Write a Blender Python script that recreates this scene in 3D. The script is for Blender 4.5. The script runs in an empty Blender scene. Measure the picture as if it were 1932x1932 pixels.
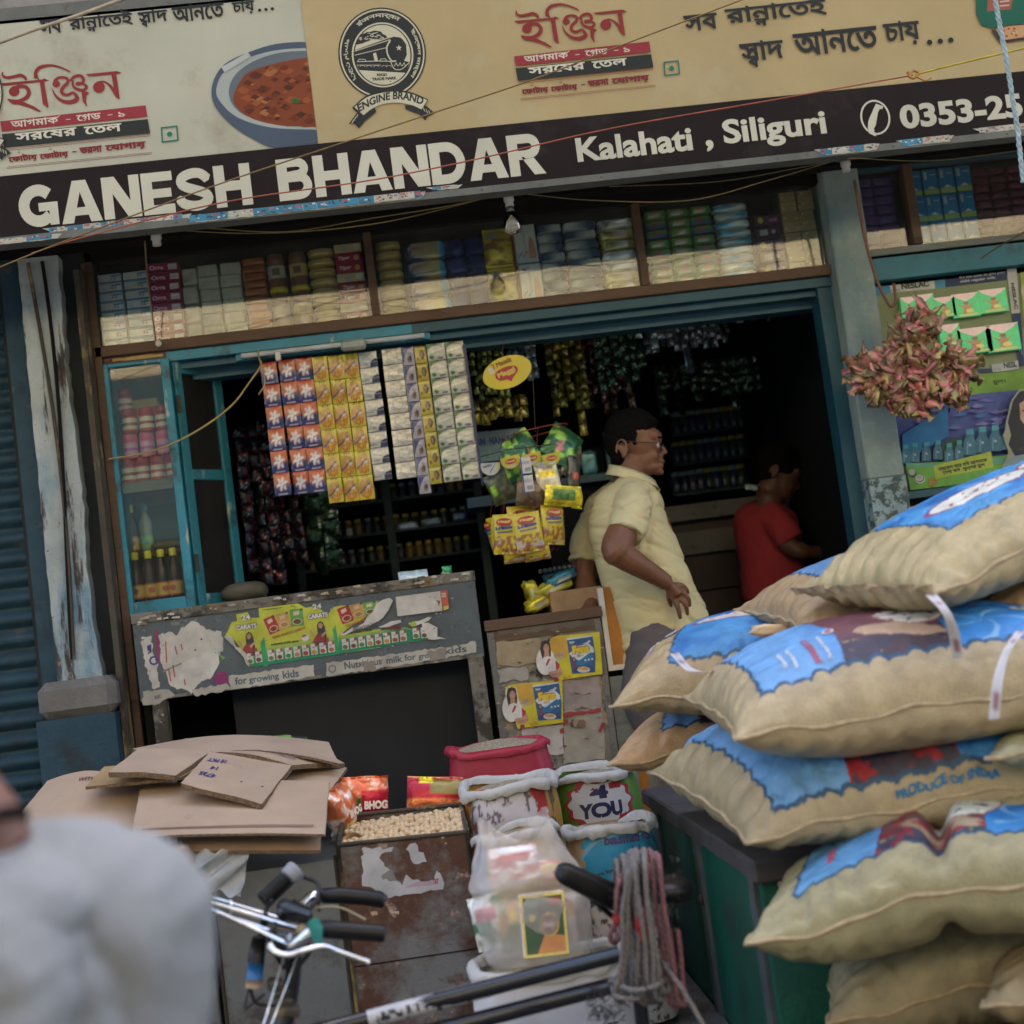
import bpy,bmesh,math,random
import numpy as np
from mathutils import Vector,Matrix,Euler,noise as mnoise
from mathutils.geometry import delaunay_2d_cdt
random.seed(7);rng=np.random.default_rng(7)
SC=bpy.context.scene
COL=SC.collection
R=math.radians

# ------------------------------------------------------------------ camera
CAM_D,CAM_H=4.8,1.6
FPX=966 / math.tan(R(20))
_yaw,_pit,_rol=R(4.55),R(4.736),R(-7.498)
cF=Vector((math.sin(_yaw)*math.cos(_pit),math.cos(_yaw)*math.cos(_pit),math.sin(_pit)))
_r=Vector((math.cos(_yaw),-math.sin(_yaw),0));_u=_r.cross(cF)
cR=math.cos(_rol)*_r+math.sin(_rol)*_u
cU=-math.sin(_rol)*_r+math.cos(_rol)*_u
CAMP=Vector((0,-CAM_D,CAM_H))
cam=bpy.data.cameras.new('camera');camo=bpy.data.objects.new('camera',cam);COL.objects.link(camo)
camo.matrix_world=Matrix.Translation(CAMP) @ Matrix((cR,cU,-cF)).transposed().to_4x4()
cam.angle=R(40);cam.clip_start=0.05;cam.clip_end=200
cam.dof.use_dof=True;cam.dof.focus_distance=4.1;cam.dof.aperture_fstop=2.4
cam.sensor_width=36
SC.camera=camo

# ------------------------------------------------------------------ world, sun, exposure
SUN_EL,SUN_AZ=R(55),R(12)       # the sun stands behind the shop: its street side is in shade
w=bpy.data.worlds.new('World');SC.world=w;w.use_nodes=True
nt=w.node_tree;bg=nt.nodes['Background']
sky=nt.nodes.new('ShaderNodeTexSky');sky.sky_type='NISHITA';sky.sun_disc=False
sky.sun_elevation=SUN_EL;sky.sun_rotation=SUN_AZ;sky.air_density=1.0;sky.dust_density=5.0;sky.ozone_density=.6
nt.links.new(sky.outputs[0],bg.inputs[0]);bg.inputs[1].default_value=0.15
sl=bpy.data.lights.new('sun','SUN');sl.energy=4.5;sl.angle=R(0.5);sl.color=(1.0,0.9,0.74)
so=bpy.data.objects.new('sun',sl);COL.objects.link(so)
_sd=Vector((math.sin(SUN_AZ)*math.cos(SUN_EL),math.cos(SUN_AZ)*math.cos(SUN_EL),math.sin(SUN_EL)))
so.rotation_euler=_sd.to_track_quat('Z','Y').to_euler()
so.location=(0,0,20)
SC.view_settings.view_transform='Standard';SC.view_settings.look='None'
SC.view_settings.gamma=1;SC.view_settings.use_curve_mapping=False
SC.view_settings.exposure=2.3

def W(u,v,Y):
    """world point in the plane y=Y behind a place measured in the photograph (1932 px wide)"""
    d=FPX*cF+float(u-966)*cR+float(966-v)*cU
    return CAMP+d*((float(Y)+CAM_D)/d.y)
def WZ(u,v,z):
    d=FPX*cF+float(u-966)*cR+float(966-v)*cU
    return CAMP+d*((float(z)-CAM_H)/d.z)

# ------------------------------------------------------------------ objects and tags
ROOTLOC={}
def link(o,parent=None):
    COL.objects.link(o)
    if parent is not None: o.parent=parent
    return o
def tag(o,label=None,cat=None,group=None,kind=None):
    if label: o['label']=label
    if cat: o['category']=cat
    if group: o['group']=group
    if kind: o['kind']=kind
    return o
def T(name,label,cat,loc=(0,0,0),group=None,rot=(0,0,0)):
    o=bpy.data.objects.new(name,None);COL.objects.link(o)
    o.location=loc;o.rotation_euler=rot;o.empty_display_size=.05
    return tag(o,label,cat,group)
def copytree(o,parent=None):
    c=o.copy();COL.objects.link(c)
    if parent is not None: c.parent=parent
    for ch in o.children: copytree(ch,c)
    return c

class G:
    """mesh builder: verts, faces, optional per-vertex colours"""
    def __init__(s): s.v=[];s.f=[];s.c=[];s.sm=[];s.n=0;s.hascol=False
    def add(s,v,f,col=None,smooth=False):
        v=np.asarray(v,float).reshape(-1,3)
        off=s.n;s.v.append(v);s.n += len(v)
        s.f += [[i+off for i in q] for q in f];s.sm += [smooth]*len(f)
        if col is None: c=np.ones((len(v),3))*.5
        else:
            c=np.asarray(col,float);s.hascol=True
            if c.ndim==1: c=np.tile(c,(len(v),1))
        s.c.append(c);return s
    def box(s,c,d,rz=0,rot=None,col=None,bev=0.0,taper=1.0):
        x,y,z=[k/2 for k in d]
        if bev <= 0:
            P=[(-x,-y,-z),(x,-y,-z),(x,y,-z),(-x,y,-z),(-x*taper,-y*taper,z),(x*taper,-y*taper,z),(x*taper,y*taper,z),(-x*taper,y*taper,z)]
            Fc=[(0,3,2,1),(4,5,6,7),(0,1,5,4),(1,2,6,5),(2,3,7,6),(3,0,4,7)]
        else:
            b=min(bev,x*.45,y*.45,z*.45);P=[]
            for sx in (-1,1):
                for sy in (-1,1):
                    for sz in (-1,1):
                        P += [(sx*(x-b),sy*(y-b),sz*z),(sx*(x-b),sy*y,sz*(z-b)),(sx*x,sy*(y-b),sz*(z-b))]
            I=lambda a,b_,c_,k: ((a*4+b_*2+c_)*3+k)
            Fc=[]
            def q(l): Fc.append(tuple(l))
            q([I(0,0,1,0),I(1,0,1,0),I(1,1,1,0),I(0,1,1,0)]);q([I(0,0,0,0),I(0,1,0,0),I(1,1,0,0),I(1,0,0,0)])
            q([I(0,0,0,1),I(1,0,0,1),I(1,0,1,1),I(0,0,1,1)]);q([I(0,1,0,1),I(0,1,1,1),I(1,1,1,1),I(1,1,0,1)])
            q([I(1,0,0,2),I(1,1,0,2),I(1,1,1,2),I(1,0,1,2)]);q([I(0,0,0,2),I(0,0,1,2),I(0,1,1,2),I(0,1,0,2)])
            for sx in (0,1):
                for sy in (0,1):
                    q([I(sx,sy,0,1),I(sx,sy,0,2),I(sx,sy,1,2),I(sx,sy,1,1)])
            for sy in (0,1):
                for sz in (0,1): q([I(0,sy,sz,0),I(1,sy,sz,0),I(1,sy,sz,1),I(0,sy,sz,1)])
            for sx in (0,1):
                for sz in (0,1): q([I(sx,0,sz,0),I(sx,1,sz,0),I(sx,1,sz,2),I(sx,0,sz,2)])
            for sx in (0,1):
                for sy in (0,1):
                    for sz in (0,1): q([I(sx,sy,sz,0),I(sx,sy,sz,1),I(sx,sy,sz,2)])
        P=np.array(P,float)
        if rot is not None: M=np.array(Euler(rot).to_matrix());P=P @ M.T
        elif rz: M=np.array(Matrix.Rotation(rz,3,'Z'));P=P @ M.T
        return s.add(P+np.array(c,float),Fc,col)
    def bx(s,x0,x1,y0,y1,z0,z1,**k):
        return s.box(((x0+x1)/2,(y0+y1)/2,(z0+z1)/2),(abs(x1-x0),abs(y1-y0),abs(z1-z0)),**k)
    def tube(s,pts,r,n=8,col=None,caps=True,closed=False,flat=1.0):
        pts=[Vector(p) for p in pts];m=len(pts)
        rr=r if hasattr(r,'__len__') else [r]*m
        up=None;V=[];
        for i,p in enumerate(pts):
            a=pts[i-1] if (i>0 or closed) else p;b=pts[(i+1) % m] if (i<m-1 or closed) else p
            t=(b-a).normalized() if (b-a).length>1e-9 else Vector((0,0,1))
            if up is None: up=Vector((0,0,1)) if abs(t.z)<.9 else Vector((1,0,0))
            sd=t.cross(up)
            if sd.length<1e-6: sd=t.orthogonal()
            sd.normalize();up=sd.cross(t).normalized()
            for k in range(n):
                an=2*math.pi*k/n
                V.append(p+sd*(math.cos(an)*rr[i])+up*(math.sin(an)*rr[i]*flat))
        Fc=[]
        for i in range(m if closed else m-1):
            j=(i+1) % m
            for k in range(n): Fc.append((i*n+k,j*n+k,j*n+(k+1)%n,i*n+(k+1)%n))
        s.add([tuple(q) for q in V],Fc,col,True)
        if caps and not closed:
            o=s.n - len(V)
            s.f += [[o+k for k in range(n)][::-1],[o+(m-1)*n+k for k in range(n)]];s.sm += [False]*2
        return s
    def lathe(s,prof,c=(0,0,0),n=16,col=None,M=None,smooth=True,cap=True):
        V=[];C=[];hc=col is not None and hasattr(col,'__len__') and len(col)==len(prof) and hasattr(col[0],'__len__')
        for i,(r,z) in enumerate(prof):
            for k in range(n):
                a=2*math.pi*k/n;V.append((r*math.cos(a),r*math.sin(a),z));
                if hc: C.append(col[i])
        V=np.array(V)
        if M is not None:
            M=np.array(M);V=V @ M[:3,:3].T+(M[:3,3] if M.shape[0]==4 else 0)
        V=V+np.array(c,float);Fc=[]
        for i in range(len(prof)-1):
            for k in range(n): Fc.append((i*n+k,i*n+(k+1)%n,(i+1)*n+(k+1)%n,(i+1)*n+k))
        s.add(V,Fc,C if hc else col,smooth)
        if cap:
            o=s.n-len(V);s.f += [[o+k for k in range(n)][::-1],[o+(len(prof)-1)*n+k for k in range(n)]];s.sm += [False]*2
        return s
    def ball(s,c,r,n=10,m=7,col=None,M=None):
        r=r if hasattr(r,'__len__') else (r,r,r)
        V=[(0,0,-1)];
        for i in range(1,m):
            t=math.pi*i/m
            V += [(math.sin(t)*math.cos(2*math.pi*k/n),math.sin(t)*math.sin(2*math.pi*k/n),-math.cos(t)) for k in range(n)]
        V.append((0,0,1));V=np.array(V)*np.array(r)
        if M is not None: V=V @ np.array(M)[:3,:3].T
        Fc=[(0,1+(k+1)%n,1+k) for k in range(n)]
        for i in range(m-2):
            for k in range(n): Fc.append((1+i*n+k,1+i*n+(k+1)%n,1+(i+1)*n+(k+1)%n,1+(i+1)*n+k))
        L=len(V)-1;Fc += [(L,1+(m-2)*n+k,1+(m-2)*n+(k+1)%n) for k in range(n)]
        return s.add(V+np.array(c,float),Fc,col,True)
    def grid(s,P,col=None,smooth=True,wrapu=False,flip=False):
        """P: (n,m,3) array"""
        P=np.asarray(P,float);n,m=P.shape[:2]
        i=np.arange(n if wrapu else n-1)[:,None];j=np.arange(m-1)[None,:]
        a=i*m+j;b=((i+1)%n)*m+j
        q=np.stack([a,b,b+1,a+1],-1).reshape(-1,4)
        if flip: q=q[:,::-1]
        return s.add(P.reshape(-1,3),q.tolist(),None if col is None else np.asarray(col).reshape(-1,3) if np.ndim(col)>1 else col,smooth)
    def build(s,name,m,parent=None,world=True,kind=None,label=None):
        me=bpy.data.meshes.new(name)
        V=np.concatenate(s.v) if s.v else np.zeros((0,3))
        if parent is not None and world:
            Mi=np.array(wmat(parent).inverted());V=V @ Mi[:3,:3].T+Mi[:3,3]
        lens=np.array([len(q) for q in s.f],dtype=np.int32)
        me.vertices.add(len(V));me.vertices.foreach_set('co',V.astype(np.float32).ravel())
        me.loops.add(int(lens.sum()));me.loops.foreach_set('vertex_index',np.fromiter((i for q in s.f for i in q),dtype=np.int32,count=int(lens.sum())))
        me.polygons.add(len(lens));st=np.concatenate([[0],np.cumsum(lens)[:-1]]).astype(np.int32) if len(lens) else np.zeros(0,np.int32)
        me.polygons.foreach_set('loop_start',st)
        me.polygons.foreach_set('use_smooth',np.array(s.sm,dtype=bool))
        me.update(calc_edges=True)
        if s.hascol:
            ca=me.color_attributes.new('Col','FLOAT_COLOR','POINT')
            cc=np.concatenate(s.c);ca.data.foreach_set('color',np.c_[cc,np.ones(len(cc))].astype(np.float32).ravel())
        me.materials.append(m)
        o=bpy.data.objects.new(name,me);link(o,parent)
        if kind: o['kind']=kind
        if label: o['label']=label
        return o
def wmat(o):
    M=Matrix.LocRotScale(o.location,o.rotation_euler,o.scale)
    return wmat(o.parent) @ M if o.parent else M
def place(o,loc=None,rot=None,scale=None):
    if loc is not None: o.location=loc
    if rot is not None: o.rotation_euler=rot
    if scale is not None: o.scale=(scale,)*3 if not hasattr(scale,'__len__') else scale
    return o

# ------------------------------------------------------------------ materials
def mat(name,col=(.5,.5,.5),rough=.6,metal=0.0,var=.25,vs=9.0,spots=(),bump=0.0,bs=60.0,vc=False,spec=.5,
        trans=None,stretch=(1,1,1),coat=0.0,gain=1.0,sheen=0.0):
    m=bpy.data.materials.new(name);m.use_nodes=True;nt=m.node_tree;N=nt.nodes;L=nt.links
    b=N['Principled BSDF'];tc=N.new('ShaderNodeTexCoord');oi=N.new('ShaderNodeObjectInfo')
    mp=N.new('ShaderNodeMapping');mp.inputs['Scale'].default_value=stretch
    ad=N.new('ShaderNodeVectorMath');ad.operation='ADD';ml=N.new('ShaderNodeMath');ml.operation='MULTIPLY';ml.inputs[1].default_value=37.0
    L.new(oi.outputs['Random'],ml.inputs[0]);L.new(tc.outputs['Object'],mp.inputs[0]);L.new(mp.outputs[0],ad.inputs[0]);L.new(ml.outputs[0],ad.inputs[1])
    def noise(scale,det=5.0,rg=.6):
        n=N.new('ShaderNodeTexNoise');n.inputs['Scale'].default_value=scale;n.inputs['Detail'].default_value=det;n.inputs['Roughness'].default_value=rg
        L.new(ad.outputs[0],n.inputs['Vector']);return n
    if vc:
        at=N.new('ShaderNodeVertexColor');at.layer_name='Col';cur=at.outputs['Color']
        if gain != 1:
            gm=N.new('ShaderNodeVectorMath');gm.operation='SCALE';L.new(cur,gm.inputs[0]);gm.inputs['Scale'].default_value=gain;cur=gm.outputs[0]
    else:
        rgb=N.new('ShaderNodeRGB');rgb.outputs[0].default_value=(*col,1);cur=rgb.outputs[0]
    def ramp(src,lo,hi,a=0.,c=1.):
        mr=N.new('ShaderNodeMapRange');mr.inputs['From Min'].default_value=lo;mr.inputs['From Max'].default_value=hi
        mr.inputs['To Min'].default_value=a;mr.inputs['To Max'].default_value=c;L.new(src,mr.inputs['Value']);return mr.outputs[0]
    if var>0:
        n=noise(vs);f=ramp(n.outputs['Fac'],.3,.7,1-var,1+var*.6)
        mx=N.new('ShaderNodeVectorMath');mx.operation='SCALE';L.new(cur,mx.inputs[0]);L.new(f,mx.inputs['Scale']);cur=mx.outputs[0]
    for sp in spots:
        c2,sc,lo,hi=sp[:4];n=noise(sc,8.0,.68)
        if len(sp)>4:
            m2=N.new('ShaderNodeMapping');m2.inputs['Scale'].default_value=sp[4];L.new(ad.outputs[0],m2.inputs[0]);L.new(m2.outputs[0],n.inputs['Vector'])
        f=ramp(n.outputs['Fac'],lo,hi)
        mx=N.new('ShaderNodeMix');mx.data_type='RGBA';L.new(f,mx.inputs['Factor']);L.new(cur,mx.inputs['A']);mx.inputs['B'].default_value=(*c2,1);cur=mx.outputs['Result']
    L.new(cur,b.inputs['Base Color'])
    b.inputs['Roughness'].default_value=rough;b.inputs['Metallic'].default_value=metal
    b.inputs['Specular IOR Level'].default_value=spec;b.inputs['Coat Weight'].default_value=coat;b.inputs['Sheen Weight'].default_value=sheen
    if bump>0:
        bp=N.new('ShaderNodeBump');n=noise(bs,6.0);L.new(n.outputs['Fac'],bp.inputs['Height']);bp.inputs['Strength'].default_value=bump;bp.inputs['Distance'].default_value=.01
        L.new(bp.outputs[0],b.inputs['Normal'])
    if trans is not None:
        tr=N.new('ShaderNodeBsdfTransparent');ms=N.new('ShaderNodeMixShader');ms.inputs[0].default_value=trans
        L.new(b.outputs[0],ms.inputs[1]);L.new(tr.outputs[0],ms.inputs[2]);L.new(ms.outputs[0],N['Material Output'].inputs[0])
    return m
def glassmat(name,tint=(.93,.96,.95),ior=1.5,rough=0.0,dirt=.04,gain=1.0):
    m=bpy.data.materials.new(name);m.use_nodes=True;nt=m.node_tree;N=nt.nodes;L=nt.links
    N.remove(N['Principled BSDF']);tr=N.new('ShaderNodeBsdfTransparent');tr.inputs[0].default_value=(*tint,1)
    gl=N.new('ShaderNodeBsdfGlossy');gl.inputs['Roughness'].default_value=rough
    df=N.new('ShaderNodeBsdfDiffuse');df.inputs[0].default_value=(.5,.5,.45,1)
    fr=N.new('ShaderNodeFresnel');fr.inputs[0].default_value=ior
    m1=N.new('ShaderNodeMixShader');m2=N.new('ShaderNodeMixShader');tc=N.new('ShaderNodeTexCoord')
    n=N.new('ShaderNodeTexNoise');n.inputs['Scale'].default_value=6;n.inputs['Detail'].default_value=6;L.new(tc.outputs['Object'],n.inputs['Vector'])
    mu=N.new('ShaderNodeMath');mu.operation='MULTIPLY';mu.inputs[1].default_value=dirt*2;L.new(n.outputs['Fac'],mu.inputs[0])
    L.new(mu.outputs[0],m1.inputs[0]);L.new(tr.outputs[0],m1.inputs[1]);L.new(df.outputs[0],m1.inputs[2])
    L.new(fr.outputs[0],m2.inputs[0]);L.new(m1.outputs[0],m2.inputs[1]);L.new(gl.outputs[0],m2.inputs[2]);L.new(m2.outputs[0],N['Material Output'].inputs[0])
    return m

# ------------------------------------------------------------------ flat shapes, lettering
def cdt_fill(conts,gridpts=None,wsign=None):
    """union of closed contours by non-zero winding -> verts2d, tris"""
    V=[];E=[];segs=[]
    for c in conts:
        c=[tuple(p) for p in c]
        if len(c)<3: continue
        o=len(V);V += c;E += [(o+i,o+(i+1) % len(c)) for i in range(len(c))]
        segs.append(np.array(c))
    if not V: return np.zeros((0,2)),[]
    if gridpts is not None: V=V+[tuple(p) for p in gridpts]
    try: vo,_,fo,*_=delaunay_2d_cdt([Vector(p) for p in V],E,[],0,1e-6)
    except Exception: return np.zeros((0,2)),[]
    vo=np.array([tuple(p) for p in vo]);fo=[f for f in fo if len(f)==3]
    if not fo: return vo,[]
    fa=np.array(fo);cen=vo[fa].mean(1);wn=np.zeros(len(cen))
    for c in segs:
        a=c;b=np.roll(c,-1,0)
        ax,ay,bx,by=a[:,0][None],a[:,1][None],b[:,0][None],b[:,1][None]
        x=cen[:,0][:,None];y=cen[:,1][:,None]
        left=(bx-ax)*(y-ay)-(x-ax)*(by-ay)
        wn += ((ay <= y) & (by>y) & (left>0)).sum(1) - ((ay>y) & (by <= y) & (left<0)).sum(1)
    keep=np.abs(wn)>.5
    tr=fa[keep]
    ar=np.cross(vo[tr[:,1]]-vo[tr[:,0]],vo[tr[:,2]]-vo[tr[:,0]]) if len(tr) else np.zeros(0)
    tr=np.where((ar<0)[:,None],tr[:,::-1],tr)
    return vo,tr[np.abs(ar)>1e-12].tolist()
def stroke(pts,w,closed=False):
    """polyline with width(s) -> list of ccw contours (round joints)"""
    pts=[np.array(p,float) for p in pts];n=len(pts)
    ws=list(w) if hasattr(w,'__len__') else [w]*n
    out=[]
    for i in range(n if closed else n-1):
        a,b=pts[i],pts[(i+1) % n];d=b-a;l=np.hypot(*d)
        if l<1e-9: continue
        nn=np.array([-d[1],d[0]])/l;wa,wb=ws[i]/2,ws[(i+1) % n]/2
        out.append([a-nn*wa,b-nn*wb,b+nn*wb,a+nn*wa])
    for i in range(0 if closed else 1,n if closed else n-1):
        r=ws[i]/2;out.append([pts[i]+r*np.array([math.cos(t),math.sin(t)]) for t in np.linspace(0,2*math.pi,9)[:-1]])
    return out
def smooth(pts,k=4):
    """catmull-rom through points (each may carry extra values such as width)"""
    P=np.array(pts,float);P=np.vstack([2*P[0]-P[1],P,2*P[-1]-P[-2]]);o=[]
    for i in range(1,len(P)-2):
        for t in np.linspace(0,1,k,endpoint=False):
            a,b,c,d=P[i-1],P[i],P[i+1],P[i+2]
            o.append(.5*((2*b)+(c-a)*t+(2*a-5*b+4*c-d)*t*t+(-a+3*b-3*c+d)*t**3))
    o.append(P[-2]);return np.array(o)
_txt={}
def textconts(s,bold=0.0):
    if s in _txt: return _txt[s]
    c=bpy.data.curves.new('tmp','FONT');c.body=s;c.size=1
    o=bpy.data.objects.new('tmp',c);COL.objects.link(o)
    dg=bpy.context.evaluated_depsgraph_get();cu=o.to_curve(dg)
    out=[]
    for sp in cu.splines:
        bp=sp.bezier_points;n=len(bp);poly=[]
        if n==0:
            poly=[(p.co.x,p.co.y) for p in sp.points]
        for i in range(n):
            a,b=bp[i],bp[(i+1) % n]
            lin=(a.handle_right-a.co).length<1e-5 and (b.handle_left-b.co).length<1e-5
            k=1 if lin else 4
            for t in [j/k for j in range(k)]:
                p=a.co*(1-t)**3+a.handle_right*3*t*(1-t)**2+b.handle_left*3*t*t*(1-t)+b.co*t**3
                poly.append((p.x,p.y))
        if len(poly)>2: out.append(np.array(poly))
    o.to_curve_clear();bpy.data.objects.remove(o);bpy.data.curves.remove(c)
    # outer contours counter-clockwise
    if out:
        ar=lambda p: .5*np.sum(p[:,0]*np.roll(p[:,1],-1)-np.roll(p[:,0],-1)*p[:,1])
        big=max(out,key=lambda p: abs(ar(p)))
        if ar(big)<0: out=[p[::-1] for p in out]
    _txt[s]=out;return out
def embolden(conts,w):
    out=[]
    for c in conts:
        c=np.array([p for i,p in enumerate(c) if np.hypot(*(p-c[i-1]))>1e-6])
        if len(c)<3: continue
        e=np.roll(c,-1,0)-c;n=np.stack([e[:,1],-e[:,0]],1)/np.maximum(np.hypot(e[:,0],e[:,1])[:,None],1e-9)
        m=n+np.roll(n,1,0);l=np.maximum((m*m).sum(1),.6)[:,None];out.append(c+m*2/l*w*.5*1.0)
    return out
class Art:
    """flat print: shapes in (x,y) of a canvas laid on a plane or a curved surface, each layer a hair above the last"""
    def __init__(s,o=None,ex=None,ey=None,fn=None,lift=.0006,step=.00004,grid=None,gt=False):
        s.gt=gt;s.g=G();s.fn=fn;s.k=lift;s.step=step;s.grid=grid
        if fn is None:
            s.o,s.ex,s.ey=Vector(o),Vector(ex),Vector(ey);s.nz=s.ex.cross(s.ey).normalized()
    def mapp(s,P):
        if s.fn is None: return [tuple(s.o+s.ex*p[0]+s.ey*p[1]+s.nz*s.k) for p in P]
        return [tuple(s.fn(p[0],p[1],s.k)) for p in P]
    def fill(s,conts,col,grid=True):
        gp=None
        if s.grid and grid:
            A=np.concatenate([np.array(c) for c in conts]);lo,hi=A.min(0),A.max(0)
            gp=[(x,y) for x in np.arange(math.floor(lo[0]/s.grid)*s.grid,hi[0],s.grid) for y in np.arange(math.floor(lo[1]/s.grid)*s.grid,hi[1],s.grid)]
            if len(gp)>6000: gp=gp[::4]
        v,f=cdt_fill(conts,gp)
        if len(f): s.g.add(s.mapp(v),f,col)
        s.k += s.step;return s
    def poly(s,pts,col):
        if s.grid: return s.fill([pts],col)
        return s.fill([pts],col)
    def rect(s,x0,y0,x1,y1,col):
        if s.grid: return s.fill([[(x0,y0),(x1,y0),(x1,y1),(x0,y1)]],col)
        s.g.add(s.mapp([(x0,y0),(x1,y0),(x1,y1),(x0,y1)]),[(0,1,2,3)],col);s.k += s.step;return s
    def ell(s,cx,cy,rx,ry,col,n=28,a0=0,a1=360,rot=0):
        P=[]
        for t in np.linspace(R(a0),R(a1),n):
            x,y=rx*math.cos(t),ry*math.sin(t);P.append((cx+x*math.cos(rot)-y*math.sin(rot),cy+x*math.sin(rot)+y*math.cos(rot)))
        if s.grid: return s.fill([P[:-1]],col)
        s.g.add(s.mapp(P),[tuple(range(n if a1-a0<360 else n-1))],col);s.k += s.step;return s
    def ring(s,cx,cy,rx,ry,w,col,n=40):
        P=[(cx+rx*math.cos(t),cy+ry*math.sin(t)) for t in np.linspace(0,2*math.pi,n+1)[:-1]]
        return s.fill(stroke(P,w,True),col,False)
    def line(s,pts,w,col,sm=0,closed=False):
        if sm:
            Q=smooth([(*p,0) if len(p)==2 else p for p in pts],sm)
            w=Q[:,2] if len(pts[0])==3 else w;pts=Q[:,:2]
        elif len(pts[0])==3: w=[p[2] for p in pts];pts=[p[:2] for p in pts]
        return s.fill(stroke(pts,w,closed),col,False)
    def text(s,t,x,y,w,h,col,bold=0.0,rot=0.0,slant=0.0,fit=None,warp=None):
        """text whose ink fills a box w*h with its lower left corner at x,y"""
        c=textconts(t)
        if not c: return s
        if bold: c=embolden(c,bold)
        A=np.concatenate(c);lo,hi=A.min(0),A.max(0);sx=w/(hi[0]-lo[0]);sy=h/(hi[1]-lo[1])
        out=[]
        for q in c:
            q=(q-lo)*[sx,sy];q=np.c_[q[:,0]+slant*q[:,1],q[:,1]]
            if warp: q=np.array([warp(p[0]/w,p[1]/h) for p in q])
            else:
                cr,sr=math.cos(rot),math.sin(rot);q=np.c_[x+q[:,0]*cr-q[:,1]*sr,y+q[:,0]*sr+q[:,1]*cr]
            out.append(q)
        return s.fill(out,col,s.gt)
    def build(s,name,m,parent=None,**k): return s.g.build(name,m,parent,**k)
    def cut(s,name,m,parent):
        s.g.build(name,m,parent);s.g=G()
def fbm(x,y,sc=1.0,seed=0,oct=4):
    o=np.zeros(np.broadcast(x,y).shape);a=1.0
    xs,ys=np.broadcast_arrays(np.asarray(x,float)*sc,np.asarray(y,float)*sc)
    for k in range(oct):
        o += a*vnoise(xs+seed*7.3+k*17,ys-seed*3.1+k*5);a *= .5;xs=xs*2;ys=ys*2
    return o/1.9
_vt=np.random.default_rng(3).random((256,256))
def vnoise(x,y):
    xi=np.floor(x).astype(int);yi=np.floor(y).astype(int);fx=x-xi;fy=y-yi
    fx=fx*fx*(3-2*fx);fy=fy*fy*(3-2*fy)
    g=lambda a,b: _vt[a % 256,b % 256]
    return (g(xi,yi)*(1-fx)+g(xi+1,yi)*fx)*(1-fy)+(g(xi,yi+1)*(1-fx)+g(xi+1,yi+1)*fx)*fy
def ss(a,b,x): t=np.clip((x-a)/(b-a),0,1);return t*t*(3-2*t)
def mixc(c,d,t): t=np.asarray(t)[...,None];return np.asarray(c)*(1-t)+np.asarray(d)*t
def jag(pts,amp,step,seed=0,closed=True):
    """torn outline: subdivide and jitter"""
    rr=random.Random(seed);o=[];n=len(pts)
    for i in range(n if closed else n-1):
        a,b=np.array(pts[i],float),np.array(pts[(i+1) % n],float);L=np.hypot(*(b-a));k=max(1,int(L/step))
        for j in range(k):
            p=a+(b-a)*j/k
            if j: p=p+np.array([rr.uniform(-amp,amp),rr.uniform(-amp,amp)])
            o.append(tuple(p))
    return o

# ------------------------------------------------------------------ shared materials
M={}
M['print']=mat('print',vc=True,rough=.55,var=.08,vs=30)
M['printworn']=mat('print_worn',vc=True,rough=.6,var=.28,vs=14,spots=[((.16,.13,.08),22,.64,.7),((.04,.035,.03),45,.68,.72)])
M['printgloss']=mat('print_gloss',vc=True,rough=.22,var=.1,vs=30,coat=.3,bump=.12,bs=45)
M['paper']=mat('paper',(.62,.6,.54),rough=.8,var=.15)
M['foil']=mat('foil',vc=True,rough=.22,metal=.35,var=.15,vs=40,bump=.5,bs=30)
# ------------------------------------------------------------------ setting and building
M['asphalt']=mat('asphalt',(.06,.058,.055),rough=.9,bump=.5,bs=40,spots=[((.12,.1,.08),2,.5,.7)])
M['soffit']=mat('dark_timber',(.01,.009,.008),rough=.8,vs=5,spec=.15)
M['plaster']=mat('plaster',(.3,.29,.26),rough=.9,vs=3,bump=.4,spots=[((.14,.12,.1),3,.5,.68)])
M['cream']=mat('sunlit_cream_plaster',(.62,.52,.34),rough=.9,vs=1.2,spots=[((.4,.33,.2),1.5,.5,.7)])
M['plasterdark']=mat('brown_plaster',(.12,.1,.08),rough=.9,vs=1);M['dullblue']=mat('dull_blue_paint',(.02,.058,.088),rough=.6,vs=12,bump=.3,spec=.3,spots=[((.1,.1,.09),9,.58,.72),((.02,.03,.035),5,.55,.7)])
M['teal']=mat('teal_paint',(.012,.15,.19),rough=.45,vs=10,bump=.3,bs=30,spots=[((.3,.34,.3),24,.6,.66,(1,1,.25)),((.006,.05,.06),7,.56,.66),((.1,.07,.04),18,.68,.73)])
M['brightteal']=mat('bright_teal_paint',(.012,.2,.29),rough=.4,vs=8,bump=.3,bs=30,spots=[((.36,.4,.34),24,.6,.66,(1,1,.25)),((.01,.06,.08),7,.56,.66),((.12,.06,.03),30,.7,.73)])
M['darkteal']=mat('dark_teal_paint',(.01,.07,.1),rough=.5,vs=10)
M['peelwhite']=mat('peeling_whitewash',(.4,.46,.47),rough=.85,vs=4,bump=.9,bs=24,spots=[((.16,.27,.34),6,.48,.62,(1,1,.35)),((.05,.045,.04),9,.55,.6,(1.8,1,.22)),((.28,.2,.14),22,.62,.68),((.03,.03,.03),38,.68,.7)])
M['bluewash']=mat('grey_blue_wash',(.22,.29,.27),rough=.8,vs=6,bump=.4,spots=[((.12,.2,.23),5,.5,.66,(1,1,.4)),((.1,.055,.03),16,.66,.7),((.3,.36,.36),12,.6,.7)])
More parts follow.
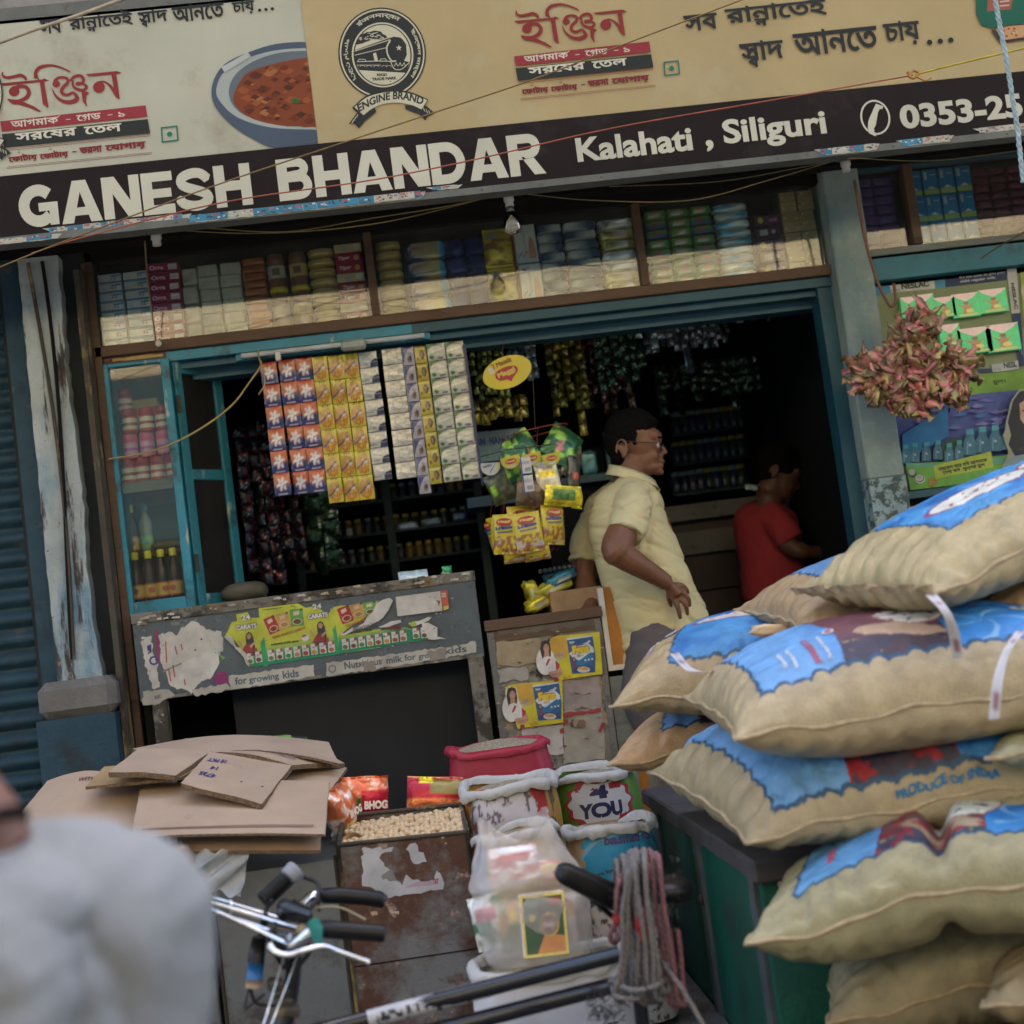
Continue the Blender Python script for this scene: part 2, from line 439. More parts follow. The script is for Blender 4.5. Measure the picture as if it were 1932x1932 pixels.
M['chipwash']=mat('chipped_wash',(.24,.34,.35),rough=.85,vs=6,bump=.6,spots=[((.06,.09,.09),26,.5,.56),((.14,.06,.03),9,.58,.63)])
M['recess']=mat('dark_recess',(.03,.035,.038),rough=.8,vs=6,spec=.2);M['cement']=mat('cement',(.16,.155,.145),rough=.95,vs=7,bump=.6,spots=[((.05,.05,.05),8,.55,.7)])  # recess surface is one even, very dark tone
M['wood']=mat('brown_wood',(.1,.055,.028),rough=.6,vs=18,bump=.4,stretch=(.25,1,1),spots=[((.03,.02,.012),14,.55,.68,(.2,1,1)),((.2,.12,.06),20,.64,.72,(.15,1,1))])
M['oldwood']=mat('grey_worn_wood',(.17,.19,.17),rough=.75,vs=18,bump=.4,stretch=(.25,1,1),spots=[((.07,.07,.06),18,.55,.68,(.2,1,1))])
M['greymetal']=mat('grey_sheet_metal',(.1,.115,.125),rough=.5,vs=6,bump=.2,spots=[((.05,.05,.05),7,.55,.7),((.2,.2,.18),25,.66,.72)])
M['rustgrey']=mat('rusty_grey_metal',(.2,.205,.21),rough=.55,metal=.2,vs=5,bump=.35,spots=[((.09,.04,.025),3.5,.42,.54),((.12,.06,.035),12,.55,.66),((.36,.25,.2),20,.62,.67)])
M['rustpost']=mat('rusty_post',(.06,.05,.035),rough=.8,vs=8,bump=.5,spots=[((.3,.22,.1),7,.55,.62,(1,1,.3)),((.03,.03,.03),14,.55,.7)])
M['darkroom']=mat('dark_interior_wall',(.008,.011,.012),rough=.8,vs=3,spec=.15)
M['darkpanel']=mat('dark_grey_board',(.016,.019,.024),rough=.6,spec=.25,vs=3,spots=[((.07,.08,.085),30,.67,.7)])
M['glass']=glassmat('window_glass')
M['dirtyglass']=glassmat('dusty_glass',dirt=.035)

ground=G().bx(-60,60,-60,60,-.2,0).build('ground',M['asphalt']);tag(ground,kind='structure')

B=T('shop_building','old shophouse with whitewashed and blue pillars and a dark open shop front','building',(0.3,0,0))
g=G();g.bx(-4.5,5.5,-.28,3.2,0,.6);g.build('platform',M['cement'],B)
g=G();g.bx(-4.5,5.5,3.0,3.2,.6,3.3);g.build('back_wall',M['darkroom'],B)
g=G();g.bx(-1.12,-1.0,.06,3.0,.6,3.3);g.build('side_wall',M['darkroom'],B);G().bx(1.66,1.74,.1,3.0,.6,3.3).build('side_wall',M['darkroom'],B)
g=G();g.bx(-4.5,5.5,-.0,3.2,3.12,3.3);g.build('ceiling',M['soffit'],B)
g=G();g.bx(-4.5,5.5,.05,.35,3.3,8.3);g.build('upper_wall',M['plaster'],B)
g=G();g.bx(-4.5,5.5,.3,3.2,8.1,8.3);g.build('roof',M['cement'],B)
# left pillar: whitewash slab over a dark recess, cement cap and blue plinth
g=G();g.bx(-1.25,-.93,-.02,.06,.6,3.12);g.build('pillar_recess',M['recess'],B)
zz=np.linspace(1.62,3.04,44);xl=-1.168+.004*rng.standard_normal(44);xr=-1.0-.0*zz
P=[]
for i,z in enumerate(zz):
    t=(z-1.62)/1.42;xr=-1.037+.006*math.sin(z*9)+.009*(rng.random()-.5);xl=-1.172+.01*t+.004*(rng.random()-.5)
    P.append([(xl,-.045,z),(xl,-.085,z),((xl*2+xr)/3,-.09+.004*rng.random(),z),((xl+xr*2)/3,-.09+.004*rng.random(),z),(xr,-.083,z),(xr,-.02,z)])
g=G();g.grid(P,smooth=False,flip=True);g.bx(-1.165,-1.045,-.06,-.02,1.5,3.12);g.build('left_pillar',M['peelwhite'],B)
# cables down the pillar face
for k,(dx,m_) in enumerate([(0,'rustpost'),(.022,'cement')]):
    pts=[(-1.125+dx+.03*math.sin(t*3+k)+.01*t,-.1,3.02-t*1.33) for t in np.linspace(0,1,16)]
    G().tube(pts,.0065,6).build('cable',M['soffit' if k else 'rustpost'],B)
g=G();g.box((-1.1,-.07,1.565),(.25,.2,.12),bev=.035);g.build('pillar_cap',M['cement'],B)
g=G();g.bx(-1.235,-.985,-.16,.0,.0,1.505);g.build('pillar_plinth',M['dullblue'],B)
g=G();g.bx(-1.235,-1.176,-.04,.05,.6,3.12);g.build('shutter_jamb',M['dullblue'],B)
g=G()
zz=np.linspace(.9,2.98,30)
P=[[(-.985+.004*rng.random()+.0*z,-.05,z),(-.982,-.1+.006*rng.random(),z),(-.962,-.104+.006*rng.random(),z),(-.958+.004*rng.random(),-.05,z)] for z in zz]
g.grid(P,smooth=False,flip=True);g.build('rusty_angle_post',M['rustpost'],B)
g=G();g.bx(-.956,-.932,-.03,.05,1.0,3.05);g.build('wooden_door_post',M['wood'],B)
# right pillar
g=G();g.bx(1.612,1.742,-.08,.1,1.95,3.12,bev=.006);g.build('right_pillar',M['bluewash'],B)
g=G();g.bx(1.611,1.743,-.081,.101,.6,1.95);g.build('right_pillar_foot',M['chipwash'],B)
g=G();g.bx(1.56,1.611,-.0,.09,.6,2.69);g.build('blue_door_post',M['darkteal'],B)
# beams over the opening
G().bx(-.93,.12,-.012,.05,2.655,2.688).build('blue_beam',M['brightteal'],B);G().bx(.12,1.61,-.012,.05,2.655,2.688).build('blue_beam',M['darkteal'],B);G().bx(-.71,1.61,.08,.16,2.6,2.655).build('rear_beam',M['darkteal'],B)  # same blue beam in two tones: brighter teal left, darker teal right
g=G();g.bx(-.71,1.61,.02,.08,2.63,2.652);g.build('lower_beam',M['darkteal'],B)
# soffit between sign and wall, dark
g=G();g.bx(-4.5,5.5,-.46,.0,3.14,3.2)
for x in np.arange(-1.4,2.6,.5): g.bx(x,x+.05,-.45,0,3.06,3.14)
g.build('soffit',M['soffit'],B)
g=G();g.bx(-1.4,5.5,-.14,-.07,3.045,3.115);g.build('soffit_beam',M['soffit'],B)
# neighbouring wall parts on the far left and right
g=G();g.bx(-4.5,-2.4,-.05,.3,0,3.3);g.bx(2.9,5.5,-.05,.3,0,3.3);g.build('outer_wall',M['plaster'],B)

# rolling shutter of the neighbouring shop
S=T('rolling_shutter','closed blue corrugated rolling shutter at the left edge beside the whitewashed pillar','shutter',(-1.8,.04,.2))
sg=G();n=9;P=[]
for i in range(n):
    t=i/(n-1);P.append((0.026*math.sin(math.pi*t)**.7*-1,t*.062))
prof=[(x,y,z) for (y,z) in [( -a,b) for a,b in [(0,0),(.006,.008),(.02,.016),(.025,.03),(.02,.044),(.006,.053),(0,.06),(0,.068)]] for x in (-.0,)]
V=[(-1.15/2,-p[1]*-1,p[2]) for p in prof]+[(1.15/2,-p[1]*-1,p[2]) for p in prof]
k=len(prof);sg.add([(v[0],v[1],v[2]) for v in V],[(i,i+k,i+k+1,i+1) for i in range(k-1)],None,True)
sl0=sg.build('slat',M['dullblue'],S,world=False)
for i in range(43):
    o=sl0 if i==0 else sl0.copy()
    if i: link(o,S)
    o.location=(0,0,i*.0675)
G().bx(-2.4,-1.23,.07,.09,.1,3.1).build('back_sheet',M['dullblue'],S)

# building across the lane, its upper storey in the sun
Op=T('opposite_building','sunlit cream building across the lane behind the viewer','building',(0,-16,0))
g=G();g.bx(-22,22,-16.7,-16,6.0,8.8);g.build('wall',M['cream'],Op);G().bx(-22,22,-16.7,-16.02,8.8,19).build('upper_wall',M['plasterdark'],Op);g=G();g.bx(-22,22,-16.7,-16.01,0,6.0);g.build('lower_wall',M['dullblue'],Op)  # unseen dark upper wall, raised to hold back low sky light
g=G();g.bx(-22,22,-16,-14.6,3.3,3.42);g.build('awning',M['soffit'],Op)
wn=G();wn.bx(-.5,.5,-.03,.02,0,1.3);w0=wn.build('window',M['darkroom'],Op,world=False)
for i in range(7):
    o=w0 if i==0 else w0.copy()
    if i: link(o,Op)
    o.location=(-14+i*4.6,0.01,9.8)
for i in range(6): G().bx(-12+i*4.2,-9.4+i*4.2,-16.03,-15.97,.2,2.7).build('shopfront',M['dullblue'],Op)
# ------------------------------------------------------------------ shop sign
SY=-.5
def SP(u,v): return W(u,v,SY)
SG=T('shop_sign','long shop signboard lettered GANESH BHANDAR with Bengali mustard oil advertisements','sign',(0.5,SY,2.92))
M['vinyl']=mat('sign_vinyl',(.44,.45,.36),spec=.15,rough=.6,var=.12,vs=2.2,bump=.05,bs=6,spots=[((.2,.17,.1),20,.7,.76),((.3,.27,.2),3.5,.56,.75)])
M['vinylwarm']=mat('warm_sign_vinyl',(.42,.34,.18),spec=.15,rough=.6,var=.12,vs=2.2,bump=.05,bs=6,spots=[((.2,.15,.08),20,.7,.76),((.42,.38,.24),2.5,.5,.7)])
M['vinylbrown']=mat('brown_sign_vinyl',(.016,.012,.012),rough=.6,spec=.12,var=.2,vs=3,spots=[((.03,.025,.022),5,.55,.7)])
M['vinylprint']=mat('sign_print',vc=True,spec=.15,rough=.6,var=.12,vs=3,spots=[((.1,.08,.05),26,.7,.74)])
M['signmetal']=mat('sign_frame_metal',(.13,.14,.13),rough=.6,metal=.1,spec=.3,spots=[((.1,.08,.06),20,.6,.68)])
zb,zm,zt=2.973,3.176,3.69
xj=W(592,200,SY).x
G().bx(-2.2,xj,SY,SY+.03,zm,zt-.02).build('left_panel',M['vinyl'],SG)
G().bx(xj,3.2,SY-.004,SY+.03,zm,zt-.03).build('right_panel',M['vinylwarm'],SG)
G().bx(-2.2,3.2,SY-.006,SY+.03,zb+.012,zm).build('brown_band',M['vinylbrown'],SG)
g=G();g.bx(-2.2,3.2,SY-.012,SY+.05,zb-.012,zb+.010);g.bx(-2.2,3.2,SY-.0,SY+.05,zt-.03,zt+.02)
for x in np.arange(-2.2,3.2,.6): g.bx(x,x+.03,SY+.03,SY+.06,zb,zt)
g.build('frame',M['signmetal'],SG)
g=G();g.bx(-2.2,3.2,SY+.035,SY+.05,zb,zt);g.build('backing_sheet',M['soffit'],SG)
# lettering: canvas in metres on the sign plane
def art(y): return Art((0,y,0),(1,0,0),(0,0,1),lift=.001,step=.00003)
def X(u,v): p=W(u,v,SY);return (p.x,p.z)
CREAM=(.52,.52,.42);RED=(.24,.035,.035);BLK=(.025,.03,.03);BRN=(.05,.04,.035)
a=art(SY-.006)
# heavy grotesque capitals, drawn by strokes in a unit box (height 1)
def arc(cx,cy,rx,ry,a0,a1,n=14): return [(cx+rx*math.cos(R(t)),cy+ry*math.sin(R(t))) for t in np.linspace(a0,a1,n)]
def outline(c): return [c]
def LT(ch):
    s=.27;o=[]
    if ch=='G': return 1.0,stroke(arc(.5,.5,.365,.37,42,318),s)+[[(.5,.36),(.98,.36),(.98,.56),(.5,.56)][::1],[(.76,0.02),(.98,.02),(.98,.4),(.76,.4)]]
    if ch=='A': return 1.02,[[(0,0),(.29,0),(.51,.72),(.73,0),(1.02,0),(.68,1),(.34,1)],[(.25,.17),(.77,.17),(.77,.36),(.25,.36)]]
    if ch=='N': return .95,[[(0,0),(.26,0),(.26,1),(0,1)],[(.69,0),(.95,0),(.95,1),(.69,1)],[(.62,0),(.93,0),(.33,1),(.02,1)]]
    if ch=='E': return .8,[[(0,0),(.27,0),(.27,1),(0,1)],[(0,0),(.8,0),(.8,.22),(0,.22)],[(0,.39),(.74,.39),(.74,.6),(0,.6)],[(0,.78),(.79,.78),(.79,1),(0,1)]]
    if ch=='S':
        p=smooth([(.84,.72),(.66,.87),(.42,.885),(.19,.8),(.16,.66),(.3,.56),(.6,.45),(.79,.35),(.8,.22),(.62,.12),(.38,.115),(.16,.2),(.1,.3)],3);return .95,stroke(p,.235)
    if ch=='H': return .93,[[(0,0),(.27,0),(.27,1),(0,1)],[(.66,0),(.93,0),(.93,1),(.66,1)],[(.2,.38),(.7,.38),(.7,.61),(.2,.61)]]
    if ch=='B': return .9,[[(0,0),(.27,0),(.27,1),(0,1)]]+stroke([(.1,.895),(.5,.895)]+arc(.53,.745,.19,.15,90,-90,9)+[(.5,.595),(.1,.56)],.21)+stroke([(.1,.54),(.52,.54)]+arc(.56,.33,.21,.215,90,-90,9)+[(.5,.11),(.1,.11)],.22)
    if ch=='D': return .95,[[(0,0),(.27,0),(.27,1),(0,1)]]+stroke([(.1,.89),(.42,.89)]+arc(.44,.5,.37,.39,90,-90,13)+[(.42,.11),(.1,.11)],.23)
    if ch=='R': return .95,[[(0,0),(.27,0),(.27,1),(0,1)],[(.34,.45),(.64,.45),(.95,0),(.64,0)]]+stroke([(.1,.89),(.52,.89)]+arc(.56,.7,.2,.19,90,-90,9)+[(.5,.5),(.1,.49)],.22)
    return .4,[]
def word(a,s,p0,p1,h,col,gap=.05,space=.4):
    """letters from p0 to p1 (baseline ends) in canvas metres, cap height h"""
    tot=0;L=[]
    for ch in s:
        if ch==' ': tot += space;continue
        w_,c=LT(ch);L.append((tot,c));tot += w_+gap
    tot -= gap;ln=p1[0]-p0[0];sx=ln/tot;sl_=(p1[1]-p0[1])/ln
    for x0,c in L:
        a.fill([[(p0[0]+(x0+q[0])*sx,p0[1]+q[1]*h+(x0+q[0])*sx*sl_) for q in k] for k in c],col)
p0,p1=X(40,430),X(1028,321)
zc=zb+.032
xs=X(40,430)[0]
word(a,'GANESH',(X(40,430)[0],zc),(X(478,380)[0],zc),.133,CREAM);a.cut('lettering',M['vinylprint'],SG)
word(a,'BHANDAR',(X(528,375)[0],zc),(X(1030,322)[0],zc),.133,CREAM);a.cut('lettering',M['vinylprint'],SG)
def tx(a,s,u0,v0,u1,vtop,col,bold=0,slant=0,Yp=SY,two=True):
    A_,B_=W(u0,v0,Yp),W(u1,v0-(u1-u0)*.1055,Yp);t=W(u0,vtop,Yp)
    a.text(s,A_.x,A_.z,B_.x-A_.x,t.z-A_.z,col,bold,math.atan2(B_.z-A_.z,B_.x-A_.x),slant)
tx(a,'Kalahati',1090,308,1308,262,CREAM,.06);a.cut('lettering',M['vinylprint'],SG);tx(a,',',1333,288,1347,266,CREAM,.06)
tx(a,'Siliguri',1368,287,1562,227,CREAM,.06);a.cut('lettering',M['vinylprint'],SG)
tx(a,'0353-25',1700,246,1930,200,CREAM,.08);tx(a,'36',1938,221,2010,172,CREAM,.08);a.cut('lettering',M['vinylprint'],SG)
# telephone in a ring
c=X(1650,223);a.ring(c[0],c[1],.046,.055,.006,CREAM);a.line([X(1640,246),X(1646,236),X(1650,212),X(1656,200)],.018,CREAM)
a.line([(*X(1655,203),.02),(*X(1648,214),.013),(*X(1641,228),.011),(*X(1640,240),.013),(*X(1644,250),.02)],0,CREAM,4)
a.line([X(1650,200),X(1664,205)],.011,CREAM);a.line([X(1639,250),X(1652,256)],.011,CREAM)
a.build('lettering',M['vinylprint'],SG)

# red word, black and red bars, slogan lines: one advertisement block, repeated left and right
def adblock(a,f):
    """f maps the 1932x1691 enlargement of the left block to canvas metres"""
    S_=lambda pts,k=4,col=RED: a.fill(stroke((q := smooth([(*f(p[0],p[1]),p[2]*f.s) for p in pts],k))[:,:2],q[:,2]),col,False)
    P_=lambda pts,col=RED: a.fill([[f(*p) for p in pts]],col)
    P_([(0,375),(640,318),(670,300),(745,335),(650,352),(70,412),(40,400)][::1])
    S_([(40,205,18),(45,260,34),(110,290,46),(220,275,52),(310,255,56),(375,285,48),(400,330,30)])
    S_([(285,395,30),(280,420,22)]);
    S_([(200,500,130),(215,470,110),(290,425,55),(390,430,55),(440,510,62),(400,590,62),(300,640,56),(200,650,66),(120,615,20)])
    a.fill([[f(215+80*math.cos(t),500+72*math.sin(t)) for t in np.linspace(0,-2*math.pi,20)]],RED)
    P_([(110,605),(190,690),(300,700),(450,745),(600,810),(620,795),(520,725),(380,665),(300,640),(180,630)])
    S_([(545,300,62),(545,200,54),(620,130,56),(760,105,40),(880,125,34),(1000,170,26),(1060,205,20)])
    P_([(560,250),(520,210),(560,310),(600,330)])
    P_([(598,320),(665,320),(735,740),(720,742),(650,690)])
    a.fill([[f(852+58*math.cos(t),385+52*math.sin(t)) for t in np.linspace(0,-2*math.pi,18)]],RED)
    S_([(830,350,60),(870,300,44),(950,285,40),(1020,310,46),(1020,370,50),(960,430,50),(930,490,52),(960,540,50),(1030,550,44),(1100,515,40),(1150,560,50),(1160,620,70),(1060,660,66),(940,640,50),(840,560,34),(785,450,10)])
    S_([(1060,340,30),(1120,280,46),(1210,260,50),(1260,310,50),(1250,370,46),(1180,380,62),(1170,385,56)])
    S_([(1100,330,30),(1105,410,36),(1160,460,44),(1260,480,50),(1310,430,44),(1270,390,36),(1220,380,30)])
    P_([(1240,480),(1355,520),(1310,560),(1300,640),(1320,725),(1300,720),(1250,640),(1240,560)])
    P_([(1290,240),(1760,190),(1845,220),(1780,235),(1380,270),(1340,268)])
    P_([(1680,225),(1755,225),(1810,610),(1790,615),(1740,560)])
    a.fill([[f(1495+88*math.cos(t),435+85*math.sin(t)) for t in np.linspace(0,-2*math.pi,20)]],RED)
    S_([(1470,380,60),(1560,350,30),(1640,390,34),(1710,470,50),(1760,560,40),(1795,610,16)])
    P_([(5,950),(2200,708),(2225,880),(30,1105)],(.27,.04,.05));P_([(30,1143),(2230,915),(2270,1130),(68,1350)],(.03,.036,.034))
    for y in (1372,1395): a.line([f(70,y),f(2270,y-228)],6*f.s,RED)
    for y in (1640,1662): a.line([f(105,y),f(2300,y-222)],6*f.s,RED)
    def tt(s,x0,y0,x1,h,col,bold=.0,sl_=.105):
        p,q,t=f(x0,y0),f(x1,y0-(x1-x0)*sl_),f(x0,y0-h)
        a.text(s,p[0],p[1],math.hypot(q[0]-p[0],q[1]-p[1]),math.hypot(t[0]-p[0],t[1]-p[1]),col,bold,math.atan2(q[1]-p[1],q[0]-p[0]))
    C2=(.6,.58,.48)
    tt('আগমাক',175,1050,890,105,C2,.035);a.line([f(820,900),f(860,895),f(905,862)],10*f.s,C2)
    tt('-',1000,930,1070,10,C2,.05);tt('েগ\u200Dড',1165,950,1530,100,C2,.035);a.line([f(1270,945),f(1310,905)],9*f.s,C2)
    tt('-',1630,862,1700,10,C2,.05);tt('১',1790,885,1890,75,C2,.035)
    tt('সরেষর',240,1255,1165,120,C2,.05);tt('েতল',1280,1155,1845,120,C2,.05)
    D2=(.2,.03,.035)
    for x0,x1,y in ((140,570,1590),(610,1040,1545)):
        tt('েফাটায়',x0,y,x1,130,D2,.09);a.ell(*f(x0+150,y-190),8*f.s,8*f.s,D2);a.line([f(x0+125,y-172),f(x0+150,y-160),f(x0+175,y-178)],8*f.s,D2)
    tt('-',1095,1420,1160,16,D2,.06);tt('ভরসা',1210,1445,1550,105,D2,.09);tt('েযাগায়',1600,1425,2210,120,D2,.09)
    # vegetarian mark
    sq=[f(2440,1050),f(2670,1025),f(2690,1235),f(2455,1262)]
    a.fill(stroke(sq,22*f.s,True),(.02,.17,.12));a.ell(*f(2563,1145),40*f.s,40*f.s,(.02,.17,.12))
class Fm:
    def __init__(s,k,u0,v0): s.kk=k;s.u0=u0;s.v0=v0;p,q=X(u0,v0),X(u0+100,v0-10.5);s.s=math.hypot(q[0]-p[0],q[1]-p[1])/100.55*k
    def __call__(s,x,y): return X(s.u0+x*s.kk,s.v0+y*s.kk)
a=art(SY-.001);f1=Fm(1/(4.025*1.9876),0,220/1.9876);adblock(a,f1)
BL=(.03,.033,.035)
def hl(s,u0,v0,u1,vt,b=.03,bar=None): tx(a,s,u0,v0,u1,vt,BL,b)
def DOT(u,v,d):
    for k in range(3): a.ell(*X(u+k*d,v-k*d*.105),d*.00045,d*.00045,BLK,12)
hl('সব',78,66,118,39,.05);hl('রানােতই',132,60,252,28,.05);hl('ন',166,61,182,52,.09);hl('সাদ',262,46,318,22,.05);hl('ব',268,52,280,40,.09);hl('আনেত',327,44,425,12,.05);hl('চায়',440,30,482,4,.05);DOT(490,20,12)
# bowl of curry, cut by the panel joint
cu=[X(592,92),X(540,80),X(480,88),X(440,104),X(412,132),X(400,165),X(404,196),X(424,222),X(452,246),X(490,264),X(530,275),X(592,272)]
def clip(pts): return [(min(p[0],xj-.001),max(p[1],zm+.001)) for p in pts]
bb=smooth([X(640,86),X(580,80),X(520,84),X(468,100),X(424,122),X(402,156),X(402,192),X(424,224),X(462,254),X(520,282),X(590,296),X(660,296)],5)
a.fill([clip(bb)],(.07,.1,.14))
bi=smooth([X(660,100),X(590,92),X(520,96),X(464,112),X(424,136),X(409,166),X(414,190),X(448,222),X(510,241),X(590,245),X(660,243)],5);a.fill([clip(bi)],(.34,.38,.36))
bi2=smooth([X(660,100),X(590,97),X(530,100),X(480,116),X(446,140),X(432,170),X(440,200),X(470,222),X(530,238),X(600,240),X(660,240)],5);a.fill([clip(bi2)],(.12,.15,.17))
cur=smooth([X(660,112),X(600,108),X(540,116),X(475,134),X(455,152),X(441,180),X(444,200),X(470,222),X(520,236),X(600,241),X(660,238)],5)
a.fill([clip(jag([tuple(p) for p in cur],.003,.012,3))],(.2,.055,.025))
rr=random.Random(5)
for i in range(70):
    u,v=rr.uniform(455,588),rr.uniform(118,232)
    if ((u-560)/115)**2+((v-178)/60)**2>1: continue
    p=X(u,v);w_=rr.uniform(.006,.022);cc=rr.choice([(.28,.08,.03),(.1,.03,.02),(.15,.04,.02),(.33,.14,.06),(.06,.03,.02)])
    a.fill([clip(jag([(p[0]-w_,p[1]),(p[0],p[1]-w_*.6),(p[0]+w_,p[1]),(p[0],p[1]+w_*.6)],w_*.2,w_*.4,i))],cc)
a.fill([[X(548,188),X(560,186),X(568,194),X(556,197)]],(.03,.12,.04))
a.fill([[X(418,128),X(468,100),X(474,108),X(424,138)]],(.42,.46,.44))
def emblem(a,f):
    K=BL;Cc=(.5,.49,.36)
    E=lambda cx,cy,rx,ry,col,n=44: a.fill([[f(cx+rx*math.cos(t)+ry*.02*math.sin(t),cy+ry*math.sin(t)) for t in np.linspace(0,-2*math.pi,n)[:-1]]],col)
    L=lambda pts,w_,col,k=0: a.line([f(*p) for p in pts],w_*f.s,col,k)
    Pg=lambda pts,col: a.fill([[f(*p) for p in pts]],col)
    E(778,735,662,690,K);E(778,735,640,668,Cc);E(778,735,618,646,K);E(785,760,465,490,Cc);E(785,760,440,468,K);E(785,760,420,452,Cc)
    Pg([(362,690),(870,510),(960,485),(1060,500),(1140,600),(1150,760),(1110,850),(1190,870),(1160,980),(1130,1030),(430,990),(380,880),(362,800)],K)
    L([(362,705),(900,530)],12,Cc);L([(362,765),(850,650)],10,Cc);L([(900,540),(850,640),(860,750),(920,850),(990,850)],22,Cc,3);E(1010,670,130,180,K)
    Pg([(1030+(48 if i % 2==0 else 20)*math.sin(i*math.pi/5),655-(48 if i % 2==0 else 20)*math.cos(i*math.pi/5)) for i in range(10)],Cc)
    Pg([(640,740),(685,725),(715,850),(665,855)],Cc);L([(410,860),(430,825),(520,830),(535,860)],9,Cc);L([(740,855),(760,820),(830,820),(845,850)],9,Cc)
    L([(400,862),(860,855),(920,900),(960,970),(1040,985),(1110,950),(1180,880)],12,Cc,3);L([(400,915),(760,915)],7,Cc)
    for x in (480,580,690,810,880): L(arc(x,945,38,26,180,360,8),6,Cc)
    for x in (980,1040,1100): L([(x-20,930),(x+10,880),(x+30,930)],10,Cc)
    Pg(jag([(372,640),(440,470),(520,420),(640,400),(760,410),(860,500),(800,520),(640,520),(520,570),(430,600)],14,34,8),K)
    for i in range(26):
        x,y=rr.uniform(420,800),rr.uniform(430,540);L([(x,y),(x+rr.uniform(20,50),y-rr.uniform(-12,22))],rr.uniform(8,16),Cc)
    Pg([(430,1000),(1120,1045),(1040,1130),(940,1190),(800,1212),(640,1185),(520,1110)],Cc)
    def tt(s,x0,y0,x1,h,col,bold=.0,sl_=.0):
        p,q,t=f(x0,y0),f(x1,y0-(x1-x0)*sl_),f(x0,y0-h)
        a.text(s,p[0],p[1],math.hypot(q[0]-p[0],q[1]-p[1]),math.hypot(t[0]-p[0],t[1]-p[1]),col,bold,math.atan2(q[1]-p[1],q[0]-p[0]))
    tt('REGD',700,1085,855,42,K,.12,.02);tt('TRADE MARK',625,1155,1000,46,K,.12,.06)
    def onarc(s,cx,cy,r0x,r0y,a0,a1,h,col,bold=.05):
        def wp(x,y):
            t=R(a0+(a1-a0)*x);k=1+h/r0x*y;return f(cx+r0x*k*math.cos(t),cy-r0y*k*math.sin(t))
        a.text(s,0,0,1,1,col,bold,warp=wp)
    onarc('इंजनमार्का',782,745,505,530,133,62,90,Cc);onarc('ইঞ্জন মার্কা',782,745,515,540,38,-38,80,Cc);onarc('انجن ماركه',782,745,505,530,222,158,80,Cc)
    rib=[(325,1560)]+[(x,y) for x,y in smooth([(325,1560),(520,1390),(760,1310),(1000,1290),(1240,1335),(1475,1435)],4)]+[(1385,1600)]+[(x,y) for x,y in smooth([(1385,1600),(1220,1520),(980,1480),(760,1510),(600,1590),(470,1700)],4)]
    Pg([(395,1640),(275,1805),(360,1800),(430,1870),(520,1760),(690,1620),(670,1560)],K);Pg([(1120,1520),(1130,1580),(1340,1660),(1430,1750),(1450,1700),(1570,1640),(1440,1530)],K)
    Pg(rib,K);inn=[(782+(p[0]-782)*.955+8,1500+(p[1]-1500)*.86) for p in rib];Pg([(p[0]+6,p[1]) for p in inn],Cc)
    def wp(x,y):
        X0=425+960*x;base=1690-200*math.sin(math.pi*(.09+.80*x))-100*x;nx=(x-.5)*.9
        return f(X0+nx*y*-0+(x-.5)*60*y,base-118*y)
    a.text('ENGINE BRAND',0,0,1,1,K,.07,warp=wp)
    for k in range(3): L([(320+k*36,1800-k*46),(350+k*30,1740-k*40)],12,Cc);L([(1400+k*40,1560+k*20),(1420+k*40,1620+k*22)],10,Cc)
f=Fm(1/(4.026*1.9876),1240/1.9876,20/1.9876);f2=Fm(1/(4.026*1.9876),(1240-1585)/1.9876,(20+150)/1.9876)
emblem(a,f2)
a.build('left_print',M['vinylprint'],SG)
a=art(SY-.005);emblem(a,f);a.cut('emblem',M['vinylprint'],SG)
class Fr(Fm):
    pass
f3=Fm(1/(4.025*1.9876)*.893*0+1/(4.025*1.9876)*1.0,964,-7)
# right block is the left one seen again, placed by its bars: (80,630)->(1560,470) of the second enlargement
k3=1/(2.927*1.9876)
sc=((1560-80)*k3)/((2200-5)/(4.025*1.9876))/(4.025*1.9876)
f3=Fm(sc,1900/1.9876+80*k3-5*sc,630*k3-950*sc)
adblock(a,f3);a.cut('advertisement',M['vinylprint'],SG)
hl('সব',1292,62,1355,32,.045);hl('রানােতই',1370,50,1560,8,.045);hl('ন',1424,52,1448,38,.09);hl('সাদ',1398,120,1480,82,.045);hl('ব',1412,130,1432,108,.09);hl('আনেত',1500,110,1658,62,.045);hl('চায়',1670,92,1738,44,.045);DOT(1752,82,20)
a.fill([[X(*p) for p in [(1838,-30),(1840,30),(1850,50),(1870,56),(1915,50),(1945,40),(1945,-30)]]],(.02,.12,.08));a.fill([[X(*p) for p in [(1862,-10),(1860,24),(1905,20),(1912,-20)]]],(.3,.1,.07))
for k in range(3): a.line([X(1884,14-k*8),X(1902,12-k*8)],.004,(.5,.5,.42))
a.fill([[X(*p) for p in [(1868,60),(1885,84),(1945,75),(1945,45),(1900,50)]]],(.06,.04,.03));a.fill([[X(*p) for p in [(1876,58),(1892,78),(1945,70),(1945,48),(1900,52)]]],(.5,.3,.16))
for i in range(14): 
    p=X(rr.uniform(1885,1935),rr.uniform(54,72));a.ell(p[0],p[1],.005,.004,rr.choice([(.35,.06,.04),(.5,.4,.2),(.3,.16,.06)]),8)
a.build('right_print',M['vinylprint'],SG)
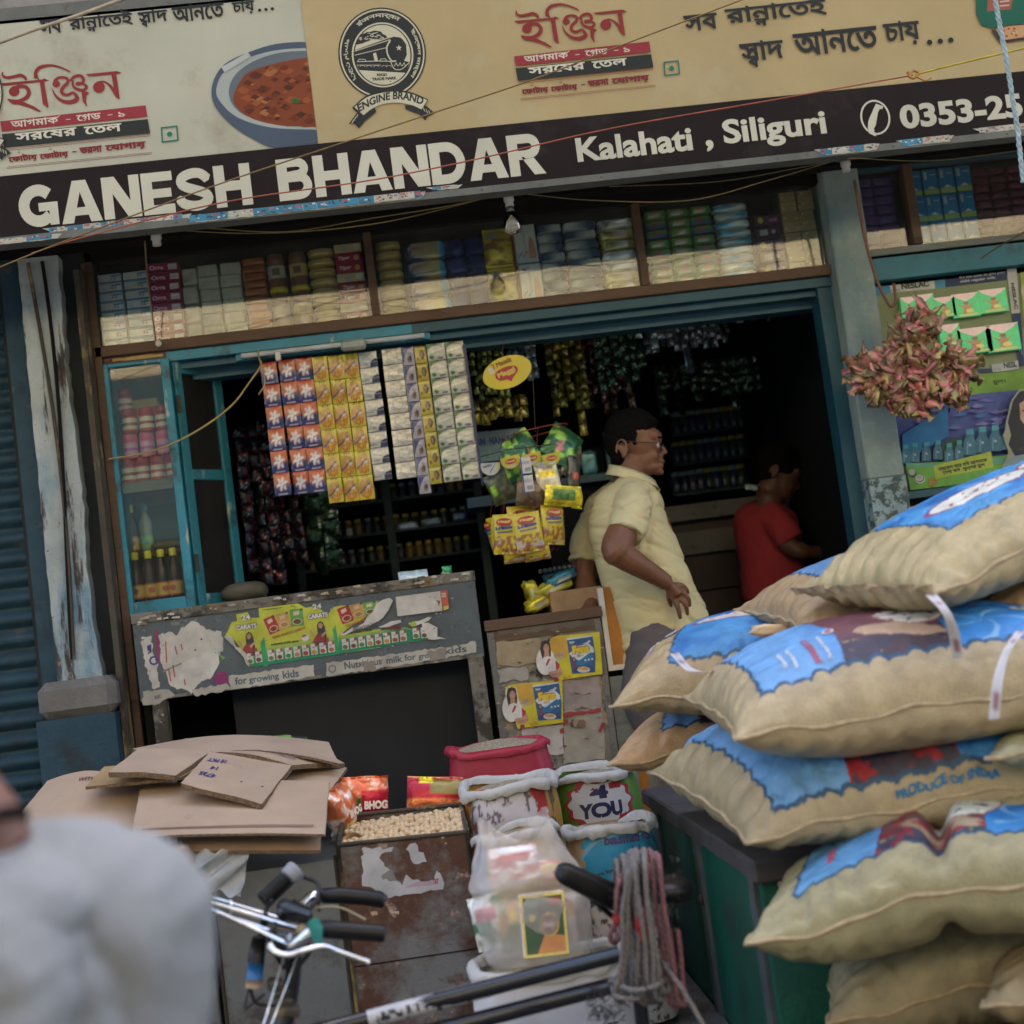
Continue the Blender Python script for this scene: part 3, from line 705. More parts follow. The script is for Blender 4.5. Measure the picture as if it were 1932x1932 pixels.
# torn sticker strip along the lower edge
def stickers(u0,u1,y,z0,h,seed,name='sticker_strip'):
    a=Art((0,y,0),(1,0,0),(0,0,1),lift=.001,step=.00003);q=random.Random(seed)
    x0,x1=W(u0,460-u0*.107,SY).x,W(u1,460-u1*.107,SY).x;x=x0
    a.poly(jag([(x0-.02,z0+h*.9),(x0+.02,z0),(x1,z0),(x1+.015,z0+h*.8)],.0015,.012,seed),(.4,.4,.35))
    cols=[(.02,.2,.32),(.4,.4,.32),(.02,.16,.27),(.45,.43,.35),(.42,.4,.34)]
    while x<x1-.02:
        w_=q.uniform(.02,.05);c=q.choice(cols);a.rect(x,z0+.002,min(x+w_,x1),z0+h*.92,c)
        for k in range(5):
            xx=x+q.uniform(.003,w_-.006);zz_=z0+q.uniform(.1,.7)*h
            a.poly([(xx,zz_),(xx+q.uniform(.003,.012),zz_+.001),(xx+q.uniform(.002,.01),zz_+h*.22),(xx,zz_+h*.2)],q.choice([(.5,.5,.45),(.03,.04,.05),(.04,.2,.33),(.4,.1,.1)]))
        if q.random()<.3: a.text('FREE',x+.002,z0+h*.55,.016,h*.3,(.4,.06,.08),.1)
        x += w_+q.uniform(-.002,.004)
    return a.build(name,M['printworn'],SG)
stickers(-20,110,SY-.012,zb-.012,.018,3);stickers(95,355,SY-.006,zb+.006,.022,1);stickers(360,795,SY-.013,zb-.008,.026,2)
stickers(818,866,SY-.006,zb+.014,.014,4);stickers(1546,1650,SY-.013,zb-.008,.024,5);stickers(1700,1790,SY-.013,zb-.006,.024,6);stickers(1848,1935,SY-.006,zb+.012,.02,7)
# rivets
rv=G()
for x in np.arange(-1.9,3,.19): rv.ball((x,SY-.013,zb+.0),(.004,.003,.004),6,4)
rv.build('rivets',M['signmetal'],SG,kind='stuff')
# ------------------------------------------------------------------ packs and goods
M['pack']=mat('printed_pack',vc=True,rough=.3,var=.12,vs=30,coat=.3,gain=1.8)
M['packfoil']=mat('foil_pack',vc=True,gain=1.9,rough=.2,metal=.3,var=.12,vs=40,bump=.35,bs=35)
M['packmatt']=mat('paper_pack',vc=True,gain=1.8,rough=.75,var=.2,vs=25,bump=.2,bs=60)
def gart(g,w,y,z0=0,flip=False):
    a=Art((-w/2,y,z0),(1,0,0),(0,0,1),lift=.0004);a.g=g;return a
def puff(w,h,d,paint,e=.35,nz=.0,seed=0,nu=22,nv=14,ez=None):
    """soft filled pack: superellipsoid standing on z=0, coloured by paint(x,z,front)"""
    ez=ez or e;th=np.linspace(0,2*np.pi,nu,endpoint=False);ph=np.linspace(-np.pi/2,np.pi/2,nv)
    TH,PH=np.meshgrid(th,ph,indexing='ij');sg=lambda c,p: np.sign(c)*np.abs(c)**p
    x=sg(np.cos(PH),ez)*sg(np.cos(TH),e);y=sg(np.cos(PH),ez)*sg(np.sin(TH),e);z=sg(np.sin(PH),ez)
    if nz:
        q=1+nz*(fbm(x*2+9,z*2+y+seed*3.7,1.5,seed)-.5);x,y,z=x*q,y*q,z*q
    P=np.stack([x*w/2,y*d/2,(z+1)*h/2],-1)
    c=paint((x+1)/2,(z+1)/2,y<0);g=G();g.grid(P,c,True,wrapu=True);return g
def pouch(w,h,d,paint,nz=.25,seed=0,nx=15,ny=17,crimp=.06):
    u=np.linspace(0,1,nx);v=np.linspace(0,1,ny);U,V_=np.meshgrid(u,v,indexing='ij');g=G()
    b=(np.clip(4*U*(1-U),0,1)**.45)*(np.clip(4*np.clip((V_-crimp)/(1-2*crimp),0,1)*(1-np.clip((V_-crimp)/(1-2*crimp),0,1)),0,1)**.5)
    cr=nz*(fbm(U*5+seed,V_*5,1.3,seed)-.5)
    for s in (-1,1):
        P=np.stack([(U-.5)*w*(1-.04*b),s*d/2*b*(1+cr*1.5)+cr*d*.5,V_*h],-1)
        g.grid(P,paint(U,V_),True,flip=(s>0))
    return g
def col3(U,c): return np.tile(np.asarray(c,float),U.shape+(1,))
def P2(base,*rects,noise_=.12,seed=1):
    """painter: base colour plus (x0,x1,y0,y1,colour) patches"""
    def f(U,V_,fr=None):
        c=col3(U,base)
        for x0,x1,y0,y1,k in rects:
            m=(U >= x0) & (U <= x1) & (V_ >= y0) & (V_ <= y1);c[m]=k
        return c*(1+noise_*(fbm(U*6,V_*6,1.5,seed)[...,None]-.5)*2)
    return f
def carton(w,h,d,col,fn=None,bev=.0015):
    g=G();g.box((0,0,h/2),(w,d,h),bev=bev,col=col)
    if fn: fn(gart(g,w,-d/2),w,h)
    g.hascol=True;return g
ORD=['topmost']+['%s from top' % k for k in 'second third fourth fifth sixth seventh eighth ninth tenth'.split()]
def column(gs,name,m,desc,cat,where,x,y,z0,n,pitch,group,jit=.002,rz=.03,mats=None):
    """a stack: gs is a list of mesh builders used in turn"""
    base=[]
    for i in range(n):
        k=i % len(gs)
        if len(base) <= k:
            o=gs[k].build(name,mats[k] if mats else m);base.append(o)
        else: o=base[k].copy();COL.objects.link(o)
        place(o,(x+random.uniform(-jit,jit),y+random.uniform(-jit,jit),z0+i*pitch),(random.uniform(-.012,.012),random.uniform(-.02,.02),random.uniform(-rz,rz)))
        tag(o,'%s, %s, %s' % (desc,'lowest' if i==0 else ORD[n-1-i],where),cat,group)

HC=T('overhead_cabinet','long overhead glass fronted cabinet above the shop opening filled with stacked packets','display cabinet',(.34,0,2.69))
G().bx(-.955,1.61,-.03,.02,2.69,2.728,bev=.003).build('bottom_rail',M['wood'],HC)
G().bx(-.955,1.61,.02,.3,2.7,2.727).build('shelf_board',M['soffit'],HC)
G().bx(-.955,1.61,.3,.31,2.7,3.12).build('back_board',M['soffit'],HC)
G().bx(-.955,1.61,-.03,.02,3.022,3.12).build('top_rail',M['soffit'],HC)
for u in (176,708,1215):
    x=W(u,575-(u-700)*.11,-.01).x
    G().bx(x-.014,x+.014,-.028,.018,2.728,3.022,bev=.002).build('post',M['wood'],HC)
xp=[W(u,575-(u-700)*.11,-.01).x for u in (176,708,1215,1562)]
for i in range(3): G().bx(xp[i]+.014,xp[i+1]-.014,-.006,-.003,2.728,3.022).build('glass_pane',M['glass'],HC)

def cx(u0,u1,Y=.07): v=572-((u0+u1)/2-700)*.109;a,b=W(u0,v,Y).x,W(u1,v,Y).x;return (a+b)/2,b-a
ZB=2.728
def soap(seed):
    def f(a,w,h):
        a.rect(0,0,w,h*.16,(.05,.16,.3));a.rect(w*.05,h*.3,w*.4,h*.36,(.3,.36,.4));a.rect(w*.05,h*.42,w*.5,h*.47,(.35,.38,.42))
        a.ell(w*.62,h*.5,w*.05,h*.16,(.4,.2,.08),10);a.ell(w*.75,h*.45,w*.045,h*.14,(.38,.16,.1),10);a.poly([(w*.5,h*.8),(w*.95,h*.9),(w,h*.7),(w*.7,h*.62)],(.04,.2,.4))
        if seed % 3==0: a.rect(w*.3,h*.25,w*.6,h*.8,(.5,.5,.46))
    return carton(w_,.031,.09,(.42,.47,.49),f)
x,w_=cx(192,243);w_ -= .004
for (u0,u1,nm) in ((192,243,'outer left'),(245,291,'second')):
    x,w_=cx(u0,u1);w_ -= .003
    column([soap(1),soap(3),soap(2)],'soap_carton',M['pack'],'white and blue soap carton','carton','%s cabinet stack' % nm,x,.09,ZB,8,.0335,'white and blue soap cartons')
def mag(a,w,h): a.text('Orra',w*.06,h*.28,w*.45,h*.45,(.6,.4,.5),.08);a.rect(w*.66,h*.22,w*.94,h*.82,(.55,.5,.5));a.rect(w*.7,h*.4,w*.9,h*.46,(.3,.25,.25))
x,w_=cx(293,352);column([carton(w_,.033,.09,(.22,.008,.06),mag)],'biscuit_box',M['pack'],'magenta biscuit box with white end label','box','overhead cabinet',x,.08,ZB,8,.0358,'magenta biscuit boxes',rz=.05)
x,w_=cx(353,383)
def wrapped(w,h,seed): return puff(w,h,.08,P2((.36,.36,.3),(.1,.5,.2,.3,(.25,.25,.22)),(.2,.8,.6,.66,(.28,.28,.24)),noise_=.25,seed=seed),e=.25,nz=.08,seed=seed)
column([wrapped(w_,.062,2),wrapped(w_,.06,5)],'wrapped_bundle',M['packmatt'],'tall white paper wrapped bundle','bundle','right of magenta boxes',x,.09,ZB,4,.066,'white paper wrapped bundles')
for (u0,u1,nm) in ((384,424,'left'),(425,466,'right')):
    x,w_=cx(u0,u1)
    def wh(a,w,h): a.rect(w*.15,h*.55,w*.8,h*.6,(.26,.27,.24));a.rect(w*.15,h*.35,w*.6,h*.4,(.28,.28,.25))
    column([carton(w_-.002,.042,.09,(.36,.36,.3),wh,.004),carton(w_-.004,.041,.09,(.33,.33,.28),None,.004)],'white_carton',M['packmatt'],'off white carton','carton','%s cabinet column' % nm,x,.08,ZB,6,.0435,'plain off white cartons',rz=.07)
x,w_=cx(467,511)
cop=lambda s: puff(w_,.026,.08,P2((.3,.1,.035),(.0,.1,0,1,(.42,.2,.09)),(.3,.7,.7,.9,(.55,.3,.16)),noise_=.6,seed=s),e=.3,nz=.12,seed=s)
column([cop(1),cop(2),cop(4)],'copper_packet',M['packfoil'],'flat copper coloured foil packet','packet','left of brown jars',x,.09,ZB,10,.0272,'copper foil packets')
def jar(w,h,cap,body,lab,label2,capcol,seed=0):
    g=G();r=w/2;z=[0,.02,.1,.7,.74,.76,.8,.98,1]
    g.lathe([(r*.8,0),(r*.97,.03*h),(r*.97,.30*h)],n=14,col=body,cap=True)
    g.lathe([(r*.98,.14*h),(r*.98,.6*h)],n=14,col=lab,cap=False);g.lathe([(r*.985,.3*h),(r*.985,.42*h)],n=14,col=label2,cap=False)
    g.lathe([(r*.97,.3*h),(r*.97,.7*h),(r*.8,.76*h),(r*.8,.8*h)],n=14,col=body,cap=False)
    g.lathe([(r*.9,.66*h),(r*1.0,.67*h),(r*1.0,.97*h),(r*.9,h)],n=14,col=capcol);return g
for (u0,u1,nm) in ((513,550,'left'),(553,590,'right')):
    x,w_=cx(u0,u1)
    def bigjar():
        g=G();r=w_/2*.96
        g.lathe([(r*.9,0),(r,.006),(r,.018)],n=16,col=(.5,.42,.02));g.lathe([(r*.97,.018),(r*.98,.05)],n=16,col=(.13,.055,.03),cap=False);g.lathe([(r*.985,.05),(r*.985,.095)],n=16,col=(.42,.32,.1) if nm=='right' else (.36,.36,.34),cap=False)
        g.lathe([(r*.97,.095),(r*.96,.12),(r*.8,.133),(r*.8,.138)],n=16,col=(.13,.055,.03));a=gart(g,w_,-r*.99);a.rect(w_*.3,.06,w_*.7,.085,(.12,.1,.06));return g
    column([bigjar()],'spread_jar',M['pack'],'brown jar with pale label and yellow band','jar','%s pair in overhead cabinet' % nm,x,.09,ZB,2,.141,'brown jars with yellow bands',rz=.2)
def loaf(w,s): return puff(w,.034,.09,P2((.38,.29,.1),(.05,.95,.7,1,(.5,.42,.2)),(.35,.65,.2,.5,(.3,.2,.07)),noise_=.3,seed=s),e=.6,nz=.1,seed=s)
x,w_=cx(591,643);column([loaf(w_,1),loaf(w_,2)],'rusk_packet',M['packfoil'],'puffy golden yellow rusk packet','packet','left of red packets',x,.09,ZB,8,.0352,'golden rusk packets left')
x,w_=cx(644,695)
def tig(a,w,h): a.text('Tiger',w*.1,h*.3,w*.45,h*.45,(.55,.45,.42),.07,slant=.2);a.ell(w*.8,h*.5,w*.1,h*.28,(.4,.24,.1),12)
def lab_(a,w,h): a.rect(0,h*.05,w,h*.95,(.42,.34,.18));a.rect(w*.3,h*.2,w*.52,h*.8,(.3,.3,.26));a.rect(w*.7,h*.3,w*.95,h*.85,(.5,.5,.42))
column([carton(w_,.033,.09,(.27,.01,.04),tig,.005),carton(w_,.033,.09,(.27,.01,.04),lab_,.005),carton(w_,.033,.09,(.27,.01,.04),tig,.005)],'biscuit_packet',M['pack'],'red Tiger biscuit packet','packet','overhead cabinet',x,.08,ZB,8,.0352,'red biscuit packets',rz=.05)
x,w_=cx(720,768);column([loaf(w_,3),loaf(w_,4)],'rusk_packet',M['packfoil'],'puffy golden yellow rusk packet','packet','right of first wooden post',x,.09,ZB,8,.0352,'golden rusk packets right')
x,w_=cx(772,850)
def bgp(s):
    def f(U,V_,fr=None):
        c=np.where((U<.45)[...,None],np.array([.015,.04,.1]),np.array([.42,.33,.15]));d=((U-.28)/.17)**2+((V_-.55)/.38)**2
        c=np.where((d<1)[...,None],np.array([.4,.36,.3]),c);c=np.where((d<.4)[...,None],np.array([.3,.15,.1]),c);c=np.where(((U>.85))[...,None],np.array([.08,.3,.5]),c)
        return c*(1+.5*(fbm(U*6,V_*6,1.5,s)[...,None]-.5))
    return f
column([puff(w_,.066,.06,bgp(1),e=.4,nz=.2,seed=1,nu=34,nv=18),puff(w_,.066,.06,bgp(4),e=.4,nz=.2,seed=4,nu=34,nv=18)],'milk_powder_pouch',M['packfoil'],'navy and gold pouch with round emblem','pouch','middle bay',x,.09,ZB,4,.067,'navy and gold pouches')
for j,(u0,u1) in enumerate(((852,888),(888,924))):
    x,w_=cx(u0,u1)
    cb=lambda s: puff(w_*1.1,.07,.06,P2((.01,.025,.12),noise_=.9,seed=s),e=.55,nz=.6,seed=s)
    column([cb(1+j),cb(3+j)],'blue_pouch',M['packfoil'],'crumpled dark blue pouch','pouch','%s cabinet column' % ('left','right')[j],x,.09,ZB,4,.066,'crumpled dark blue pouches',rz=.4)
x,w_=cx(922,979)
def nood(U,V_,fr=None):
    c=col3(U,(.45,.36,.03));c=mixc(c,(.24,.12,.03),ss(.45,.6,fbm(U*4+V_*3,V_*9,1.2,3))*(V_<.7)*(V_>.1));d=((U-.3)/.22)**2+((V_-.82)/.1)**2;c=np.where((d<1)[...,None],np.array([.3,.28,.2]),c);c=np.where((U>.9)[...,None],np.array([.35,.03,.03]),c);return c
column([pouch(w_,.14,.05,nood,nx=20,ny=24)],'noodle_bag',M['packfoil'],'yellow noodle bag with red edge','bag','overhead cabinet',x,.07,ZB,2,.142,'yellow noodle bags')
x,w_=cx(981,1022)
def card(a,w,h):
    a.rect(0,0,w,h*.3,(.3,.38,.42));a.poly([(w*.35,h*.95),(w*.42,h*.3),(w*.5,h*.15),(w*.5,h*.95)],(.32,.36,.35));a.poly([(w*.6,h*.1),(w*.9,h*.12),(w*.92,h*.35),(w*.82,h*.62),(w*.74,h*.68),(w*.66,h*.6),(w*.6,h*.35)],(.4,.19,.1));a.poly([(w*.64,h*.12),(w*.9,h*.13),(w*.9,h*.3),(w*.64,h*.3)],(.45,.2,.1));a.ell(w*.25,h*.85,w*.12,h*.05,(.1,.15,.17),12)
    for k in range(6): a.ell(w*(.1+.08*k),h*(.18+.05*(k % 3)),w*.05,h*.03,((.4,.2,.1),(.4,.12,.08))[k % 2],8)
column([carton(w_,.136,.05,(.42,.45,.42),card)],'baby_food_carton',M['pack'],'white carton printed with a brown jug','carton','overhead cabinet',x,.06,ZB,2,.14,'white cartons with jug print')
for j,(u0,u1) in enumerate(((1024,1072),(1074,1136))):
    x,w_=cx(u0,u1)
    def gp(s): return puff(w_,.032,.08,P2((.33,.36,.36),((.7,.98,.0,1,(.02,.05,.12)) if s % 2 else (.0,.28,.1,.9,(.02,.05,.11))),(.3,.6,.4,.6,(.26,.28,.28)),noise_=.4,seed=s),e=.35,nz=.12,seed=s,nu=30)
    column([gp(1+j),gp(2+j),gp(5)],'grey_packet',M['packmatt'],'grey packet with navy end','packet','%s cabinet column' % ('left','right')[j],x,.08,ZB,8,.0345,'grey and navy packets',rz=.06)
x,w_=cx(1140,1205)
def sv(s): return puff(w_,.036,.08,P2(((.5,.52,.52) if s % 2 else (.5,.45,.14)),(.1,.4,.3,.8,(.1,.1,.1)),(.6,.75,.2,.9,(.62,.62,.6)),noise_=1.2,seed=s),e=.35,nz=.35,seed=s,nu=34,nv=16)
column([sv(2),sv(4),sv(1),sv(3)],'silver_packet',M['packfoil'],'shiny silver and yellow foil packet','packet','left of second post',x,.08,ZB,7,.0385,'silver and yellow foil packets')
for j,(u0,u1) in enumerate(((1228,1270),(1270,1312),(1312,1354))):
    x,w_=cx(u0,u1)
    def gn(s): return puff(w_,.034,.08,P2((.08,.2,.04),((.0,1,.0,.35,(.02,.06,.12)) if s % 2 else (.2,.7,.2,.5,(.5,.52,.5))),(.4,.5,.6,.8,(.4,.1,.04)),noise_=.4,seed=s),e=.35,nz=.15,seed=s,nu=28)
    column([gn(1+j),gn(2),gn(3+j)],'green_packet',M['pack'],'green packet with white and blue print','packet','%s cabinet column' % ('left','middle','right')[j],x,.08,ZB,8,.0352,'green packets',rz=.05)
x,w_=cx(1357,1424)
def bw(s): return puff(w_,.03,.08,P2((.45,.5,.5),(.0,.45,.3,.7,(.03,.25,.4)) if s % 2 else (.55,1,.2,.7,(.05,.3,.45)),noise_=.5,seed=s),e=.5,nz=.3,seed=s,nu=30)
column([bw(1),bw(2),bw(3)],'white_pouch',M['packfoil'],'white and sky blue pouch','pouch','overhead cabinet',x,.08,ZB,9,.031,'white and sky blue pouches',rz=.08)
x,w_=cx(1427,1480)
def pu(a,w,h): a.ell(w*.25,h*.5,w*.1,h*.28,(.45,.38,.08),12);a.rect(w*.55,h*.3,w*.85,h*.6,(.3,.1,.2))
def pu2(a,w,h): a.rect(w*.2,h*.25,w*.48,h*.75,(.35,.34,.3));a.ell(w*.68,h*.5,w*.08,h*.2,(.3,.28,.26),10)
column([carton(w_,.042,.08,(.05,.015,.04),pu,.006),carton(w_,.042,.08,(.05,.015,.04),pu2,.006)],'purple_packet',M['pack'],'dark purple packet with yellow disc','packet','overhead cabinet',x,.08,ZB,5,.045,'dark purple packets',rz=.05)
for j,(u0,u1) in enumerate(((1481,1512),(1512,1543))):
    x,w_=cx(u0,u1)
    def gd(a,w,h):
        q=random.Random(j)
        for k in range(9): xx,zz_=q.uniform(0,.8)*w,q.uniform(.05,.8)*h;a.rect(xx,zz_,xx+q.uniform(.05,.2)*w,zz_+.1*h,q.choice([(.5,.42,.26),(.16,.12,.05),(.4,.15,.06)]))
    column([carton(w_,.036,.09,(.28,.22,.11),gd),carton(w_-.002,.036,.09,(.24,.19,.09),gd)],'gold_carton',M['pack'],'dull gold carton','carton','%s column at cabinet end' % ('left','right')[j],x,.08,ZB,8,.0365,'dull gold cartons',rz=.04)

# ------------------------------------------------------------------ left casement showcase
CC=T('casement_cabinet','narrow turquoise wooden showcase with jars and bottles behind glass, left of the opening','showcase',(-.82,0,1.8))
x0,x1,z0,z1=-.932,-.715,1.808,2.664
G().bx(x0,x0+.016,-.03,.01,z0,z1,bev=.002).build('left_stile',M['brightteal'],CC)
G().bx(x1-.026,x1+.004,-.03,.02,z0,z1,bev=.002).build('right_stile',M['brightteal'],CC)
G().bx(x0+.016,x1-.026,-.028,.01,z0,z0+.045,bev=.002).build('bottom_rail',M['brightteal'],CC)
G().bx(x0+.016,x1-.026,-.026,.008,z1-.012,z1,bev=.002).build('top_rail',M['brightteal'],CC)
G().bx(x0,x1,-.02,.24,z0-.012,z0).build('floor_board',M['teal'],CC)
G().bx(x0,x0+.008,.01,.24,z0,z1).build('side_board',M['teal'],CC)
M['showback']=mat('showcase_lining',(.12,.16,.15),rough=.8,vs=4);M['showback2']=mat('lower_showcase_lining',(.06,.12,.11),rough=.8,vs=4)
G().bx(x0,x1+.1,.24,.25,2.2,z1).build('back_board',M['showback'],CC)
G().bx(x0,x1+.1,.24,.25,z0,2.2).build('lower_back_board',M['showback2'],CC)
zs=W(270,912,0).z
G().bx(x0+.008,x1-.01,.02,.24,zs-.0,zs+.012).build('shelf',M['oldwood'],CC)
G().bx(x0+.016,x1-.026,-.004,.004,zs-.028,zs+.006).build('shelf_rail',M['oldwood'],CC)
G().bx(x0+.016,x1-.026,-.012,-.009,z0+.045,z1-.012).build('glass_pane',M['dirtyglass'],CC)
a=Art((0,-.0135,0),(1,0,0),(0,0,1));a.rect(-.93,2.668,-.72,2.689,(.1,.03,.02));a.poly(jag([(-.9,2.674),(-.73,2.672),(-.73,2.682),(-.9,2.684)],.002,.02),(.35,.26,.08));a.build('sticker_strip',M['printworn'],CC)
def hook(p,parent): 
    pass
# contents
def sj(lab,cap): return jar(.05,.082,1,lab,lab,(.3,.12,.2),cap)
jm=[jar(.052,.085,1,(.3,.06,.05),(.4,.36,.28),(.2,.04,.04),(.22,.012,.016)),jar(.052,.085,1,(.42,.14,.24),(.4,.2,.3),(.24,.08,.25),(.4,.08,.16))]
jb=[g.build('jam_jar',M['pack']) for g in jm];first=[True,True]
for r_,(n,k,xs_,yy) in enumerate(((4,0,(-.905,-.86,-.807,-.754),.06),(3,1,(-.892,-.835,-.778),.07),(3,0,(-.885,-.828,-.772),.06))):
    for i in range(n):
        o=jb[k] if first[k] else jb[k].copy()
        if not first[k]: COL.objects.link(o)
        first[k]=False
        place(o,(xs_[i]+.006,yy,zs+.012+r_*.0855),(0,0,random.uniform(0,6)))
        tag(o,('red lidded' if k==0 else 'pink banded')+' jam jar, number %s from left, %s row of the turquoise showcase' % (('one','two','three','four')[i],('bottom','middle','top')[r_]),'jar','jam jars in the turquoise showcase')
o=jb[0].copy();COL.objects.link(o);place(o,(-.905,.15,zs+.27),(0,0,1));tag(o,'red lidded jam jar at the back left on top of the jar pile','jar','jam jars in the turquoise showcase')
G().box((0,0,.05),(.1,.06,.1),bev=.003).build('yellow_box',mat('yellow_card',(.4,.33,.12),rough=.7));o=bpy.data.objects['yellow_box'];place(o,(-.845,.2,zs+.22));tag(o,'yellow card box behind the jars on the showcase shelf','box')
def bottle(h,r,glass,cap,lab,lab2,neck=.68):
    g=G();g.lathe([(r*.9,0),(r,.01),(r,h*.55),(r*.95,h*.62),(r*.42,h*.8),(r*.38,h*.86)],n=14,col=glass)
    g.lathe([(r*1.01,h*.06),(r*1.01,h*.34)],n=14,col=lab,cap=False);g.lathe([(r*1.015,h*.05),(r*1.015,h*.08)],n=14,col=lab2,cap=False);g.lathe([(r*1.015,h*.31),(r*1.015,h*.34)],n=14,col=lab2,cap=False)
    g.lathe([(r*.5,h*.84),(r*.52,h*.85),(r*.52,h*.98),(r*.45,h)],n=14,col=cap)
    a=gart(g,r*2,-r*1.03);a.ell(r,h*.2,r*.5,h*.06,lab2,14);return g
bt=bottle(.17,.024,(.012,.012,.014),(.5,.48,.03),(.42,.3,.08),(.35,.08,.05)).build('sauce_bottle',M['pack']);ft=True
for i,(u,v,Y,b_) in enumerate(((238,1128,.13,0),(262,1127,.06,0),(287,1124,.06,0),(311,1121,.06,0),(334,1118,.06,0),(252,1037,.15,1))):
    p=W(u,v,Y);o=bt if ft else bt.copy()
    if not ft: COL.objects.link(o)
    ft=False;place(o,(p.x,Y,1.857 if not b_ else 2.03),(0,0,random.uniform(-.4,.4)))
    tag(o,'dark sauce bottle with yellow cap, %s' % (['half hidden at the far left of the front row','first full one of the front row','second full one of the front row','third full one of the front row','rightmost of the front row','standing higher behind the front row'][i]),'bottle','yellow capped sauce bottles')
o=bottle(.17,.022,(.16,.2,.14),(.02,.2,.2),(.2,.35,.06),(.1,.3,.3)).build('syrup_bottle',M['pack']);place(o,(W(279,1030,.15).x,.15,2.03));tag(o,'green labelled bottle with teal cap beside the dark sauce bottle','bottle')
G().bx(-.9,-.75,.11,.22,2.012,2.03).build('upper_shelf',M['wood'],CC);G().bx(-.915,-.735,.02,.22,1.84,1.857).build('lower_shelf',M['wood'],CC)
o=puff(.13,.03,.09,P2((.1,.09,.05),noise_=.4),e=.7,nz=.1).build('basket_tray',M['packmatt']);place(o,(-.8,.14,2.03));tag(o,'olive woven tray lying behind the front bottles','tray')

# open glazed door, hinged at the right stile, swung inwards
hx=x1+.004;pt=W(411,696,.17);ang=math.atan2(.17,pt.x-hx)
wd=math.hypot(.17,pt.x-hx)
D_=T('casement_door','turquoise glazed casement door standing half open into the shop beside the showcase','door',(hx,0,1.81),rot=(0,0,ang))
zt_=2.655-1.81;zm_=W(395,897,.1).z-1.81
s_=.036
for nm,q in (('hinge_stile',(0,s_,0,zt_)),('outer_stile',(wd-s_,wd,0,zt_)),('bottom_rail',(s_,wd-s_,0,.045)),('middle_rail',(s_,wd-s_,zm_-.018,zm_+.018)),('top_rail',(s_,wd-s_,zt_-.04,zt_))):
    G().bx(q[0],q[1],-.012,.012,q[2],q[3],bev=.002).build(nm,M['teal'],D_,world=False)
for a0,a1 in ((.045,zm_-.018),(zm_+.018,zt_-.04)): G().bx(s_,wd-s_,-.002,.001,a0,a1).build('glass_pane',M['dirtyglass'],D_,world=False)
g=G();
for z in (.15,zt_-.15): g.bx(-.004,.01,-.02,-.012,z-.03,z+.03)
g.build('hinges',M['rustpost'],D_,world=False)
# fixtures under the beam
TL=T('tube_light','unlit white fluorescent tube fitting fixed under the blue beam','lamp',(-.35,.0,2.64))
pA,pB=W(455,668,-.01),W(800,628,-.01)
G().tube([(pA.x,-.015,2.643),(pB.x,-.015,2.643)],.009,10).build('tube',mat('lamp_tube',(.45,.5,.5),rough=.2),TL)
G().bx(pA.x-.02,pB.x+.02,.0,.022,2.632,2.655).build('batten',M['brightteal'],TL)
c_=W(667,652,-.03)
g=G();g.box((c_.x,-.035,2.632),(.085,.04,.034),bev=.008);g.build('choke_box',mat('grey_plastic',(.3,.34,.33),rough=.4),TL)
G().box((W(524,668,-.02).x,-.02,2.625),(.018,.02,.03),bev=.003).build('tube_holder',M['paper'],TL)

# ------------------------------------------------------------------ hanging strips of sachets
M['sachet']=mat('sachet_film',vc=True,rough=.28,var=.08,vs=30,coat=.4,bump=.15,bs=30)
M['silverfilm']=mat('silver_film',vc=True,rough=.3,metal=.25,var=.1,vs=30,bump=.25,bs=24)
def pA_(U,V_):
    n=fbm(U*5,V_*5,1.6,4);c=mixc((.012,.02,.13),(.42,.09,.025),ss(.3,.62,V_+.3*(n-.5)));d=np.hypot((U-.5)/.32,(V_-.5)/.3);a=np.arctan2(V_-.5,U-.5)
    c=mixc(c,(.62,.6,.62),ss(1.0,.65,d+.28*np.cos(a*6+n*4)));c=mixc(c,(.4,.03,.03),((np.abs(d-.9)<.12) & (np.cos(a*5+1)>.6) & (V_<.55))*1.);c=mixc(c,(.03,.04,.16),((d<.5) & (n>.62))*1.)
    c=mixc(c,(.5,.45,.5),((V_<.1) & (V_>.05) & (U>.2) & (U<.8))*.8);return mixc(c,(.42,.05,.02),(V_>.93)*1.)
def pC_(U,V_):
    c=col3(U,(.5,.42,.02));a=np.arctan2(V_-.42,(U-.5));d=np.hypot((U-.5)/.46,(V_-.46)/.42);ry=ss(-.2,.2,np.cos(a*22));f=mixc((.5,.3,.03),(.38,.1,.01),ry);c=mixc(c,f,(d<1)*1.)
    c=mixc(c,(.4,.3,.12),((d<1) & (V_>.55))*.45);k=np.abs((V_-.5)-(U-.5)*.45);c=mixc(c,(.08,.06,.12),((k<.055) & (U<.78) & (U>.06))*.95)
    c=mixc(c,(.55,.5,.45),(np.hypot((U-.66)/.12,(V_-.52)/.06)<1)*1.);c=mixc(c,(.1,.12,.08),((V_>.9) & (U>.25) & (U<.75) & (np.sin(U*40)>-.3))*.8);return c
def pD_(U,V_):
    c=col3(U,(.46,.47,.42));c=mixc(c,(.6,.6,.56),ss(.5,.7,fbm(U*3,V_*7,1.5,9))*.7);c=mixc(c,(.03,.035,.09),(((U-.95)/.38)**2+((V_-.1)/.42)**2<1)*1.);c=mixc(c,(.25,.25,.25),((V_>.3) & (V_<.34))*.8)
    c=mixc(c,(.07,.08,.16),((V_>.2) & (V_<.27) & (U<.5) & (np.sin(U*50)>-.4))*.8);c=mixc(c,(.3,.3,.28),(np.abs(np.hypot((U-.45)/.4,(V_-.75)/.25)-.9)<.06)*.7);return mixc(c,(.3,.31,.3),((V_>.95) | (V_<.04))*1.)
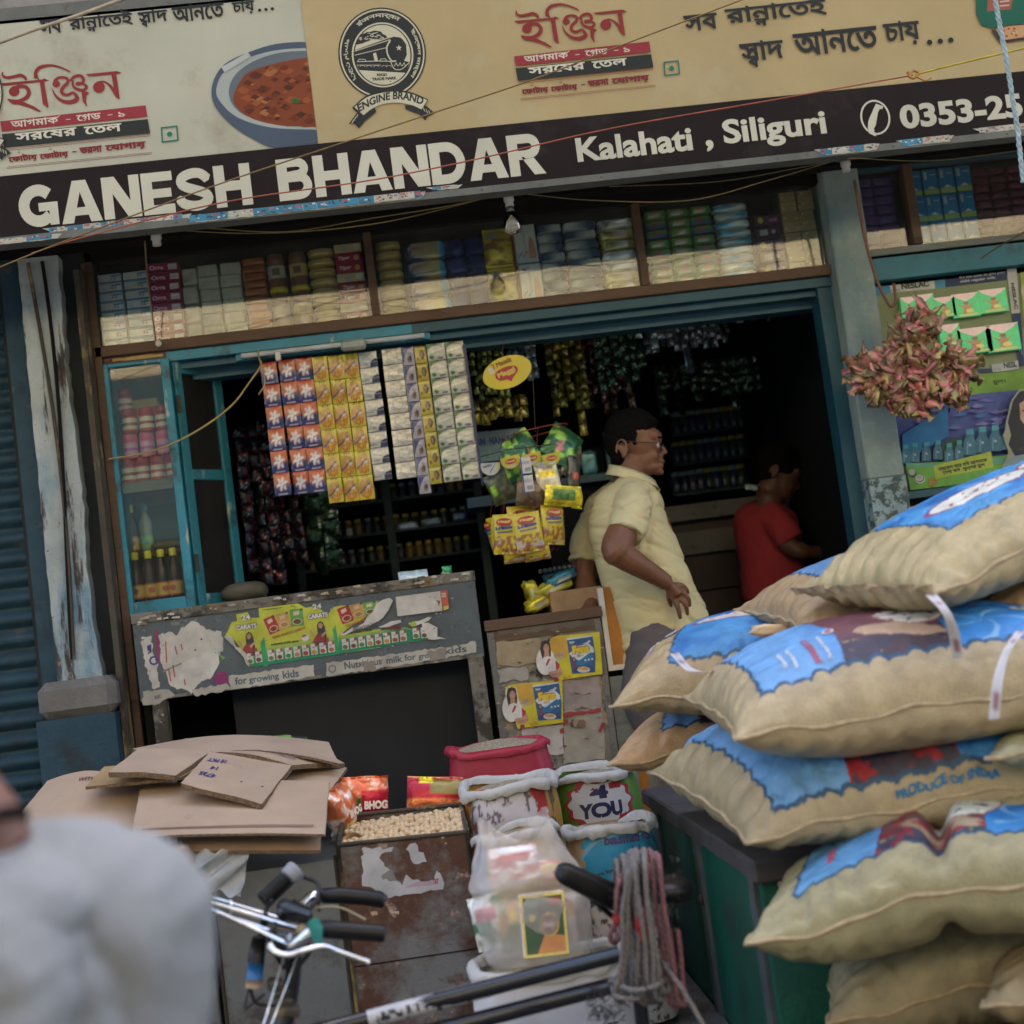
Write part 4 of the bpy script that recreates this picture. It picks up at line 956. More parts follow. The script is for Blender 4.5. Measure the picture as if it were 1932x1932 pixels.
def pE_(U,V_):
    c=col3(U,(.5,.49,.42));n=fbm(U*2,V_*6,1.6,2);c=mixc(c,(.66,.65,.58),ss(.45,.7,n));c=mixc(c,(.28,.28,.25),ss(.38,.3,n)*.8);c=mixc(c,(.3,.3,.28),(np.abs(np.hypot((U-.5)/.3,(V_-.55)/.35)-.9)<.07)*.6);return mixc(c,(.22,.21,.19),((V_>.96) | (V_<.03))*1.)  # pale and dark noise streaks put the film's shine into its colour
def pF_(U,V_):
    c=col3(U,(.34,.33,.37));d=np.hypot((U-1)/.95,(V_-.0)/.95);c=mixc(c,(.03,.045,.17),((d>1) & (V_>.2))*1.);c=mixc(c,(.22,.12,.08),(np.hypot((U-.6)/.2,(V_-.3)/.17)<1)*1.);c=mixc(c,(.06,.04,.04),(np.hypot((U-.66)/.14,(V_-.38)/.14)<1)*1.)
    c=mixc(c,(.15,.15,.22),((V_>.55) & (V_<.7) & (U>.4) & (np.sin(U*45)>0))*.7);return mixc(c,(.5,.5,.5),((U<.03) | (V_<.03))*.7)
def pG_(U,V_):
    c=col3(U,(.4,.34,.03));c=mixc(c,(.07,.05,.03),(np.hypot((U-.62)/.2,(V_-.5)/.28)<1)*1.);c=mixc(c,(.3,.16,.08),(np.hypot((U-.56)/.1,(V_-.48)/.17)<1)*1.);c=mixc(c,(.2,.1,.02),(np.hypot((U-.22)/.1,(V_-.25)/.1)<1)*1.);c=mixc(c,(.6,.55,.3),((V_>.78) & (V_<.85))*.8);return mixc(c,(.25,.2,.02),((V_>.95) | (U>.93))*1.)
def pH_(U,V_):
    c=col3(U,(.44,.45,.38));d=np.hypot((U-.5)/.62,(V_-.15)/.72);c=mixc(c,(.05,.14,.06),((d>1) & (V_>.35) & (U<.55))*1.);c=mixc(c,(.3,.31,.27),(np.abs(d-1)<.05)*1.);c=mixc(c,(.6,.6,.52),(np.abs(V_-.45-.25*U)<.04)*.9)
    c=mixc(c,(.05,.16,.06),(np.hypot((U-.2)/.13,(V_-.2)/.1)<1)*1.);c=mixc(c,(.06,.07,.15),((V_>.1) & (V_<.17) & (U>.5) & (U<.85))*.8);return mixc(c,(.2,.21,.18),((V_>.96) | (V_<.035) | (U<.04) | (U>.96))*1.)
def sachet(w,h,paint,bul=.004,seed=0,nx=17,ny=19):
    u=np.linspace(0,1,nx);v=np.linspace(0,1,ny);U,V_=np.meshgrid(u,v,indexing='ij')
    b=np.sin(np.pi*U)**.6*np.sin(np.pi*V_)**.6;n=(fbm(U*4+seed,V_*4,1.3,seed)-.5)*.003
    P=np.stack([(U-.5)*w*.99,-bul*b+n,(V_-1)*h*.985],-1);g=G();g.grid(P,paint(U,V_),True)
    P2_=P.copy();P2_[...,1]=bul*b*.6+n+.0008;g.grid(P2_,paint(U,V_)*0+.35,True,flip=True);return g
SY_=.03
strips=[
 (490,685,31,6,41.8,pA_,'sachet','orange and blue detergent sachet strip hanging leftmost, apart from its double neighbour'),
 (525,680,30,6,42,pA_,'sachet','left half of the pair of orange and blue sachet strips'),
 (556,677,31,6,42,pA_,'sachet','right half of the pair of orange and blue sachet strips, against the yellow ones'),
 (588,675,28.5,6,45.6,pC_,'sachet','left of the three yellow and orange rayed sachet strips'),
 (617,672,28.5,6,45.6,pC_,'sachet','middle of the three yellow and orange rayed sachet strips'),
 (646,669,28.5,6,45.6,pC_,'sachet','right of the three yellow and orange rayed sachet strips'),
 (676,666,34,8,30,pD_,'silverfilm','silver sachet strip with navy corners beside the yellow strips'),
 (719,659,37,8,30.5,pE_,'silverfilm','wide plain silvery cream sachet strip in the middle of the row'),
 (757,656,22,8,34.3,pF_,'sachet','narrow lavender and blue sachet strip with brown portraits, hanging lowest'),
 (780,654,22.5,8,32.3,pG_,'sachet','narrow mustard yellow sachet strip with dark heads'),
 (804,650,34.5,8,32.4,pH_,'silverfilm','left of the two silver sachet strips with green corners'),
 (840,646,33.5,8,32.4,pH_,'silverfilm','right of the two silver sachet strips with green corners, beside the dark gap')]
mesh_cache={}
for (u,v,wp_,n,pit,pf,mm,lb) in strips:
    p=W(u,v,SY_);q=W(u+wp_,v-wp_*.115,SY_);w_=q.x-p.x;r_=W(u+pit*.112,v+pit,SY_);h_=p.z-r_.z
    st=T('sachet_strip',lb,'sachet strip',((p.x+q.x)/2,SY_+random.uniform(-.006,.006),p.z),'sachet strips hanging in a row',rot=(random.uniform(-.01,.03),0,random.uniform(-.06,.06)))
    key=(pf.__name__,)
    for i in range(n):
        kk=(pf.__name__,i % 2)
        if kk not in mesh_cache: o=sachet(w_,h_,pf,seed=i+len(mesh_cache)).build('sachet',M[mm],st,world=False);mesh_cache[kk]=o.data
        else: o=bpy.data.objects.new('sachet',mesh_cache[kk]);link(o,st)
        o.location=(math.sin(i*1.3+u)*.001,math.sin(i*.9+u)*.003,-i*h_);o.rotation_euler=(random.uniform(-.06,.06),0,random.uniform(-.09,.09));
o=G().bx(-.004,.004,-.01,.01,-.5,0).build('blue_strip',mat('navy_ribbon',(.015,.02,.09),rough=.4));p=W(876,650,SY_);place(o,tuple(p));tag(o,'narrow navy blue strip edge hanging at the right end of the sachet row','strip')
rod=G().tube([W(470,668,.05),W(880,632,.05)],.003,6).build('hanging_rod',M['rustpost']);tag(rod,'thin wire rod under the beam from which sachet strips hang','rod')
# ------------------------------------------------------------------ counter with torn posters
CT=T('shop_counter','grey shop counter covered in torn spice posters over a dark hollow front','counter',(-.35,-.1,.6))
cx0,cx1,cz0,cz1=-.912,.22,1.53,1.812
M['counterpaint']=mat('grey_counter_paint',(.07,.09,.1),rough=.6,vs=6,bump=.2,spots=[((.2,.19,.16),14,.62,.7),((.03,.03,.03),8,.58,.7)])
M['counteredge']=mat('scuffed_edge',(.17,.16,.13),rough=.85,vs=14,bump=.5,spots=[((.04,.035,.025),12,.48,.58),((.42,.38,.3),18,.6,.68),((.2,.13,.05),10,.58,.68)])
G().bx(cx0,cx1,-.1,-.06,cz0,cz1-.035).build('front_panel',M['counterpaint'],CT)
G().bx(cx0-.003,cx1+.003,-.104,.34,cz1-.035,cz1,bev=.003).build('counter_top',M['counteredge'],CT)
G().bx(cx0,cx1,-.1008,-.1,cz0-.006,cz0+.004).build('bottom_edge_strip',M['counteredge'],CT)
G().bx(cx0+.035,cx0+.08,-.1,-.05,.6,cz0-.006).build('leg',M['counteredge'],CT);G().bx(cx1-.055,cx1-.005,-.1,-.05,.6,cz0-.006).build('leg',M['counteredge'],CT)
G().bx(W(455,1450,.05).x,cx1,.04,.06,.6,cz0).build('inner_board',M['darkpanel'],CT)
G().bx(cx0,cx1,.3,.32,.6,cz1-.035).build('back_board',M['soffit'],CT);G().bx(cx0,cx0+.03,-.06,.3,.6,cz1-.04).build('side_board',M['soffit'],CT)
CY=-.1
def fz(sx,sy,sc,Y=CY):
    def f(x,y): p=W((sx+x/sc)/1.9876,(sy+y/sc)/1.9876,Y);return (p.x,p.z)
    p,q=f(0,0),f(100,-13);f.s=math.hypot(q[0]-p[0],q[1]-p[1])/100.8;return f
fb=fz(400,2050,1.288);fp=fz(840,2180,2.415)
a=Art((0,CY,0),(1,0,0),(0,0,1),lift=.0008)
PG=lambda f,pts,col,am=0,st=.01,sd=0: a.fill([jag([f(*p) for p in pts],am,st,sd) if am else [f(*p) for p in pts]],col)
# torn white paper on the left
WH=(.46,.44,.39)
PG(fb,[(165,440),(215,430),(225,520),(245,560),(255,680),(228,690),(205,640),(185,560)],WH,.004,.008,1)
PG(fb,[(232,405),(245,400),(258,500),(262,560),(246,555),(238,470)],(.25,.02,.09));PG(fb,[(300,415),(312,412),(325,520),(312,600),(305,520)],(.33,.06,.1))
PG(fb,[(250,430),(300,410),(340,430),(360,390),(420,360),(470,385),(500,400),(530,430),(545,490),(550,520),(500,600),(450,660),(410,712),(380,690),(340,690),(300,660),(262,560),(255,480)],WH,.005,.01,2)
PG(fb,[(470,400),(555,410),(562,505),(520,520),(490,470)],(.43,.42,.37),.004,.01,3);PG(fb,[(485,440),(510,470),(560,545),(575,535),(540,520),(500,455)],(.12,.3,.03))
PG(fb,[(360,560),(530,500),(545,560),(500,640),(450,650),(470,600),(390,630),(350,650)],(.5,.49,.45),.004,.01,4);PG(fb,[(270,600),(360,560),(365,566),(275,608)],(.2,.19,.17))
PG(fb,[(510,640),(545,600),(580,610),(590,660),(540,665)],(.22,.02,.12),.003,.008,5);PG(fb,[(195,480),(215,470),(218,510),(200,520)],(.03,.04,.15));a.ring(*fb(228,550),.012,.012,.006,(.03,.05,.2))
for x0,y0,x1,y1 in ((330,480,340,520),(300,590,310,650),(320,570,330,630),(285,460,290,560),(360,470,366,500),(375,640,380,670)): a.line([fb(x0,y0),fb(x1,y1)],.004,(.36,.05,.06))
PG(fb,[(175,700),(300,690),(330,715),(235,765),(175,765)],(.33,.31,.27),.004,.012,6);a.text('REC',*fb(235,738),.022,.012,(.06,.08,.14),.08,.12);PG(fb,[(140,360),(165,355),(178,375),(150,380)],(.5,.48,.4),.002,.006,7)
# lower printed strip
PG(fb,[(590,625),(1000,570),(1005,625),(760,668),(600,690)],(.4,.38,.32),.003,.012,8);PG(fb,[(1060,562),(1450,510),(1500,500),(1700,478),(1780,455),(1785,510),(1500,560),(1060,625)],(.4,.38,.32),.003,.012,9);PG(fb,[(410,690),(580,660),(600,690),(430,722)],(.34,.32,.28),.004,.01,10)
def tx2(f,s,x0,y0,x1,h,col,bold=0,sl_=.13):
    p,q,t=f(x0,y0),f(x1,y0-(x1-x0)*sl_),f(x0,y0-h)
    a.text(s,p[0],p[1],math.hypot(q[0]-p[0],q[1]-p[1]),math.hypot(t[0]-p[0],t[1]-p[1]),col,bold,math.atan2(q[1]-p[1],q[0]-p[0]))
NV=(.05,.09,.13)
tx2(fb,'for',622,668,680,36,NV,.05);tx2(fb,'growing',690,668,835,38,NV,.05,.15);tx2(fb,'kids',852,638,930,38,NV,.05,.12)
tx2(fb,'Nutritious',1150,592,1330,34,NV,.05);tx2(fb,'milk',1352,566,1430,32,NV,.05);tx2(fb,'for',1440,552,1495,30,NV,.05);tx2(fb,'growing',1508,552,1625,34,NV,.05);tx2(fb,'kids',1635,522,1740,34,NV,.05)
PG(fb,[(1235,560),(1300,555),(1300,600),(1240,600)],(.2,.18,.15),.005,.01,11);PG(fb,[(1550,505),(1640,490),(1640,545),(1560,550)],(.22,.2,.17),.005,.01,12);a.ring(*fb(1090,590),.011,.011,.003,NV)
# yellow-green spice poster (three repeats, torn)
YL=(.42,.45,.04);GN=(.01,.24,.12);GM=(.16,.36,.06)
def posterbg(pts,sd):
    PG(fp,pts,YL,.003,.02,sd)
posterbg([(70,370),(120,360),(110,300),(215,280),(240,330),(320,330),(315,240),(660,195),(740,240),(820,225),(870,250),(940,300),(990,235),(1060,220),(1150,215),(1400,175),(1350,260),(1270,330),(1130,420),(1060,480),(1000,520),(700,560),(340,640),(180,640),(90,530),(10,500)],21)
def band(y0,y1,c,x0=60,x1=1830):
    PG(fp,[(x0+(y0-500)*.3,y0+.0),(x1,y0-(x1-x0)*.145),(x1,y1-(x1-x0)*.145),(x0+(y0-500)*.3+80,y1)],c)
for k in range(8): 
    t=k/7;c=tuple(np.array(YL)*(1-t)+np.array(GN)*t);x0=120+k*14;y0=600+k*14
    PG(fp,[(x0,y0),(1045,y0-(1045-x0)*.15),(1045,660),(250,775)],c)
for k in range(5):
    t=k/4;c=tuple(np.array(YL)*(1-t)+np.array(GN)*t);x0=1050;y0=520+k*14
    PG(fp,[(x0,y0-40),(1420,y0-100),(1640,400+k*8),(1850,470),(1850,525),(1045,655)],c) if k>1 else PG(fp,[(x0,y0-40),(1420,y0-90),(1420,600),(1045,655)],c)
PG(fp,[(330,560),(365,500),(400,770),(360,775)],(.02,.28,.1));PG(fp,[(985,440),(1010,395),(1050,655),(1020,660)],(.02,.28,.1))
def packbox(x,y,w,h,rot,c,dish):
    r_=R(rot);cs,sn=math.cos(r_),math.sin(r_);q=lambda u,v: fp(x+u*cs-v*sn,y+u*sn+v*cs)
    a.fill([[q(0,0),q(w,0),q(w,h),q(0,h)]],c);a.fill([[q(w*.5+w*.38*math.cos(t),h*.74+h*.2*math.sin(t)) for t in np.linspace(0,-6.28,14)]],(.45,.4,.3));a.fill([[q(w*.5+w*.3*math.cos(t),h*.74+h*.15*math.sin(t)) for t in np.linspace(0,-6.28,14)]],dish)
    a.fill([[q(w*.25,h*.16),q(w*.7,h*.12),q(w*.7,h*.34),q(w*.25,h*.38)]],(.5,.42,.3));a.fill([[q(w*.8,0),q(w,0),q(w,h*.12),q(w*.8,h*.12)]],(.08,.04,.03))
packbox(355,345,105,155,-24,(.33,.02,.03),(.2,.03,.01));packbox(595,255,118,155,-5,(.1,.28,.05),(.1,.06,.01));packbox(468,300,112,145,-13,(.48,.27,.06),(.35,.18,.03))
packbox(1022,250,112,150,-20,(.33,.02,.03),(.2,.03,.01));packbox(1255,195,118,120,-8,(.1,.28,.05),(.1,.06,.01));packbox(1142,218,112,130,-14,(.48,.27,.06),(.35,.18,.03))
def woman(x,y,k):
    E=lambda cx,cy,rx,ry,c: a.fill([[fp(x+(cx+rx*math.cos(t))*k,y+(cy+ry*math.sin(t))*k) for t in np.linspace(0,-6.28,16)[:-1]]],c)
    Q=lambda pts,c: a.fill([[fp(x+p[0]*k,y+p[1]*k) for p in pts]],c)
    Q([(-30,20),(-15,-5),(20,-8),(40,30),(60,130),(75,200),(-60,200),(-20,110)],(.035,.03,.035));E(2,22,20,28,(.4,.22,.14));Q([(-25,95),(30,90),(45,160),(-70,180),(-50,130)],(.24,.03,.03));Q([(50,130),(75,130),(80,190),(55,190)],(.25,.04,.03));Q([(-100,70),(-80,60),(-50,110),(-65,125)],(.42,.25,.16));Q([(10,110),(60,60),(65,75),(20,130)],(.45,.27,.17));Q([(-22,-2),(0,-18),(28,-2),(22,8),(0,-4),(-18,10)],(.03,.02,.02))
woman(225,475,1.0);woman(872,378,1.0)
for (x0,y0) in ((115,405),(760,305)):
    tx2(fp,'24',x0+45,y0-50,x0+125,46,(.06,.05,.04),.22,.12);tx2(fp,'24',x0+45,y0-50,x0+125,46,(.6,.6,.55),.08,.12)
    tx2(fp,'CARATS',x0-4,y0+42,x0+188,50,(.05,.04,.03),.28,.13);tx2(fp,'CARATS',x0,y0+40,x0+184,44,(.62,.6,.55),.1,.13)
for (x0,y0) in ((445,525),(1110,420)): tx2(fp,'hindi swad ki, zaika ki',x0,y0,x0+295 if x0<1000 else x0+200,30,(.4,.1,.02),.06,.32 if x0<1000 else .35)
tx2(fp,'AGMARK PURE spices',425,588,680,22,(.04,.06,.02),.12,.15);tx2(fp,'AGMARK PURE',1110,482,1340,20,(.04,.06,.02),.12,.15)
a.ell(*fp(738,508),34*fp.s,34*fp.s,(.5,.5,.48),18);a.ell(*fp(732,500),26*fp.s,20*fp.s,(.35,.06,.04),14,20,200)
tx2(fp,'www.24carats',350,265,525,12,(.06,.06,.03),.05,.13)
cc=[(.1,.15,.03),(.12,.05,.03),(.03,.2,.05),(.35,.2,.06),(.3,.04,.02),(.4,.22,.05),(.25,.07,.03),(.33,.1,.05)]
def packets(xs_):
    for i,(x,y) in enumerate(xs_):
        a.fill([[fp(x,y),fp(x+58,y-8),fp(x+68,y+88),fp(x+8,y+98)]],(.5,.48,.44));c=cc[i % 8]
        a.fill([[fp(x+10+(24+24*math.cos(t)),y+70+20*math.sin(t)) for t in np.linspace(0,-6.28,12)[:-1]]],c);a.fill([[fp(x+36,y-4),fp(x+58,y-8),fp(x+60,y+20),fp(x+40,y+24)]],(.25,.04,.05));a.fill([[fp(x+14,y+24),fp(x+40,y+20),fp(x+42,y+34),fp(x+16,y+38)]],(.3,.29,.25))
packets([(205,655),(283,640)]);packets([(395+78*i,625-11*i) for i in range(8)]);packets([(1065+75*i,525-11*i) for i in range(8)]);packets([(1705,425),(1780,420)])
# torn white scraps over the poster
PG(fp,[(1055,480),(1270,375),(1345,280),(1380,205),(1500,150),(1530,175),(1490,260),(1440,330),(1400,360),(1320,400),(1200,430),(1090,490)],(.5,.48,.43),.006,.02,31)
PG(fp,[(1400,410),(1480,380),(1600,350),(1605,372),(1500,410),(1420,420)],(.5,.48,.43),.004,.015,32);PG(fp,[(1670,380),(1800,345),(1880,325),(1800,380),(1720,410),(1690,405)],(.5,.48,.43),.004,.015,33)
PG(fp,[(1790,380),(1850,375),(1932,420),(1932,500),(2010,520),(1900,530),(1850,525),(1840,480),(1800,430)],(.5,.48,.43),.006,.02,34);a.ell(*fp(1712,388),32*fp.s,22*fp.s,(.3,.42,.03),14)
tx2(fp,'growing kids',1170,460,1410,48,(.1,.1,.09),.06,.22);PG(fp,[(1480,415),(1600,402),(1605,435),(1490,440)],(.15,.03,.03))
PG(fp,[(0,500),(70,490),(110,590),(200,650),(235,775),(205,750),(150,650),(60,560)],(.42,.4,.35),.004,.015,35)
# blank torn card at right
PG(fb,[(1395,243),(1610,215),(1622,310),(1405,337)],(.47,.45,.4));PG(fb,[(1610,213),(1645,209),(1652,298),(1625,308)],(.42,.08,.05));PG(fb,[(1625,290),(1652,285),(1652,300),(1630,308)],(.5,.4,.05));PG(fb,[(1592,258),(1612,262),(1605,288)],(.2,.08,.03));tx2(fb,'ZEE',1616,245,1640,20,(.5,.4,.3),.1,.1)
q=random.Random(4)
for i in range(60):
    x,y=q.uniform(150,1750),q.uniform(0,1);p=fb(x,345-(x-120)*.142+q.uniform(2,40));w_=q.uniform(.003,.016)
    a.poly(jag([(p[0]-w_,p[1]),(p[0]+w_,p[1]-.002),(p[0]+w_*.8,p[1]+.006),(p[0]-w_*.7,p[1]+.005)],.0015,.004,i),q.choice([(.35,.3,.22),(.45,.42,.36),(.08,.06,.04),(.2,.14,.08)]))
for i in range(70):
    x=q.uniform(150,1780);p=fb(x,360-(x-120)*.142+q.uniform(10,370));w_=q.uniform(.001,.004);a.ell(p[0],p[1],w_,w_*.8,q.choice([(.03,.03,.03),(.4,.38,.33)]),6)
a.build('torn_posters',M['printworn'],CT)
# curl of paper sticking up, sheet of plastic on the ledge
o=pouch(.1,.035,.01,P2((.3,.38,.4),noise_=.5),nz=1.5,seed=3).build('plastic_scrap',M['packfoil']);place(o,(.02,0,1.812),(-.5,0,.1));tag(o,'crumpled clear plastic scrap lying on the counter ledge','plastic scrap')
o=pouch(.035,.03,.012,P2((.03,.2,.08),noise_=.5),nz=1.5,seed=8).build('green_wrapper',M['packfoil']);place(o,(.135,-.02,1.812),(0,0,.4));tag(o,'tiny green wrapper near the right end of the counter','wrapper')
o=puff(.16,.07,.14,P2((.05,.045,.03),noise_=.4),e=.8,nz=.2).build('small_sack',M['packmatt']);place(o,(-.56,.1,1.812));tag(o,'small dark sack slumped on the counter behind the casement door','sack')

# ------------------------------------------------------------------ side cupboard with soap posters
FC=T('side_cupboard','old cupboard with two washing powder posters and peeling paint right of the counter','cupboard',(.43,-.1,.6))
M['peelcup']=mat('peeling_cupboard',(.2,.19,.16),rough=.85,vs=7,bump=.6,bs=40,spots=[((.33,.26,.15),9,.5,.58),((.05,.045,.035),11,.54,.6),((.3,.29,.26),22,.6,.66),((.2,.05,.04),26,.69,.73)])
G().bx(.238,.622,-.1,-.07,.6,1.6).build('front_panel',M['peelcup'],FC)
G().bx(.232,.63,-.112,.3,1.603,1.64,bev=.003).build('wooden_top',M['wood'],FC)
G().bx(.24,.26,-.104,-.1,.6,1.6).build('left_stile',M['cement'],FC);G().bx(.6,.62,-.104,-.1,.6,1.6).build('right_stile',M['cement'],FC);G().bx(.26,.6,-.104,-.1,1.565,1.6).build('top_rail',M['wood'],FC)
ff=fz(1860,2340,4.391)
a=Art((0,-.1,0),(1,0,0),(0,0,1),lift=.005)
PF=lambda pts,col,am=0,st=.01,sd=0: a.fill([jag([ff(*p) for p in pts],am,st,sd) if am else [ff(*p) for p in pts]],col)
q=random.Random(9)
for (x0,y0,x1,y1,c) in ((10,60,1600,180,(.1,.08,.06)),(0,300,740,720,(.3,.24,.14)),(20,760,500,960,(.33,.31,.27)),(1080,930,1700,1180,(.3,.24,.22)),(1100,1180,1720,1420,(.27,.23,.21)),(420,1700,1100,2200,(.4,.38,.35)),(1080,1440,1760,2300,(.3,.28,.23))):
    PF([(x0,y0),(x1,y0-(x1-x0)*.1),(x1+30,y1-(x1-x0)*.1),(x0+30,y1)],c,.006,.02,int(x0))
for i in range(170):
    x,y=q.uniform(20,1750),q.uniform(100,2500);w_=q.uniform(8,55)
    PF([(x-w_,y),(x,y-w_*.35),(x+w_,y-4),(x+w_*.2,y+w_*.3)],q.choice([(.36,.3,.2),(.42,.4,.36),(.08,.07,.05),(.28,.2,.1),(.26,.05,.04) if y>1300 and x>1000 else (.2,.19,.17),(.15,.16,.17)]),.0025,.006,i)
for (p_) in ([(1090,1470),(1400,1430),(1720,1380),(1720,1430),(1400,1490),(1240,1520),(1110,1540)],[(1040,1730),(1110,1700),(1120,1790),(1050,1800)],[(1670,1760),(1740,1610),(1800,1640),(1720,1790)],[(1090,1570),(1180,1560),(1180,1640),(1100,1680)]): PF(p_,(.27,.03,.03),.003,.01,5)
for i in range(4): x=1260+i*50;PF([(x-50,1640+i*20-60*(i%2)),(x,1560),(x+60,1600),(x+50,1680),(x-20,1700)],((.06,.05,.04),(.33,.2,.12),(.1,.12,.08),(.2,.1,.07))[i],.004,.01,i)
def fena(dx,dy,top):
    Q=lambda pts,c: PF([(x+dx,y+dy) for x,y in pts],c)
    E=lambda cx_,cy_,rx,ry,c: a.fill([[ff(dx+cx_+rx*math.cos(t),dy+cy_+ry*math.sin(t)) for t in np.linspace(0,-6.28,20)[:-1]]],c)
    Y1=(.52,.46,.02);OR=(.5,.3,.04)
    if top: Q([(370,230),(430,210),(1140,140),(1190,830),(560,925),(500,930),(330,800),(240,420)],Y1)
    else: Q([(200,250),(240,240),(1085,150),(1100,860),(470,945),(350,960),(240,560),(150,290)],Y1)
    Q([(330,240),(590,215),(640,480),(600,560),(480,590),(440,560),(340,420)],OR)
    E(250,620,150,230,(.6,.58,.53));Q([(150,330),(230,270),(330,290),(360,420),(350,640),(160,600)],(.58,.56,.5)) if not top else None
    Q([(190,300),(250,275),(320,300),(345,440),(340,560),(300,560),(240,540),(205,590),(165,430)],(.03,.02,.02));E(268,410,48,75,(.4,.22,.15));Q([(235,470),(310,470),(320,560),(230,560)],(.38,.21,.14))
    Q([(215,560),(290,540),(400,560),(470,640),(440,780),(320,820),(240,700)],(.58,.57,.54));Q([(300,575),(335,590),(285,690),(255,700),(265,660)],(.35,.03,.03));Q([(415,600),(490,680),(470,780),(430,790)],(.35,.03,.03))
    Q([(300,800),(440,770),(500,700),(540,820),(480,880),(370,890),(330,860)],(.45,.25,.17));Q([(330,840),(520,800),(525,820),(370,880)],(.36,.19,.12));Q([(390,900),(460,890),(470,950),(400,960)],(.3,.02,.03))
    E(300,360,20,5,(.02,.01,.01));E(290,385,8,5,(.02,.01,.01));E(250,388,8,5,(.02,.01,.01));E(275,445,16,6,(.5,.2,.18))
    Q([(600,250),(1025,190),(1075,540),(1070,800),(690,830),(640,520)],(.02,.09,.2));Q([(600,250),(1025,190),(1028,215),(605,278)],(.5,.55,.58))
    Q([(640,500),(760,380),(960,330),(1040,400),(1050,470),(900,560),(820,620),(700,560)],(.5,.55,.6));Q([(660,640),(820,600),(1000,470),(1045,520),(1050,560),(880,690),(700,700)],(.02,.13,.27));Q([(850,345),(960,290),(955,270),(1000,290),(960,330)],(.5,.5,.52))
    def t3(s,x0,y0,x1,h,c,b,sl=.16):
        p,q_,t=ff(dx+x0,dy+y0),ff(dx+x1,dy+y0-(x1-x0)*sl),ff(dx+x0,dy+y0-h);a.text(s,p[0],p[1],math.hypot(q_[0]-p[0],q_[1]-p[1]),t[1]-p[1],c,b,math.atan2(q_[1]-p[1],q_[0]-p[0]))
    t3('Fena',700,525,990,165,(.33,.03,.02),.3);t3('Fena',706,518,984,150,(.58,.46,.03),.15);t3('Super',650,345,735,50,(.45,.5,.55),.1);t3('ultra',770,555,880,40,(.5,.3,.05),.1)
    E(720,600,34,48,(.03,.02,.03));E(722,598,20,30,(.33,.18,.12));Q([(680,660),(760,650),(770,740),(690,760)],(.12,.05,.1));Q([(690,780),(800,690),(1040,700),(1060,790),(700,800)],(.03,.05,.15))
    for k in range(3): E(910+k*55,605-k*10,16,16,(.5,.52,.55))
    E(880,760,105,50,(.5,.5,.5));t3('Fena',805,775,955,62,(.5,.25,.03),.2,.06);t3('Rs.10',555,915,680,50,(.5,.2,.03),.1);t3('SAFEDI',405,560,545,48,(.3,.28,.25),.12,.3);t3('WHITE',430,610,550,42,(.4,.4,.35),.12,.3)
fena(0,760,False);fena(555,-10,True)
a.build('posters',M['printworn'],FC)
# framed boards to the right
FB=T('framed_board','pale wooden frame holding an orange board, leaning between cupboard and standing man','framed board',(.66,-.06,.9))
G().bx(.628,.645,-.09,-.06,1.42,1.7).build('frame_side',M['paper'],FB);G().bx(.645,.76,-.09,-.06,1.42,1.437).build('frame_bottom',M['paper'],FB);G().bx(.645,.76,-.075,-.06,1.437,1.7).build('board',mat('orange_board',(.42,.17,.02),rough=.5),FB)
FB=T('leaning_panel','grey panel with an orange strip leaning below the framed board beside the sacks','panel',(.68,-.06,.6))
G().bx(.626,.68,-.09,-.06,.8,1.40).build('grey_panel',M['oldwood'],FB);G().bx(.68,.71,-.085,-.06,.8,1.40).build('orange_strip',bpy.data.materials['orange_board'],FB);G().bx(.71,.78,-.088,-.06,.8,1.4).build('pale_panel',M['peelcup'],FB)
